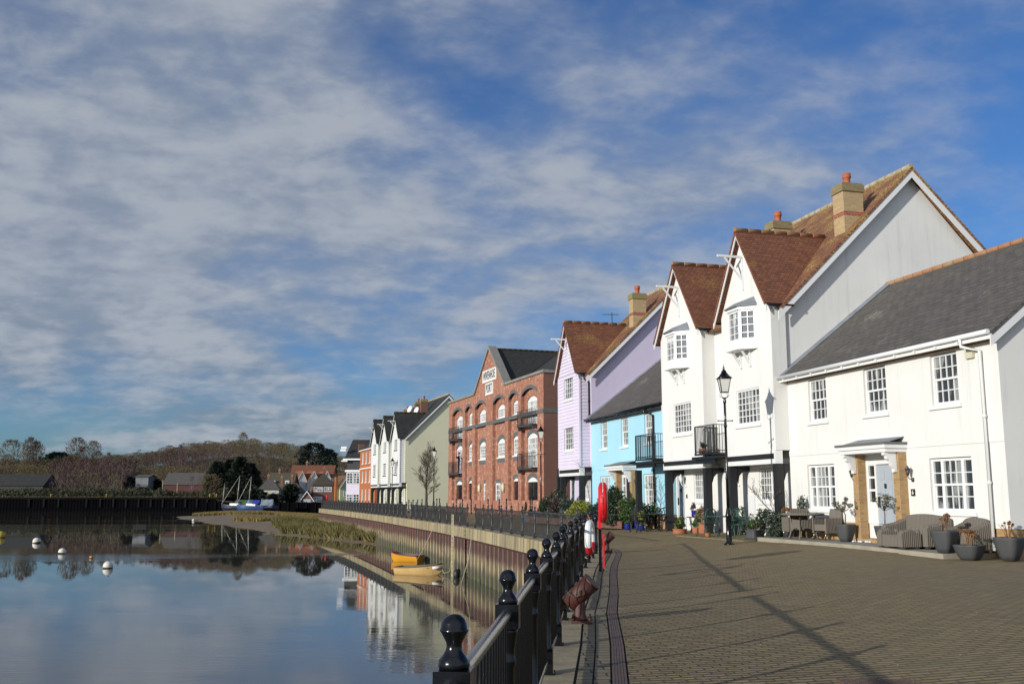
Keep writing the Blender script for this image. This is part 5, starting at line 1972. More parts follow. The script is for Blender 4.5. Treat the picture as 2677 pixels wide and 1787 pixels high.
def street_tree(name, label, P, H, W, seed):
    """Young pollarded street tree: straight leader, rising side limbs, a dense haze of fine upright twigs in an oval crown."""
    r_ = random.Random(seed)
    segs = []

    def limb(p, d, L, rad, lev):
        n_ = 4 if lev == 0 else 3
        for i in range(n_):
            d = (d + Vector((r_.gauss(0, .10), r_.gauss(0, .10), .16 + r_.gauss(0, .05)))).normalized()
            q = p + d * (L / n_)
            r0_, r1_ = rad * (1 - .22 * i), rad * (1 - .22 * (i + 1))
            segs.append((p.copy(), q.copy(), r0_, r1_))
            p = q
            if lev < 3:
                for _ in range(2):
                    a = d.orthogonal().normalized()
                    b = d.cross(a)
                    az, el = r_.uniform(0, 6.283), r_.uniform(.45, .95)
                    nd = d * math.cos(el) + (a * math.cos(az) + b * math.sin(az)) * math.sin(el)
                    limb(p.copy(), nd, L * r_.uniform(.38, .58), rad * .5, lev + 1)
    top = Vector((.1, .05, H * .62))
    pts = [Vector((0, 0, 0)), Vector((.03, .02, H * .2)), Vector((.0, .06, H * .4)), top]
    for i in range(3):
        segs.append((pts[i], pts[i + 1], .16 - .035 * i, .125 - .035 * i))
    for i in range(12):
        u_ = .22 + .42 * i / 11
        z = H * u_
        az = i * 2.4 + r_.uniform(-.4, .4)
        el = 1.15 - .95 * i / 11
        d = Vector((math.cos(az) * math.sin(el), math.sin(az) * math.sin(el), math.cos(el)))
        env = math.sin(math.pi * min(1, (u_ - .12) / .75)) ** .7
        limb(Vector((.03, .04, z)), d, W * .5 * (.50 + .35 * env), .042 - .0012 * i, 0)
    t = thing(name, label, 'tree', P, 0)
    v, f = seg_arrays(segs[:3], 8, .02)
    mesh_from(v, f, 'trunk', M['bark'], t)
    v, f = seg_arrays(segs[3:], 3, .0055)
    mesh_from(v, f, 'crown', M['bark'], t)
    return t


street_tree('bare_street_tree', 'bare winter tree in front of the cream side wall beside a lamp post', (-7.85, 92.0, .25), 6.3, 3.3, 5)
# ------------------------------------------------------------------ quayside railing
def post_mesh(gloss, lod=0):
    n_ = 20 if lod == 0 else 8
    pb = MB()
    pb.box(-.075, .075, -.075, .075, 0, .02)
    pb.box(-.055, .055, -.055, .055, .02, .20)
    pb.lathe([(.050, .20), (.052, .23), (.036, .26), (.033, .50), (.034, .70), (.042, .72), (.044, .74), (.036, .76), (.038, .80), (.052, .88), (.055, .90)], (0, 0, 0), n_)
    pb.box(-.062, .062, -.062, .062, .90, 1.025)
    pb.lathe([(.050, 1.025), (.053, 1.035), (.051, 1.052), (.040, 1.066), (.029, 1.082), (.0255, 1.096), (.027, 1.107), (.036, 1.124), (.0445, 1.139), (.0485, 1.144), (.0485, 1.149),
              (.0455, 1.152), (.043, 1.168), (.035, 1.184), (.020, 1.195), (.004, 1.198)], (0, 0, 0), n_)
    if lod == 0:
        for sx in (-.11, .11):
            pb.lathe([(.014, 0), (.014, .03), (.006, .03), (.006, .05)], (sx * .6, .09, 0), 6)
    me_o = pb.build('post', M[gloss])
    COL.objects.unlink(me_o)
    me = me_o.data
    bpy.data.objects.remove(me_o)
    return me


def railing(name, label, pts, gap, gloss, railm, lod, bar=.11, barr=.0065):
    """pts: post positions in order; gap: index of a bay left without rails (a chained opening), or None."""
    t = thing(name, label, 'railing', (0, 0, 0), 0)
    me = post_mesh(gloss, lod)
    tr, br, bars = MB(), MB(), MB()
    for i, p in enumerate(pts):
        a = pts[min(i + 1, len(pts) - 1)]
        b = pts[max(i - 1, 0)]
        o = bpy.data.objects.new('post', me)
        COL.objects.link(o)
        o.parent, o.location, o.scale = t, (*p, 0), (.96, .96, .983)
        o.rotation_euler = (0, 0, math.atan2(a[1] - b[1], a[0] - b[0]))
    def flush():
        nonlocal tr, br, bars
        if tr.v:
            tr.build('top_rail', M[railm], t)
            br.build('bottom_rail', M[gloss], t)
            bars.build('bars', M[gloss], t)
        tr, br, bars = MB(), MB(), MB()
    for i in range(len(pts) - 1):
        if gap and i in gap:
            flush()
            continue
        p, q = Vector((*pts[i], 0)), Vector((*pts[i + 1], 0))
        d = (q - p).normalized()
        p2, q2 = p + d * .057, q - d * .057
        up = Vector((0, 0, 1))
        tr.tube([p2 + up * .96, q2 + up * .96], .027, 12 if lod == 0 else 6, False)
        br.tube([p2 + up * .12, q2 + up * .12], .020, 10 if lod == 0 else 5, False)
        n_ = int((q2 - p2).length / bar)
        for k in range(1, n_):
            c = p2.lerp(q2, k / n_)
            if lod == 0:
                bars.tube([c + up * .13, c + up * .94], barr, 6, False)
            else:
                s_ = Vector((-d.y, d.x, 0)) * barr
                e = d * barr
                bars.hexa([c - s_ - e + up * .13, c + s_ - e + up * .13, c + s_ + e + up * .13, c - s_ + e + up * .13,
                           c - s_ - e + up * .94, c + s_ - e + up * .94, c + s_ + e + up * .94, c - s_ + e + up * .94], 'bt')
    flush()
    return t


NEAR = [(-.33, 1.5)] + [p for p in RAIL[1:]]
railing('quay_railing', 'glossy black railing with ball topped posts and steel handrail along the near quay edge', NEAR, (6,), 'black', 'chrome', 0)
fp = resample(FAR, 2.13)
FARP = [(p.x, p.y) for p in fp][1:]
railing('far_railing', 'weathered black iron railing with ball topped posts curving along the far stretch of quay', FARP, (9, 19), 'iron', 'iron', 1, .13, .009)
tp = [(p.x, p.y) for p in resample(TAIL, 1.9)]
railing('end_railing', 'black iron railing turning the corner at the far end of the quay', tp, None, 'iron', 'iron', 1, .15, .009)


# ------------------------------------------------------------------ lamp posts
def lamp_post(label, P, H=5.62, group='black lamp posts along the quay'):
    t = thing('lamp_post', label, 'lamp post', P, 0, group)
    s = H / 5.62
    mb = MB()
    mb.lathe([(.17, 0), (.17, .03), (.12, .06), (.088, .10), (.082, .85), (.095, .87), (.095, .90), (.078, .95), (.062, 1.08), (.048, 1.12)], (0, 0, 0), 16)
    mb.box(-.04, .04, -.09, -.08, .25, .7)
    mb.build('base', M['black'], t)
    mb = MB()
    mb.lathe([(.048, 1.12), (.044, 2.0), (.054, 2.02), (.054, 2.06), (.042, 2.09), (.038, 3.6), (.055, 3.63), (.055, 3.68), (.040, 3.72), (.036, 4.35), (.052, 4.40), (.052, 4.44), (.034, 4.5), (.06, 4.55)], (0, 0, 0), 12)
    mb.tube([(-.22, 0, 3.82), (.22, 0, 3.82)], .016, 6)
    for x in (-.22, .22):
        mb.lathe([(.028, -.02), (.028, .02)], (x, 0, 3.82), 8)
    mb.build('pole', M['black'], t)
    L = MB()
    for a in range(4):
        q = R(45 + 90 * a)
        c, s_ = math.cos(q), math.sin(q)
        L.tube([(c * .05, s_ * .05, 4.52), (c * .17, s_ * .17, 4.60), (c * .15, s_ * .15, 4.72)], .010, 5)
        L.tube([(c * .150, s_ * .150, 4.72), (c * .245, s_ * .245, 5.14)], .013, 5)
        q2 = R(135 + 90 * a)
        L.tube([(c * .15, s_ * .15, 4.72), (math.cos(q2) * .15, math.sin(q2) * .15, 4.72)], .012, 5)
    L.lathe([(.30, 5.14), (.30, 5.17), (.20, 5.24), (.12, 5.33), (.10, 5.35), (.10, 5.38), (.055, 5.42), (.03, 5.45), (.045, 5.48), (.03, 5.51), (.012, 5.54), (.004, 5.62)], (0, 0, 0), 4)
    ln = L.build('lantern', M['black'], t)
    g = MB()
    g.hexa([(math.cos(R(45 + 90 * a)) * .142, math.sin(R(45 + 90 * a)) * .142, 4.73) for a in range(4)] +
           [(math.cos(R(45 + 90 * a)) * .238, math.sin(R(45 + 90 * a)) * .238, 5.135) for a in range(4)])
    g.build('lamp_glass', M['frost'], ln)
    t.scale = (s, s, s)
    return t


for i, (x, y) in enumerate(((6.51, 30.4), (1.70, 59.0), (-6.45, 83.0), (-12.75, 107.0), (-19.4, 134.0))):
    lamp_post(('tall black lamp post standing before the nearer white gable', 'black lamp post standing before the right end of the brick warehouse', 'black lamp post beside the bare tree and cream wall',
               'black lamp post before the white boarded gables', 'black lamp post before the orange brick house')[i], (x, y, ground_z(x, y)), 5.45 if i == 0 else 5.62)

# ------------------------------------------------------------------ ball topped bollards in front of the warehouse
pb = MB()
pb.lathe([(.085, 0), (.085, .05), (.055, .10), (.048, .62), (.06, .64), (.06, .67), (.045, .70), (.040, .95), (.055, .98), (.03, 1.01), (.03, 1.03), (.06, 1.07), (.068, 1.11), (.055, 1.16), (.02, 1.19)], (0, 0, 0), 8)
bm0 = pb.build('bollard', M['black'])
bl = []
for px in (1193, 1209, 1232, 1276, 1305, 1324, 1386, 1391, 1440):
    # a line 1.1 m in front of the warehouse
    a0, d0 = Vector((-5.64 - 1.04, 88.9 - .35)), Vector((.3195, -.9476))
    kx = (px - 1338.5) / 2634
    t_ = (kx * a0.y - a0.x) / (d0.x - kx * d0.y)
    p = a0 + d0 * t_
    bl.append((p.x, p.y))
for px in (1069, 1080, 1092, 1103.5, 1115, 1142, 1149):
    y = 93 if px < 1120 else 90
    bl.append((vx(px, y), y))
for i, (x, y) in enumerate(bl):
    o = bm0 if i == 0 else bm0.copy()
    if i:
        COL.objects.link(o)
    o.location = (x, y, ground_z(x, y) - .02)
    tag(o, 'black ball topped bollard standing in the row before the brick warehouse' if i < 9 else 'black ball topped bollard standing in the row before the cream wall', 'bollard',
        'bollards before the brick warehouse' if i < 9 else 'bollards before the cream wall')


# ------------------------------------------------------------------ lifebuoy housings, lifebuoy, mooring bollards
def lifebuoy_housing(label, P, rz, post=True):
    t = thing('lifebuoy_housing', label, 'lifebuoy housing', P, rz, 'red lifebuoy housings')
    for s in (-1, 1):
        mb = MB()
        prof = [(.02, .100), (.30, .100), (.375, .085), (.415, .055), (.425, .008), (.02, .008)]
        n_ = 32
        k0 = len(mb.v)
        for r_, x in prof:
            for j in range(n_):
                a = 6.2832 * j / n_
                mb.v.append((s * x, math.cos(a) * r_, 1.425 + math.sin(a) * r_))
        for i in range(len(prof) - 1):
            for j in range(n_):
                q = (j + 1) % n_
                mb.f.append((k0 + i * n_ + j, k0 + i * n_ + q, k0 + (i + 1) * n_ + q, k0 + (i + 1) * n_ + j))
                mb.mi.append(0)
                mb.sm.append(i in (0, 1, 2))
        mb.build('shell', M['redpl'], t)
    mb = MB()
    mb.box(-.105, -.045, -.03, .03, .84, 1.12)
    mb.build('bracket', M['redpl'], t)
    mb = MB()
    mb.box(-.10, -.04, -.04, .04, 0, .88)
    mb.build('post', M['black'], t)
    mb = MB()
    mb.box(-.018, .018, -.02, .02, .06, .80)
    mb.build('backing_leg', M['redpl'], t)
    return t


lifebuoy_housing('tall red lifebuoy housing seen edge on, on a black post near the railing', (1.93, 21.4, 0), R(-5))
lifebuoy_housing('small distant red lifebuoy housing at the far end of the quay', (-24.05, 131.0, 0), R(10))

lb = thing('lifebuoy', 'red and white lifebuoy ring hanging from the railing', 'lifebuoy', (1.46, 19.0, .79), R(-12))
mb = MB()
N1, N2 = 32, 10
for i in range(N1):
    a0, a1 = 6.2832 * i / N1, 6.2832 * (i + 1) / N1
    deg = (i * 360 / N1) % 360
    mb.cur = 1 if 205 < deg < 335 else 0
    for j in range(N2):
        q = []
        for a, jj in ((a0, j), (a1, j), (a1, j + 1), (a0, j + 1)):
            b = 6.2832 * jj / N2
            r_ = .26 + .052 * math.cos(b)
            q.append((.06 * math.sin(b) * 1.1, r_ * math.cos(a), r_ * math.sin(a) * 1.05))
        mb.smooth = True
        mb.poly(q)
mb.build('ring', [M['white'], M['redpl']], lb)
mb = MB()
mb.tube([(-.10, .5, .42), (-.02, .15, .33), (.01, .02, .30)], .012, 6)
mb.build('hanging_rope', M['rope_o'], lb)
mb = MB()
mb.tube([(0, -.02, -.30), (-.08, -.12, -.36), (-.02, -.3, -.36)], .008, 5)
mb.tube([(0, -.02, -.30), (.05, -.1, -.37), (.02, .06, -.34)], .008, 5)
mb.build('grab_line', M['rope'], lb)


def mooring_bollard(label, P, rz):
    t = thing('mooring_bollard', label, 'mooring bollard', P, rz, 'rusty mooring bollards')
    mb = MB()
    mb.box(-.12, .14, -.11, .11, 0, .035)
    mb.lathe([(.105, .035), (.095, .06), (.078, .10), (.072, .20), (.076, .30)], (-.02, 0, 0), 16)
    for x in (-.10, .11):
        for y in (-.085, .085):
            mb.lathe([(.022, .035), (.022, .07), (.012, .07), (.012, .10)], (x, y, 0), 6)
    mb.build('base', M['rust'], t)
    mb = MB()
    d = Vector((.64, -.12, .62)).normalized()
    c0 = Vector((-.15, .02, .225))
    mb.tube([c0, c0 + d * .40], .116, 24)
    mb.tube([c0 + d * .385, c0 + d * .412], .121, 24)
    e = c0 + d * .2
    sd_ = Vector((.15, -1, .1)).normalized()
    mb.tube([e + sd_ * .10, e + sd_ * .165], .036, 12)
    mb.build('barrel', M['rust'], t)
    mb = MB()
    for i in range(9):
        u_ = i / 8
        p = e + sd_ * .142 + Vector((-.19 * u_, .012 * u_, -.012 + .03 * u_ - .05 * math.sin(u_ * 3.1)))
        mb.tube([p + Vector((-.014, 0, .009 * (i % 2))), p + Vector((.014, 0, -.009 * (i % 2)))], .0075, 5)
    mb.build('chain', M['drain'], t)
    return t


mooring_bollard('nearer rusty red canted mooring bollard bolted down beside the railing', (.86, 12.75, 0), R(-5))
mooring_bollard('farther rusty red canted mooring bollard beyond the red lifebuoy housing', (2.66, 28.3, 0), R(-10))

# ------------------------------------------------------------------ ladder, ropes, boats, buoys
ld = MB()
la, lbv = Vector((-3.02, 50.9, 0)), Vector((-2.93, 50.5, 0))
for p in (la, lbv):
    ld.beam(p + Vector((0, 0, -2.6)), p + Vector((0, 0, .66)), .045, .06, (0, 1, 0))
for i in range(14):
    z = -2.3 + i * .21
    ld.beam(la + Vector((0, 0, z)), lbv + Vector((0, 0, z)), .03, .03)
M['ladder'] = paint('pale_yellow_ladder_paint', (.55, .48, .27), .7, var=.3, scale=4)
tag(ld.build('quay_ladder', M['ladder']), 'pale yellow ladder fixed down the quay wall beside the cream dinghy', 'ladder')
mb = MB()
mb.lathe([(.08, 0), (.16, .06), (.17, .25), (.13, .4), (.04, .46)], (-2.75, 50.4, WATER - .06), 10)
tag(mb.build('fender_buoy', M['blackmat']), 'black tyre like fender at the foot of the quay ladder', 'fender')


def dinghy(name, label, P, rz, L, B, hullm, rimm, insm, fend=False):
    t = thing(name, label, 'dinghy', (P[0], P[1], WATER), rz, 'dinghies moored by the quay wall')
    ns, mp = 12, 6
    def sec(u_):                                              # half breadth, sheer height, keel height along the hull
        b = B / 2 * (.86 + .14 * math.sin(u_ * 3.0)) if u_ < .55 else B / 2 * max(.02, 1 - ((u_ - .55) / .45) ** 2.1)
        return b, .36 + .20 * u_ ** 2, -.12 + (.30 * max(0, (u_ - .8) / .2) ** 2)
    hull, rim, ins = MB(), MB(), MB()
    prev = None
    for i in range(ns + 1):
        u_ = i / ns
        b, sh, kl = sec(u_)
        x = (u_ - .5) * L + .12 * max(0, u_ - .85)
        row = []
        for j in range(-mp, mp + 1):
            q = j / mp
            y = b * math.copysign(abs(q) ** .62, q)
            z = kl + (sh - kl) * abs(q) ** 2.4
            row.append((x, y, z))
        if prev:
            for j in range(len(row) - 1):
                hull.smooth = True
                hull.poly([prev[j], row[j], row[j + 1], prev[j + 1]])
                ins.poly([(prev[j][0], prev[j][1] * .93, prev[j][2] + .045), (prev[j + 1][0], prev[j + 1][1] * .93, prev[j + 1][2] + .045),
                          (row[j + 1][0], row[j + 1][1] * .93, row[j + 1][2] + .045), (row[j][0], row[j][1] * .93, row[j][2] + .045)])
        else:
            hull.poly(row)
        prev = row
    for s in (0, 2 * mp):
        pts = []
        for i in range(ns + 1):
            b, sh, kl = sec(i / ns)
            pts.append(((i / ns - .5) * L + .12 * max(0, i / ns - .85), (b + .01) * (-1 if s == 0 else 1), sh + .01))
        rim.tube(pts, .035, 6)
    b, sh, kl = sec(0)
    rim.tube([(-.5 * L, -b, sh + .01), (-.5 * L, b, sh + .01)], .035, 6)
    hull.build('hull', M[hullm], t)
    rim.build('gunwale', M[rimm], t)
    ins.build('lining', M[insm], t)
    mb = MB()
    for u_ in (.18, .48, .74):
        b, sh, kl = sec(u_)
        mb.box((u_ - .5) * L - .1, (u_ - .5) * L + .1, -b * .9, b * .9, sh - .13, sh - .10)
    mb.build('thwart', M['wood'], t)
    if fend:
        mb = MB()
        for sg in (-1, 1):
            mb.tube([(L * .38, sg * B * .36, .38), (L * .46, sg * B * .22, .38), (L * .51, sg * .06, .42)], .07, 8)
        mb.build('bow_fender', M['white'], t)
    return t


M['hull_yellow'] = paint('orange_yellow_hull', (.72, .33, .022), .4, var=.08)
M['hull_cream'] = paint('cream_yellow_hull', (.66, .43, .17), .5, var=.12, scale=3)
M['maroon'] = paint('maroon_rim', (.22, .025, .03), .5, var=.2)
M['lining'] = paint('grey_boat_lining', (.10, .095, .085), .7, var=.2)
dinghy('yellow_dinghy', 'orange yellow dinghy with maroon and white rim moored by the quay wall', (-6.55, 62.8), math.atan2(.45, -.9), 2.1, 1.15, 'hull_yellow', 'maroon', 'lining')
dinghy('cream_dinghy', 'cream dinghy with grey rim and white bow fender moored near the ladder', (-4.75, 52.3), math.atan2(-.36, .93), 2.5, 1.2, 'hull_cream', 'wood', 'lining', True)
for lab, pts in (('slack mooring rope hanging from the quay edge to the cream dinghy', [(-2.95, 51.6, .02), (-3.0, 51.55, -1.2), (-3.15, 51.5, -2.2), (-3.45, 51.75, -2.3), (-3.62, 51.8, -1.95)]),
                 ('thin mooring rope hanging straight down the piling right of the ladder', [(-1.85, 47.2, .02), (-2.0, 47.1, -1.3), (-2.35, 47.0, -2.45)]),
                 ('thin mooring rope slanting down the piling left of the ladder', [(-4.35, 57.0, .02), (-4.9, 57.3, -1.2), (-5.5, 58.6, -2.1), (-5.6, 61.0, -2.05)])):
    mb = MB()
    mb.tube(pts, .018, 5)
    tag(mb.build('mooring_rope', M['rope']), lab, 'rope', 'mooring ropes')

M['buoy_white'] = paint('weathered_white_buoy', (.72, .69, .60), .5, var=.15, scale=3, streak=.3)
M['weed'] = paint('dark_weed', (.06, .045, .02), .9)
M['buoy_yellow'] = paint('yellow_buoy', (.55, .40, .05), .5)
M['buoy_orange'] = paint('orange_buoy', (.60, .28, .04), .5)
for i, (x, y, d, mm, lab) in enumerate((
        (-49.6, 98.3, .9, 'buoy_yellow', 'yellow mooring buoy cut by the left edge of the picture'),
        (-40.8, 87.1, .66, 'buoy_white', 'white mooring buoy farthest left of the three white ones'),
        (-31.5, 71.1, .54, 'buoy_white', 'white mooring buoy with a pointed top between two others'),
        (-22.55, 56.8, .54, 'buoy_white', 'nearest white mooring buoy with a dark ring on top'),
        (-27.2, 65.7, .24, 'buoy_orange', 'small orange float between two white mooring buoys'),
        (-52.0, 165.0, .5, 'buoy_white', 'tiny distant white buoy near the tip of the mud bank'))):
    t = thing('mooring_buoy', lab, 'buoy', (x, y, WATER), 0, 'mooring buoys on the river')
    t.rotation_euler = (R(rnd.uniform(-8, 8)), R(rnd.uniform(4, 16)), rnd.uniform(0, 6))
    r_ = d / 2
    k = [(r_ * math.cos(a), r_ * math.sin(a) + r_ * .42) for a in [R(q) for q in range(-18, 88, 9)]]
    mb = MB()
    mb.lathe(k + [(.02, r_ * 1.45)], (0, 0, 0), 18)
    mb.build('float', M[mm], t)
    mb = MB()
    mb.lathe([(r_ * .80, -.1), (r_ * .97, r_ * .02), (r_ * .99, r_ * .14), (r_ * .93, r_ * .16)], (0, 0, 0), 18)
    mb.build('weed_band', M['weed'], t)
    mb = MB()
    mb.lathe([(r_ * .16, r_ * 1.38), (r_ * .16, r_ * 1.5), (r_ * .06, r_ * 1.5), (r_ * .06, r_ * 1.68)], (0, 0, 0), 8)
    mb.tube([(0, 0, r_ * 1.6), (r_ * .25, 0, r_ * 1.75)], r_ * .05, 5)
    mb.build('mooring_eye', M['iron'], t)


def yacht(name, label, P, rz, L, B, hullm, deckm, mast, lean=.0, forestay=True, covers=(), z=-2.0):
    t = thing(name, label, 'boat', (P[0], P[1], z), rz, 'boats moored in the creek')
    hull, deck = MB(), MB()
    prev = None
    for i in range(11):
        u_ = i / 10
        b = B / 2 * (math.sin(min(1, u_ * 1.5 + .12) * 1.57) if u_ < .6 else max(.02, 1 - ((u_ - .6) / .4) ** 2))
        sh = 1.35 + .35 * u_ ** 2
        row = [((u_ - .5) * L * (1 if f_ else .82), b * s_ * q, z_) for f_, s_, q, z_ in
               ((1, -1, 1, sh), (1, -1, .93, sh * .55), (0, -1, .4, .1), (0, 1, .4, .1), (1, 1, .93, sh * .55), (1, 1, 1, sh))]
        if prev:
            for j in range(5):
                hull.smooth = True
                hull.poly([prev[j], row[j], row[j + 1], prev[j + 1]])
            deck.poly([prev[0], row[0], row[5], prev[5]])
        else:
            hull.poly(row)
        prev = row
    hull.build('hull', M[hullm], t)
    deck.box(-L * .22, L * .12, -B * .28, B * .28, 1.36, 1.95)
    deck.build('deck', M[deckm], t)
    if mast:
        h_, mx = mast
        mb = MB()
        top_ = (mx * L + lean * h_, 0, 1.5 + h_)
        mb.tube([(mx * L, 0, 1.5), top_], [.075, .05], 8)
        mb.tube([(mx * L + lean * h_ * .5, -.7, 1.5 + h_ * .52), (mx * L + lean * h_ * .5, .7, 1.5 + h_ * .52)], .03, 5)
        m_ = mb.build('mast', M['mast'], t)
        mb = MB()
        for sg in (-1, 1):
            mb.tube([(mx * L, sg * B * .45, 1.5), (mx * L + lean * h_ * .5, sg * .7, 1.5 + h_ * .52), top_], .014, 4)
        mb.tube([(-L * .48, 0, 1.5), top_], .014, 4)
        mb.build('rigging', M['iron'], m_)
        if forestay:
            mb = MB()
            mb.tube([(L * .5, 0, 1.75), (top_[0] + .1, 0, top_[2] - .15)], [.06, .03], 6)
            mb.build('furled_sail', M['mast'], m_)
    for nm, mm, x0, x1, z0, z1, w_ in covers:
        mb = MB()
        n_ = 6
        for i in range(n_):
            xa, xb = x0 + (x1 - x0) * i / n_, x0 + (x1 - x0) * (i + 1) / n_
            za, zb2 = z1 + .06 * math.sin(i * 2.3), z1 + .06 * math.sin((i + 1) * 2.3)
            mb.poly([(xa, -w_, z0), (xb, -w_, z0), (xb, 0, zb2), (xa, 0, za)])
            mb.poly([(xa, w_, z0), (xb, w_, z0), (xb, 0, zb2), (xa, 0, za)])
        mb.poly([(x0, -w_, z0), (x0, w_, z0), (x0, 0, z1)])
        mb.poly([(x1, -w_, z0), (x1, w_, z0), (x1, 0, z1)])
        mb.build(nm, M[mm], t)
    return t


M['mast'] = paint('silvery_mast', (.60, .57, .48), .4, .3)
M['hull_blue'] = paint('blue_hull', (.035, .085, .22), .4, var=.2)
M['hull_navy'] = paint('navy_hull', (.016, .020, .045), .5, var=.2)
M['tarp_blue'] = paint('royal_blue_canvas', (.02, .035, .34), .7, var=.15)
M['tarp_sky'] = paint('light_blue_canvas', (.06, .22, .48), .7, var=.15)
M['tarp_green'] = paint('green_tarpaulin', (.055, .11, .05), .7, var=.15)
M['tarp_grey'] = paint('grey_tarpaulin', (.24, .28, .33), .55, var=.25, scale=2, bump=.6, bscale=3)
yacht('blue_yacht', 'blue hulled yacht with white cabin, bright blue cover and pale mast in the creek', (vx(655, 234), 234), R(172), 6.6, 2.3, 'hull_blue', 'white', (6.6, .06), -.06, True,
      [('boom_cover', 'tarp_blue', -2.3, -.7, 1.9, 2.75, .9), ('sail_cover', 'tarp_sky', .2, .75, 1.7, 2.6, .35)])
yacht('dark_yacht', 'dark hulled yacht with a slender mast and furled sail left of the blue yacht', (vx(612, 240), 240), R(168), 6.4, 2.2, 'hull_navy', 'white', (6.9, -.12), -.07, True,
      [('sail_cover', 'hull_navy', -1.0, -.3, 1.8, 2.6, .3)])
yacht('small_sailboat', 'small navy sailing boat with a short mast beside the end of the far quay', (vx(588, 246), 246), R(175), 4.4, 1.9, 'hull_navy', 'hull_navy', (5.2, .12), -.06, False,
      [('boat_cover', 'hull_navy', -1.8, 1.0, 1.5, 2.0, .8)])
yacht('green_covered_boat', 'boat under a green tarpaulin behind the blue yacht', (vx(640, 241), 241), R(178), 5.0, 2.0, 'hull_navy', 'hull_navy', None, 0, False, [('tarpaulin', 'tarp_green', -2.2, 1.6, 1.45, 2.75, 1.1)])
yacht('tarpaulined_boat', 'boat wrapped in a pale grey tarpaulin at the right end of the moored boats', (vx(699, 238), 238), R(178), 5.6, 2.2, 'hull_navy', 'hull_navy', None, 0, False,
      [('tarpaulin', 'tarp_grey', -1.5, 1.4, .9, 2.85, 1.3)])
# ------------------------------------------------------------------ terrace furniture and pots
def wicker(name='woven_wicker', c1=(.20, .172, .135), c2=(.075, .064, .052), f=38.0):
    m, t, p = material(name)
    uv = t.n('ShaderNodeTexCoord').outputs['UV']
    wv = t.n('ShaderNodeTexWave', bands_direction='X', in_Scale=f / 6.2832 * 1.0, in_Distortion=.6, in_Detail=1.0)
    t.put(wv.inputs['Vector'], uv)
    b = t.n('ShaderNodeTexBrick', i0=uv, in_Color1=(1, 1, 1), in_Color2=(.8, .8, .8), in_Mortar=(.3, .3, .3), in_Scale=1.0, in_Mortar_Size=.0025, in_Brick_Width=.034, in_Row_Height=.011)
    c = t.mix(t.math('MULTIPLY', b.outputs[0], .9), c2, c1)
    t.put(p.inputs['Base Color'], c)
    t.put(p.inputs['Roughness'], .7)
    t.put(p.inputs['Normal'], t.n('ShaderNodeBump', in_Strength=.55, in_Distance=.02, in_Height=wv.outputs[1]).outputs[0])
    return m


M['wicker'] = wicker()
M['patio'] = brick('concrete_patio_slabs', (.34, .315, .26), (.30, .28, .235), (.14, .13, .09), .60, .60, .008, offs=0.0, patch=(.25, .24, .17), pf=.5)
M['apron'] = paint('mossy_gravel_apron', (.235, .195, .105), .9, var=.3, scale=3, bump=.5, bscale=30, col2=(.16, .145, .07))
M['kerb'] = paint('pale_concrete_edge', (.36, .32, .24), .85, var=.25, scale=3, bump=.3)


def PATZ(s):
    return ground_z(*street(s, 1.5)) + .014


def site(s, k, z=None):
    x, y = street(s, k)
    return (x, y, (PATZ(s) if 9.3 < s < 20.6 and k < 1.6 else ground_z(x, y)) if z is None else z)


def pz6(s):
    return .268 + .045 * ramp(.5, 4.5, s)


for s0, s1, k1, name, zf in ((.59, 9.2, 1.42, 'near_patio', pz6), (9.3, 14.3, 1.75, 'middle_patio', lambda s: PATZ(s)), (14.4, 20.6, 1.35, 'black_set_patio', lambda s: PATZ(s))):
    mb = MB()
    n_ = int((s1 - s0) / .6)
    for i in range(n_):
        a, b = s0 + (s1 - s0) * i / n_, s0 + (s1 - s0) * (i + 1) / n_
        q = [street(a, -.3), street(a, k1), street(b, k1), street(b, -.3)]
        za, zb = zf(a), zf(b)
        mb.cur = 0
        mb.poly([(*q[0], za), (*q[1], za), (*q[2], zb), (*q[3], zb)])
        mb.cur = 1
        mb.poly([(*q[1], za), (*q[2], zb), (*q[2], -.05), (*q[1], -.05)])
        if i == 0:
            mb.poly([(*q[0], za), (*q[1], za), (*q[1], -.05), (*q[0], -.05)])
    o = mb.build('patio', [M['patio'] if s0 < 1 else M['apron'], M['kerb'] if s0 < 1 else M['apron']])
    o['kind'] = 'structure'


def arm_profile(D, ha, hb):                                   # side outline of an arm that sweeps up to the back
    pts = [(0, .05), (D, .05)]
    top = [(D, hb), (D * .92, hb + .01), (D * .80, hb - .03), (D * .62, ha + (hb - ha) * .45), (D * .45, ha + .03), (D * .2, ha), (.05, ha), (.0, ha - .05)]
    return pts + top


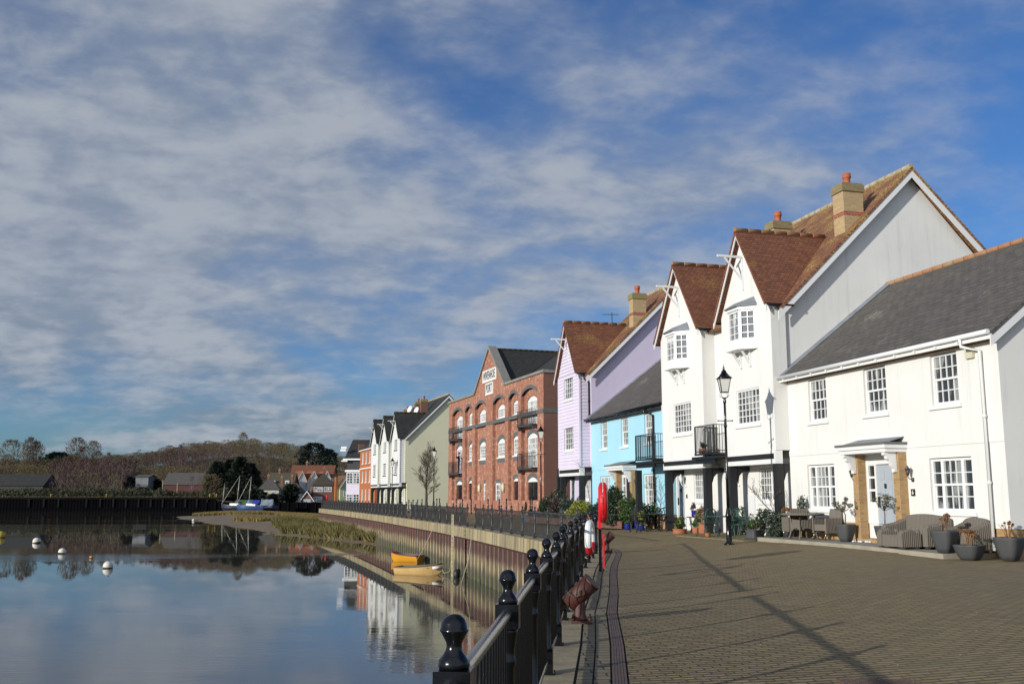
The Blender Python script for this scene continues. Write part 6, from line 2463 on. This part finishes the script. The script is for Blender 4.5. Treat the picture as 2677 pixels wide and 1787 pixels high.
def wicker_seat(name, label, P, rz, W, D, ha, hb, cat, group='wicker lounge set', back=True):
    t = thing(name, label, cat, P, rz, group)
    aw = .17
    mb = MB()
    mb.box(-W / 2 + aw, W / 2 - aw, .03, D - .06, .05, .33)
    mb.build('seat', M['wicker'], t)
    for sx in (-1, 1):
        a = MB()
        pr = arm_profile(D, ha, hb if back else ha)
        xo, xi = sx * W / 2, sx * (W / 2 - aw)
        for lo, hi, ins in ((xi, xo, 0),):
            k = .045
            outer = [(y, z - (k if z > .06 else 0)) for y, z in pr]
            for x in (lo, hi):
                a.poly([(x, y, z) for y, z in outer])
            n_ = len(pr)
            xm0, xm1 = lo + sx * .045, hi - sx * .045
            for i in range(n_):
                j = (i + 1) % n_
                (y0, z0), (y1, z1) = outer[i], outer[j]
                (a0, b0), (a1, b1) = pr[i], pr[j]
                a.poly([(lo, y0, z0), (lo, y1, z1), (xm0, a1, b1), (xm0, a0, b0)])
                a.poly([(xm0, a0, b0), (xm0, a1, b1), (xm1, a1, b1), (xm1, a0, b0)])
                a.poly([(xm1, a0, b0), (xm1, a1, b1), (hi, y1, z1), (hi, y0, z0)])
        a.build('arm', M['wicker'], t)
    if back:
        b = MB()
        n_ = 12
        pts = []
        for i in range(n_ + 1):
            u_ = i / n_
            x = (u_ - .5) * (W - .06)
            z = hb + .10 * math.sin(math.pi * u_) ** .6
            pts.append((x, z))
        for (x, z), (x2, z2) in zip(pts[:-1], pts[1:]):
            b.hexa([(x, D - .13, .1), (x2, D - .13, .1), (x2, D, .06), (x, D, .06), (x, D - .10, z), (x2, D - .10, z2), (x2, D + .04, z2 - .02), (x, D + .04, z - .02)])
        b.build('backrest', M['wicker'], t)
    f = MB()
    for x in (-W / 2 + .08, W / 2 - .08):
        for y in (.07, D - .08):
            f.box(x - .07, x + .07, y - .03, y + .03, 0, .05)
    f.build('feet', M['chrome'], t)
    return t


wicker_seat('wicker_sofa', 'brown grey wicker sofa with its back to the white wall, beside the front door', site(2.80, .80, pz6(2.8) + .002), A6, 1.78, .74, .56, .72, 'sofa')
wicker_seat('wicker_stool', 'low wicker stool with rolled arms standing before the wicker sofa at the patio edge', site(2.55, 1.40, pz6(2.4) + .004), A6, .98, .54, .45, .45, 'stool', back=False)
wicker_seat('wicker_armchair', 'round backed wicker armchair at the near corner of the patio behind two grey planters', site(.98, .84, pz6(.9) + .003), A6, .86, .76, .54, .70, 'armchair')


def dining_chair(label, P, rz):
    t = thing('wicker_dining_chair', label, 'chair', P, rz, 'wicker dining chairs')
    mb = MB()
    mb.box(-.27, .27, 0, .5, .26, .44)
    mb.build('seat', M['wicker'], t)
    mb = MB()
    mb.hexa([(-.27, .48, .26), (.27, .48, .26), (.27, .55, .26), (-.27, .55, .26), (-.24, .60, .88), (.24, .60, .88), (.24, .66, .88), (-.24, .66, .88)])
    mb.build('backrest', M['wicker'], t)
    for sx in (-1, 1):
        mb = MB()
        mb.box(sx * .27 - .03, sx * .27 + .03, -.03, .54, .20, .62)
        mb.build('arm', M['wicker'], t)
    for x in (-.25, .25):
        for y, y2 in ((0, -.03), (.5, .56)):
            mb = MB()
            mb.tube([(x, y, .26), (x, y2, 0)], [.025, .018], 6)
            mb.build('leg', M['chrome'], t)
    return t


dining_chair('wicker dining chair on the river side of the table beside the olive pot', site(6.72, .68, pz6(6.5) + .002), A6 + R(8))
dining_chair('wicker dining chair half hidden behind the round wicker table', site(8.35, .62, pz6(8) + .002), A6 - R(100))
t = thing('wicker_table', 'round wicker table with splayed legs on the patio before the white cottage', 'table', site(7.42, .80, pz6(7) + .002), A6)
mb = MB()
mb.lathe([(.58, .685), (.62, .70), (.625, .735), (.60, .75), (.02, .752)], (0, 0, 0), 32)
mb.build('tabletop', M['wicker'], t)
for a in range(4):
    c, s_ = math.cos(R(45 + 90 * a)), math.sin(R(45 + 90 * a))
    mb = MB()
    mb.tube([(c * .34, s_ * .34, .69), (c * .33, s_ * .33, .30), (c * .40, s_ * .40, .08), (c * .44, s_ * .44, 0)], .024, 7)
    mb.build('leg', M['wicker'], t)
    c2, s2 = math.cos(R(135 + 90 * a)), math.sin(R(135 + 90 * a))
    mb = MB()
    n_ = 6
    for i in range(n_):
        u0, u1 = i / n_, (i + 1) / n_
        z0, z1 = .22 + .10 * math.sin(math.pi * u0), .22 + .10 * math.sin(math.pi * u1)
        P0, P1 = (c * .33 + (c2 - c) * .33 * u0, s_ * .33 + (s2 - s_) * .33 * u0), (c * .33 + (c2 - c) * .33 * u1, s_ * .33 + (s2 - s_) * .33 * u1)
        mb.plate([(*P0, z0), (*P1, z1), (*P1, .56), (*P0, .56)], .015)
    mb.build('apron', M['wicker'], t)


def planter(label, P, w_, h_, m='pot_grey', sq=1.0, bot=.52, rot=None, plant=None, name='planter', cat='planter', group=None, n=20):
    t = thing(name, label, cat, P, A6 + R(20) if rot is None else rot, group)
    r_ = w_ / 2
    mb = MB()
    mb.lathe([(r_ * bot, 0), (r_ * (bot + .16), h_ * .22), (r_ * .86, h_ * .55), (r_ * .97, h_ * .9), (r_, h_), (r_ * .88, h_), (r_ * .85, h_ * .9)], (0, 0, 0), n, sq)
    mb.build('pot', M[m], t)
    mb = MB()
    mb.lathe([(r_ * .85, h_ * .89), (.01, h_ * .9)], (0, 0, 0), n, sq)
    mb.build('soil', M['earth'], t)
    if plant:
        plant(t, h_)
    return t


M['stalk'] = paint('dry_straw_stalk', (.36, .20, .085), .85, var=.2)
M['hydrangea'] = leafmat('dead_hydrangea_head', (.26, .105, .035), (.17, .06, .02), (.36, .18, .07), .85, 8)
M['olive'] = leafmat('olive_leaves', (.105, .110, .045), (.070, .080, .035), (.19, .18, .10), .6, 3)


def dead_heads(ns, hh, sp, seed, headr=.055):
    def f(t, h_):
        r_ = random.Random(seed)
        mb, pts = MB(), []
        for i in range(ns):
            a, q = r_.uniform(0, 6.28), r_.uniform(.3, 1)
            tip = (math.cos(a) * sp * q, math.sin(a) * sp * q, h_ + hh * r_.uniform(.6, 1))
            mb.tube([(math.cos(a) * .05, math.sin(a) * .05, h_ * .88), (tip[0] * .45, tip[1] * .45, h_ + hh * .4), tip], [.009, .007, .005], 5)
            if r_.random() < .62:
                pts.append(tip)
        mb.build('dry_stems', M['stalk'], t)
        v, f_ = leaf_cloud(np.random.RandomState(seed), pts, [(headr, headr, headr * .8)] * len(pts), 70 * len(pts), .018)
        mesh_from(v, f_, 'flower_heads', M['hydrangea'], t)
    return f


def olive(h, crown, seed, off=0):
    def f(t, h_):
        r_ = np.random.RandomState(seed)
        mb = MB()
        mb.tube([(0, 0, h_ * .9), (.01, .01, h_ + h * .35), (off * .3, 0, h_ + h * .6)], [.018, .014, .01], 6)
        cs_, rr = [], []
        for i in range(14):
            a, q = r_.uniform(0, 6.28), r_.uniform(.2, 1)
            c = (math.cos(a) * crown * q + off * .3, math.sin(a) * crown * q, h_ + h * (.50 + .48 * r_.uniform(0, 1)))
            cs_.append(c)
            rr.append((crown * .26, crown * .26, crown * .24))
            mb.tube([(off * .2, 0, h_ + h * .45), (c[0] * .6, c[1] * .6, (c[2] + h_ + h * .42) / 2), c], [.007, .005, .003], 4)
        mb.build('stem', M['bark'], t)
        v, f_ = leaf_cloud(r_, cs_, rr, 620, .024)
        mesh_from(v, f_, 'foliage', M['olive'], t)
    return f


G = 'grey planters on the patio'
planter('tall tapered grey planter with dead flower heads at the patio corner', site(.80, 1.18, .280), .50, .50, plant=dead_heads(9, .36, .12, 1), group=G)
planter('small grey planter standing behind the tall one against the armchair', site(.30, 1.52, .16), .32, .40, group=G) if False else None
planter('wide low grey planter with dry hydrangea stalks on the paving', site(.20, 1.02, .150), .56, .33, bot=.55, plant=dead_heads(11, .36, .20, 2), group=G)
planter('tall grey planter with bare reddish stalks at the corner of the white cottage', site(-.22, .32, .155), .54, .50, plant=dead_heads(16, .34, .22, 3, .02), group=G)
planter('grey planter holding a small olive tree on the far side of the front door', site(5.55, .62, pz6(5.2) + .002), .44, .48, plant=olive(.72, .26, 4, -.25), group=G)
planter('grey planter holding a small olive tree behind the wicker sofa', site(3.95, .50, pz6(3.6) + .002), .44, .48, plant=olive(.86, .34, 5), group=G)
planter('grey planter with drooping brown flower heads behind the round wicker table', site(9.0, .42, pz6(8.7) + .002), .44, .48, plant=dead_heads(12, .40, .17, 6, .075), group=G)
mb = MB()
r_ = random.Random(5)
for i in range(26):
    a = r_.uniform(0, 6.28)
    x, y, z = site(5.35 + r_.uniform(-.5, .5), .42 + r_.uniform(-.15, .15), pz6(5) + .001)
    mb.lathe([(.005, 0), (.04, .01), (.035, .035), (.008, .05)], (x, y, z), 6)
tag(mb.build('white_pebbles', M['white']), 'small heap of white stones beside the olive planter', 'stones')


# cast iron garden furniture
def iron_chair_meshes(m):
    out_ = {}
    mb = MB()
    mb.lathe([(.20, .42), (.225, .43), (.225, .45), (.02, .452)], (0, .02, 0), 18)
    for i in range(6):
        x = -.17 + i * .068
        mb.box(x - .012, x + .012, -.18, .22, .45, .46)
    out_['seat'] = mb
    bk = MB()
    arch = [(-.23, .20, .44), (-.245, .23, .66), (-.235, .26, .84), (-.14, .275, .92), (0, .28, .955), (.14, .275, .92), (.235, .26, .84), (.245, .23, .66), (.23, .20, .44)]
    bk.tube(arch, .019, 6)
    bk.tube([(-.245, .23, .58), (.245, .23, .58)], .014, 5)
    for s_ in (-1, 1):
        bk.tube([(0, .24, .58), (s_ * .06, .25, .70), (s_ * .03, .265, .82), (s_ * .10, .275, .93)], .013, 5)
        bk.tube([(s_ * .06, .24, .58), (s_ * .16, .25, .68), (s_ * .13, .26, .80), (s_ * .20, .265, .87)], .013, 5)
        bk.tube([(s_ * .22, .235, .60), (s_ * .14, .25, .74), (s_ * .04, .27, .94)], .012, 5)
    out_['backrest'] = bk
    for s_ in (-1, 1):
        am = MB()
        am.tube([(s_ * .245, .235, .66), (s_ * .27, .05, .665), (s_ * .27, -.14, .66), (s_ * .25, -.19, .62), (s_ * .24, -.16, .45)], .017, 6)
        out_['arm%d' % s_] = am
        for y0, y1, x1 in ((-.15, -.22, .25), (.17, .28, .25)):
            lg = MB()
            lg.tube([(s_ * .2, y0, .43), (s_ * .235, y0 * 1.15, .26), (s_ * .215, (y0 + y1) / 2, .10), (s_ * x1, y1, 0)], [.021, .020, .017, .022], 6)
            out_['leg%d%d' % (s_, y0 > 0)] = lg
    return out_


def iron_chair(label, P, rz, m, group, proto=[None]):
    t = thing('iron_chair', label, 'chair', P, rz, group)
    for nm, mb in iron_chair_meshes(m).items():
        mb.build(''.join(c for c in nm if c.isalpha()), M[m], t)
    return t


M['green_iron'] = paint('green_enamelled_iron', (.022, .085, .062), .45, var=.25, scale=8)
gi = 'green iron garden chairs'
iron_chair('green iron garden chair at the left end of the green table', site(13.1, 1.15), A6 + R(-70), 'green_iron', gi)
iron_chair('green iron garden chair with its back to the white wall behind the green table', site(11.95, .25), A6 + R(160), 'green_iron', gi)
iron_chair('green iron garden chair to the right of the green table by the grey trough', site(11.2, .85), A6 + R(75), 'green_iron', gi)
bi_ = 'black iron garden chairs'
for i, (s, k, rz) in enumerate(((18.15, 1.55, 8), (19.25, 1.15, -75), (18.75, .15, 175), (17.55, .55, 95))):
    iron_chair(('black iron garden chair nearest the paving with its back to the river', 'black iron garden chair left of the black table beside the blue pots',
                'black iron garden chair behind the black table against the wall', 'black iron garden chair right of the black table beside the terracotta bowl')[i],
               site(s, k), A6 + R(rz + 180 if i == 0 else rz), 'blackmat', bi_)


def iron_table(label, P, r_, h_, m, group=None):
    t = thing('iron_table', label, 'table', P, 0, group)
    mb = MB()
    mb.lathe([(r_ - .02, h_ - .03), (r_, h_ - .02), (r_, h_), (.02, h_ + .002)], (0, 0, 0), 28)
    mb.build('tabletop', M[m], t)
    for a in range(4):
        c, s_ = math.cos(a * 1.571 + .4), math.sin(a * 1.571 + .4)
        mb = MB()
        mb.tube([(c * r_ * .6, s_ * r_ * .6, h_ - .03), (c * r_ * .45, s_ * r_ * .45, h_ * .6), (c * r_ * .32, s_ * r_ * .32, h_ * .32), (c * r_ * .6, s_ * r_ * .6, 0)], .018, 6)
        mb.build('leg', M[m], t)
    return t


iron_table('round green iron garden table behind the tall lamp post', site(12.35, .85), .54, .70, 'green_iron')
iron_table('round black iron garden table among the black chairs', site(18.4, .78), .52, .70, 'blackmat')
iron_table('small black side table carrying a blue flower pot by the ground floor window', site(16.25, .12), .26, .62, 'blackmat')

M['leaf_green'] = leafmat('mid_green_leaves', (.060, .115, .022), (.035, .070, .018), (.13, .19, .04), .55, 4)
M['leaf_yellow'] = leafmat('yellow_green_leaves', (.26, .27, .030), (.15, .19, .022), (.42, .38, .06), .55, 4)
M['leaf_dark'] = leafmat('dark_glossy_leaves', (.024, .046, .018), (.014, .028, .012), (.06, .09, .035), .45, 3)
M['leaf_grey'] = leafmat('grey_green_needles', (.060, .085, .055), (.035, .052, .035), (.10, .125, .085), .7, 4)
M['leaf_purple'] = leafmat('purple_brown_leaves', (.075, .040, .038), (.04, .03, .025), (.10, .09, .05), .6, 4)
M['leaf_bronze'] = leafmat('bronze_striped_leaves', (.22, .13, .075), (.12, .10, .05), (.36, .27, .16), .6, 5)
M['petal'] = leafmat('magenta_petals', (.32, .02, .10), (.20, .015, .12), (.45, .06, .18), .6, 8)


def leafy(rad, n, size, m, seed, z0=.0, cl=9, shape='round'):
    def f(t, h_):
        bush('foliage', None, (0, 0, h_ * .9 + z0), rad, int(n * 1.7), size, m, seed, parent=t, clumps=cl, shape=shape)
    return f


def both(*fs):
    def f(t, h_):
        for g in fs:
            g(t, h_)
    return f


TP = 'terracotta pots by the white gables'
planter('wide terracotta bowl of green and yellow plants beside the black chairs', site(15.55, 1.0), .56, .19, 'terracotta', 0, .82, plant=both(leafy((.24, .30, .28), 700, .035, 'leaf_green', 1), leafy((.30, .16, .26), 300, .04, 'leaf_yellow', 2, 0, 5)), group=TP)
planter('small terracotta pot with a bushy green plant right of the wide bowl', site(15.2, .50), .34, .24, 'terracotta', 0, .68, plant=leafy((.28, .28, .24), 600, .03, 'leaf_green', 3), group=TP)
planter('large terracotta pot of bronze striped leaves left of the green chairs', site(14.75, .40), .48, .44, 'terracotta', 0, .72, plant=leafy((.38, .38, .34), 420, .10, 'leaf_bronze', 4), group=TP)
planter('tiny orange terracotta pot with green seedlings under the green table', site(12.55, 1.35), .20, .13, 'terracotta', 0, .7, plant=leafy((.10, .10, .10), 120, .02, 'leaf_green', 5), group=TP)
planter('square slate grey trough of purple and green bedding plants beside the lamp post', site(10.1, .95), .42, .30, 'pot_grey', 1.4, .97, plant=both(leafy((.26, .26, .22), 420, .03, 'leaf_green', 6), leafy((.30, .22, .24), 300, .03, 'leaf_purple', 7), leafy((.22, .2, .2), 24, .03, 'petal', 8)), name='trough')
planter('square slate grey trough half hidden behind the rosemary bush', site(9.75, .40), .44, .36, 'pot_grey', 1.4, .97, plant=leafy((.2, .2, .2), 200, .03, 'leaf_green', 9), name='trough')
planter('blue glazed pot with a red leaved plant on the small side table', (*site(16.1, .14)[:2], site(16.1, .14)[2] + .625), .24, .24, 'pot_blue', 0, .75, plant=leafy((.16, .16, .20), 120, .035, 'leaf_purple', 10), name='flower_pot', cat='flower pot', group='blue glazed pots')
planter('blue glazed pot with pink and white flowers at the end of the brick planter', site(20.6, 1.05), .30, .26, 'pot_blue', 0, .78, plant=leafy((.16, .16, .12), 160, .03, 'leaf_green', 11), name='flower_pot', cat='flower pot', group='blue glazed pots')
planter('dark blue glazed pot with a dry brown plant behind the smaller blue pot', site(20.5, .60), .40, .40, 'pot_blue', 0, .7, plant=leafy((.30, .30, .26), 300, .05, 'leaf_bronze', 12), name='flower_pot', cat='flower pot', group='blue glazed pots')
planter('small bright blue pot under the left black chair', site(19.35, .95), .27, .26, 'pot_blue', 0, .8, plant=leafy((.2, .2, .35), 300, .05, 'leaf_yellow', 13), name='flower_pot', cat='flower pot', group='blue glazed pots')
planter('terracotta pot of green leaves on the balcony of the white gabled house', (*street(18.53 - 4.62, .78), 3.065), .30, .18, 'terracotta', 0, .75, plant=leafy((.16, .16, .16), 200, .03, 'leaf_dark', 14), name='flower_pot', cat='flower pot')
for i, (x, y, mm, w_, kind, lab) in enumerate(((.78, 55.9, 'pot_cyan', .36, 'cone', 'turquoise pot holding a clipped cone bush before the brick warehouse'), (1.02, 56.3, 'pot_blue', .40, 'ball', 'blue pot holding a clipped ball left of the lamp post base'),
                                               (1.44, 55.6, 'pot_blue', .42, 'ball', 'blue pot holding a clipped ball right of the other blue one'), (2.16, 52.0, 'pot_cyan', .46, 'cone', 'blue green pot holding a bushy clipped cone beside the corner of the warehouse'),
                                               (2.62, 48.5, 'pot_teal', .46, 'bush', 'pale turquoise pot holding a dark bush left of the brick planter'))):
    pl = {'cone': leafy((.22, .22, .50), 600, .03, 'leaf_dark', 20 + i, 0, 12, 'cone'), 'ball': leafy((.22, .22, .22), 500, .025, 'leaf_dark', 20 + i), 'bush': leafy((.42, .42, .50), 700, .05, 'leaf_dark', 20 + i)}[kind]
    planter(lab, (x, y, ground_z(x, y)), w_, .40, mm, 0, .78, plant=pl, name='glazed_pot', cat='plant pot', group='glazed pots before the warehouse')

pw = MB()                                                     # low brick planter along the blue and lilac houses
ln = [(21.1, 1.05), (22.0, 1.5), (28.8, 1.8), (32.5, 2.0)]
for (s0, k0), (s1, k1) in zip(ln[:-1], ln[1:]):
    a, b = Vector((*street(s0, k0), 0)), Vector((*street(s1, k1), 0))
    pw.beam(a + Vector((0, 0, .36)), b + Vector((0, 0, .36)), .20, .30)
tag(pw.build('brick_planter', M['red_flat']), 'low red brick planter wall along the front of the blue and lilac houses', 'planter')
so = MB()
so.poly([(*street(s, k), .47) for s, k in ((21.2, .95), (22.1, 1.4), (28.8, 1.7), (32.5, 1.9), (32.5, .2), (21.2, .1))])
so_ = so.build('planter_soil', M['earth'])
so_['kind'] = 'structure'
BG = 'shrubs in the brick planter'
for s, k, z, rad, n_, sz, mm, lab, shp in (
        (22.3, 1.15, .3, (.75, .65, .95), 2600, .055, 'leaf_dark', 'dark feathery shrub rising behind the red lifebuoy housing', 'round'),
        (21.3, .75, .4, (.75, .60, .62), 1700, .065, 'leaf_green', 'rounded mid green shrub at the near end of the brick planter', 'round'),
        (21.6, 1.45, .30, (.62, .40, .34), 900, .05, 'leaf_grey', 'low grey green plants spilling over the end of the brick planter', 'round'),
        (23.0, 1.75, .30, (.80, .40, .34), 1000, .05, 'leaf_dark', 'low dark plants spilling over the brick planter behind the red housing', 'round'),
        (20.1, .35, .3, (.50, .40, .62), 1100, .05, 'leaf_green', 'light green shrub behind the left black chair', 'round'),
        (23.6, 1.25, .4, (.70, .60, .60), 1500, .06, 'leaf_dark', 'dark green shrub left of the feathery one in the planter', 'round'),
        (25.3, 1.45, .4, (.85, .65, .62), 2200, .06, 'leaf_yellow', 'bright yellow green shrub in the brick planter before the lilac house', 'round'),
        (26.9, 1.30, .4, (.80, .60, .60), 1600, .06, 'leaf_grey', 'grey green shrub left of the yellow shrub in the planter', 'round'),
        (28.3, 1.45, .4, (.85, .70, .70), 1600, .06, 'leaf_purple', 'purple brown shrub below the lilac weatherboarding', 'round'),
        (30.3, 1.50, .4, (.95, .80, .85), 2200, .06, 'leaf_dark', 'large dark green shrub at the far end of the planter', 'round')):
    bush('shrub', lab, site(s, k, z), rad, int(n_ * 1.9), sz * .9, mm, int(s * 10), group=BG, shape=shp)
bush('rosemary_bush', 'tall blue green rosemary bush at the corner between the two white houses', site(9.05, .75), (.48, .42, .60), 1700, .045, 'leaf_grey', 77, clumps=12)
bush('rosemary_bush', 'slender upright rosemary against the white cottage wall behind the wicker table', site(8.35, .25), (.22, .2, .80), 700, .04, 'leaf_grey', 78, clumps=10)
bush('camellia', 'loose dark leaved shrub below the ground floor window behind the grey trough', site(10.6, .35), (.40, .35, .62), 330, .06, 'leaf_dark', 79)
bush('golden_shrub', 'thin golden green shrub behind the green table', site(12.9, .10), (.34, .3, .62), 480, .06, 'leaf_yellow', 80)
for s, k, H, lab, sd_ in ((28.0, .30, 3.6, 'bare climber trained up the corner of the blue house', 3), (19.0, .32, 2.6, 'bare twisted climber beside the black post left of house number 8', 4), (9.35, .62, 2.3, 'bare thorny climber around the black corner post', 6)):
    bare_tree('bare_climber', lab, site(s, k), H, sd_, .75, 4, 2, up=.5, trunk=.35, r0=.022, rmin=.006, cat='climber', group='bare climbers on the house fronts')
for x, y, rx, ry, lab in ((3.02, 8.15, .33, .42, 'brown square access cover in the near paving'), (9.30, 24.9, .38, .2, 'brown round manhole cover beside the patio edge')):
    mb = MB()
    z = ground_z(x, y) + .006
    if rx < .35:
        mb.box(x - rx, x + rx, y - ry, y + ry, z - .03, z + .004)
        for i in range(14):
            for j in range(18):
                mb.box(x - rx + .03 + i * .045, x - rx + .055 + i * .045, y - ry + .03 + j * .045, y - ry + .052 + j * .045, z + .004, z + .009, 'b')
    else:
        mb.lathe([(rx, -.03), (rx, .004), (.01, .006)], (x, y, z), 24)
    tag(mb.build('manhole_cover', M['drain']), lab, 'manhole cover', 'iron covers in the paving')

# yellow posts and other small things along the far bank
M['yellow'] = paint('yellow_paint', (.62, .36, .03), .5)
for i, px in enumerate((132, 277, 548, 565)):
    mb = MB()
    mb.lathe([(.16, 0), (.16, .55), (.22, .58), (.22, .78), (.05, .8)], (vx(px, FQ), FQ + .3, 1.35), 8)
    tag(mb.build('mooring_post', M['yellow']), ('yellow mooring post on the far quay, leftmost of four', 'yellow mooring post on the far quay, second from the left of four',
                                                  'yellow mooring post on the far quay left of the wooden signpost', 'yellow mooring post at the right end of the far quay')[i], 'mooring post', 'yellow mooring posts')
mb = MB()
x = vx(559, FQ)
mb.box(x - .07, x + .07, FQ + .5, FQ + .64, 1.3, 2.6)
mb.box(x - .5, x + .02, FQ + .48, FQ + .499, 2.35, 2.5)
tag(mb.build('signpost', M['wood']), 'wooden signpost on the far quay between two yellow posts', 'signpost')
for px, H, lab in ((423.5, 4.6, 'pale yellow pole beside the red shed'), (462, 3.8, 'thin pale pole before the red shed')):
    mb = MB()
    mb.tube([(vx(px, 268), 268, 1.2), (vx(px, 268), 268, 1.2 + H)], .07, 6)
    tag(mb.build('marker_pole', M['ladder']), lab, 'pole', 'marker poles on the far bank')

# ------------------------------------------------------------------ the person on the balcony
PB = thing('person', 'person in dark clothes standing at the warehouse balcony with both hands raised to the face', 'person', (0, 0, 0), 0)
PB.parent = None
bx_, by_, bz_ = 3.35, .02, 3.52
mat_ = BRK.matrix_basis
PB.location = Matrix.LocRotScale(BRK.location, BRK.rotation_euler, None) @ Vector((bx_, by_, bz_))
PB.rotation_euler = (0, 0, BRK.rotation_euler[2] - R(25))
sk_ = [(0, 0, .95, .13), (0, 0, 1.15, .125), (0, .0, 1.38, .14), (0, .0, 1.47, .06), (0, -.02, 1.56, .075), (0, -.03, 1.66, .09),
       (-.10, 0, .90, .09), (-.11, -.02, .50, .065), (-.12, .02, .08, .045), (-.12, -.12, .03, .035),
       (.10, 0, .90, .09), (.11, -.02, .50, .065), (.12, .02, .08, .045), (.12, -.12, .03, .035),
       (-.19, 0, 1.41, .06), (-.30, -.12, 1.22, .045), (-.13, -.24, 1.48, .035), (-.08, -.22, 1.55, .028),
       (.19, 0, 1.41, .06), (.30, -.12, 1.22, .045), (.13, -.24, 1.48, .035), (.08, -.22, 1.55, .028)]
se = [(0, 1), (1, 2), (2, 3), (3, 4), (4, 5), (0, 6), (6, 7), (7, 8), (8, 9), (0, 10), (10, 11), (11, 12), (12, 13), (2, 14), (14, 15), (15, 16), (16, 17), (2, 18), (18, 19), (19, 20), (20, 21)]
me = bpy.data.meshes.new('body')
me.from_pydata([v[:3] for v in sk_], se, [])
tmp = bpy.data.objects.new('body_tmp', me)
COL.objects.link(tmp)
md = tmp.modifiers.new('Skin', 'SKIN')
for i, v in enumerate(me.skin_vertices[0].data):
    v.radius = (sk_[i][3], sk_[i][3])
me.skin_vertices[0].data[0].use_root = True
tmp.modifiers.new('Sub', 'SUBSURF').levels = 2
bpy.context.view_layer.update()
ev = tmp.evaluated_get(bpy.context.evaluated_depsgraph_get())
bm_ = bpy.data.meshes.new_from_object(ev)
bpy.data.objects.remove(tmp)
bo = bpy.data.objects.new('body', bm_)
COL.objects.link(bo)
bo.parent = PB
M['skin'] = paint('skin', (.52, .30, .21), .6, var=.05)
M['dark_cloth'] = paint('dark_clothing', (.020, .018, .024), .9)
M['hair'] = paint('brown_hair', (.10, .055, .03), .7)
bm_.materials.clear()
for k in ('dark_cloth', 'skin'):
    bm_.materials.append(M[k])
for p in bm_.polygons:
    c = p.center
    p.material_index = 1 if (c.z > 1.49 or (c.y < -.19 and c.z > 1.4)) else 0
    p.use_smooth = True
mb = MB()
mb.lathe([(.02, 1.785), (.07, 1.77), (.105, 1.71), (.108, 1.64), (.10, 1.60)], (0, .012, 0), 12, 0, 1, 1, 0, False)
mb.build('hair', M['hair'], PB)
for s_ in (-1, 1):                                            # fingers held to the face
    for i in range(4):
        mb = MB()
        mb.tube([(s_ * .075, -.225 + i * .004, 1.54 + i * .012), (s_ * .055, -.215, 1.575 + i * .016), (s_ * .03, -.165, 1.60 + i * .018)], [.012, .010, .008], 5)
        mb.build('finger', M['skin'], bo)
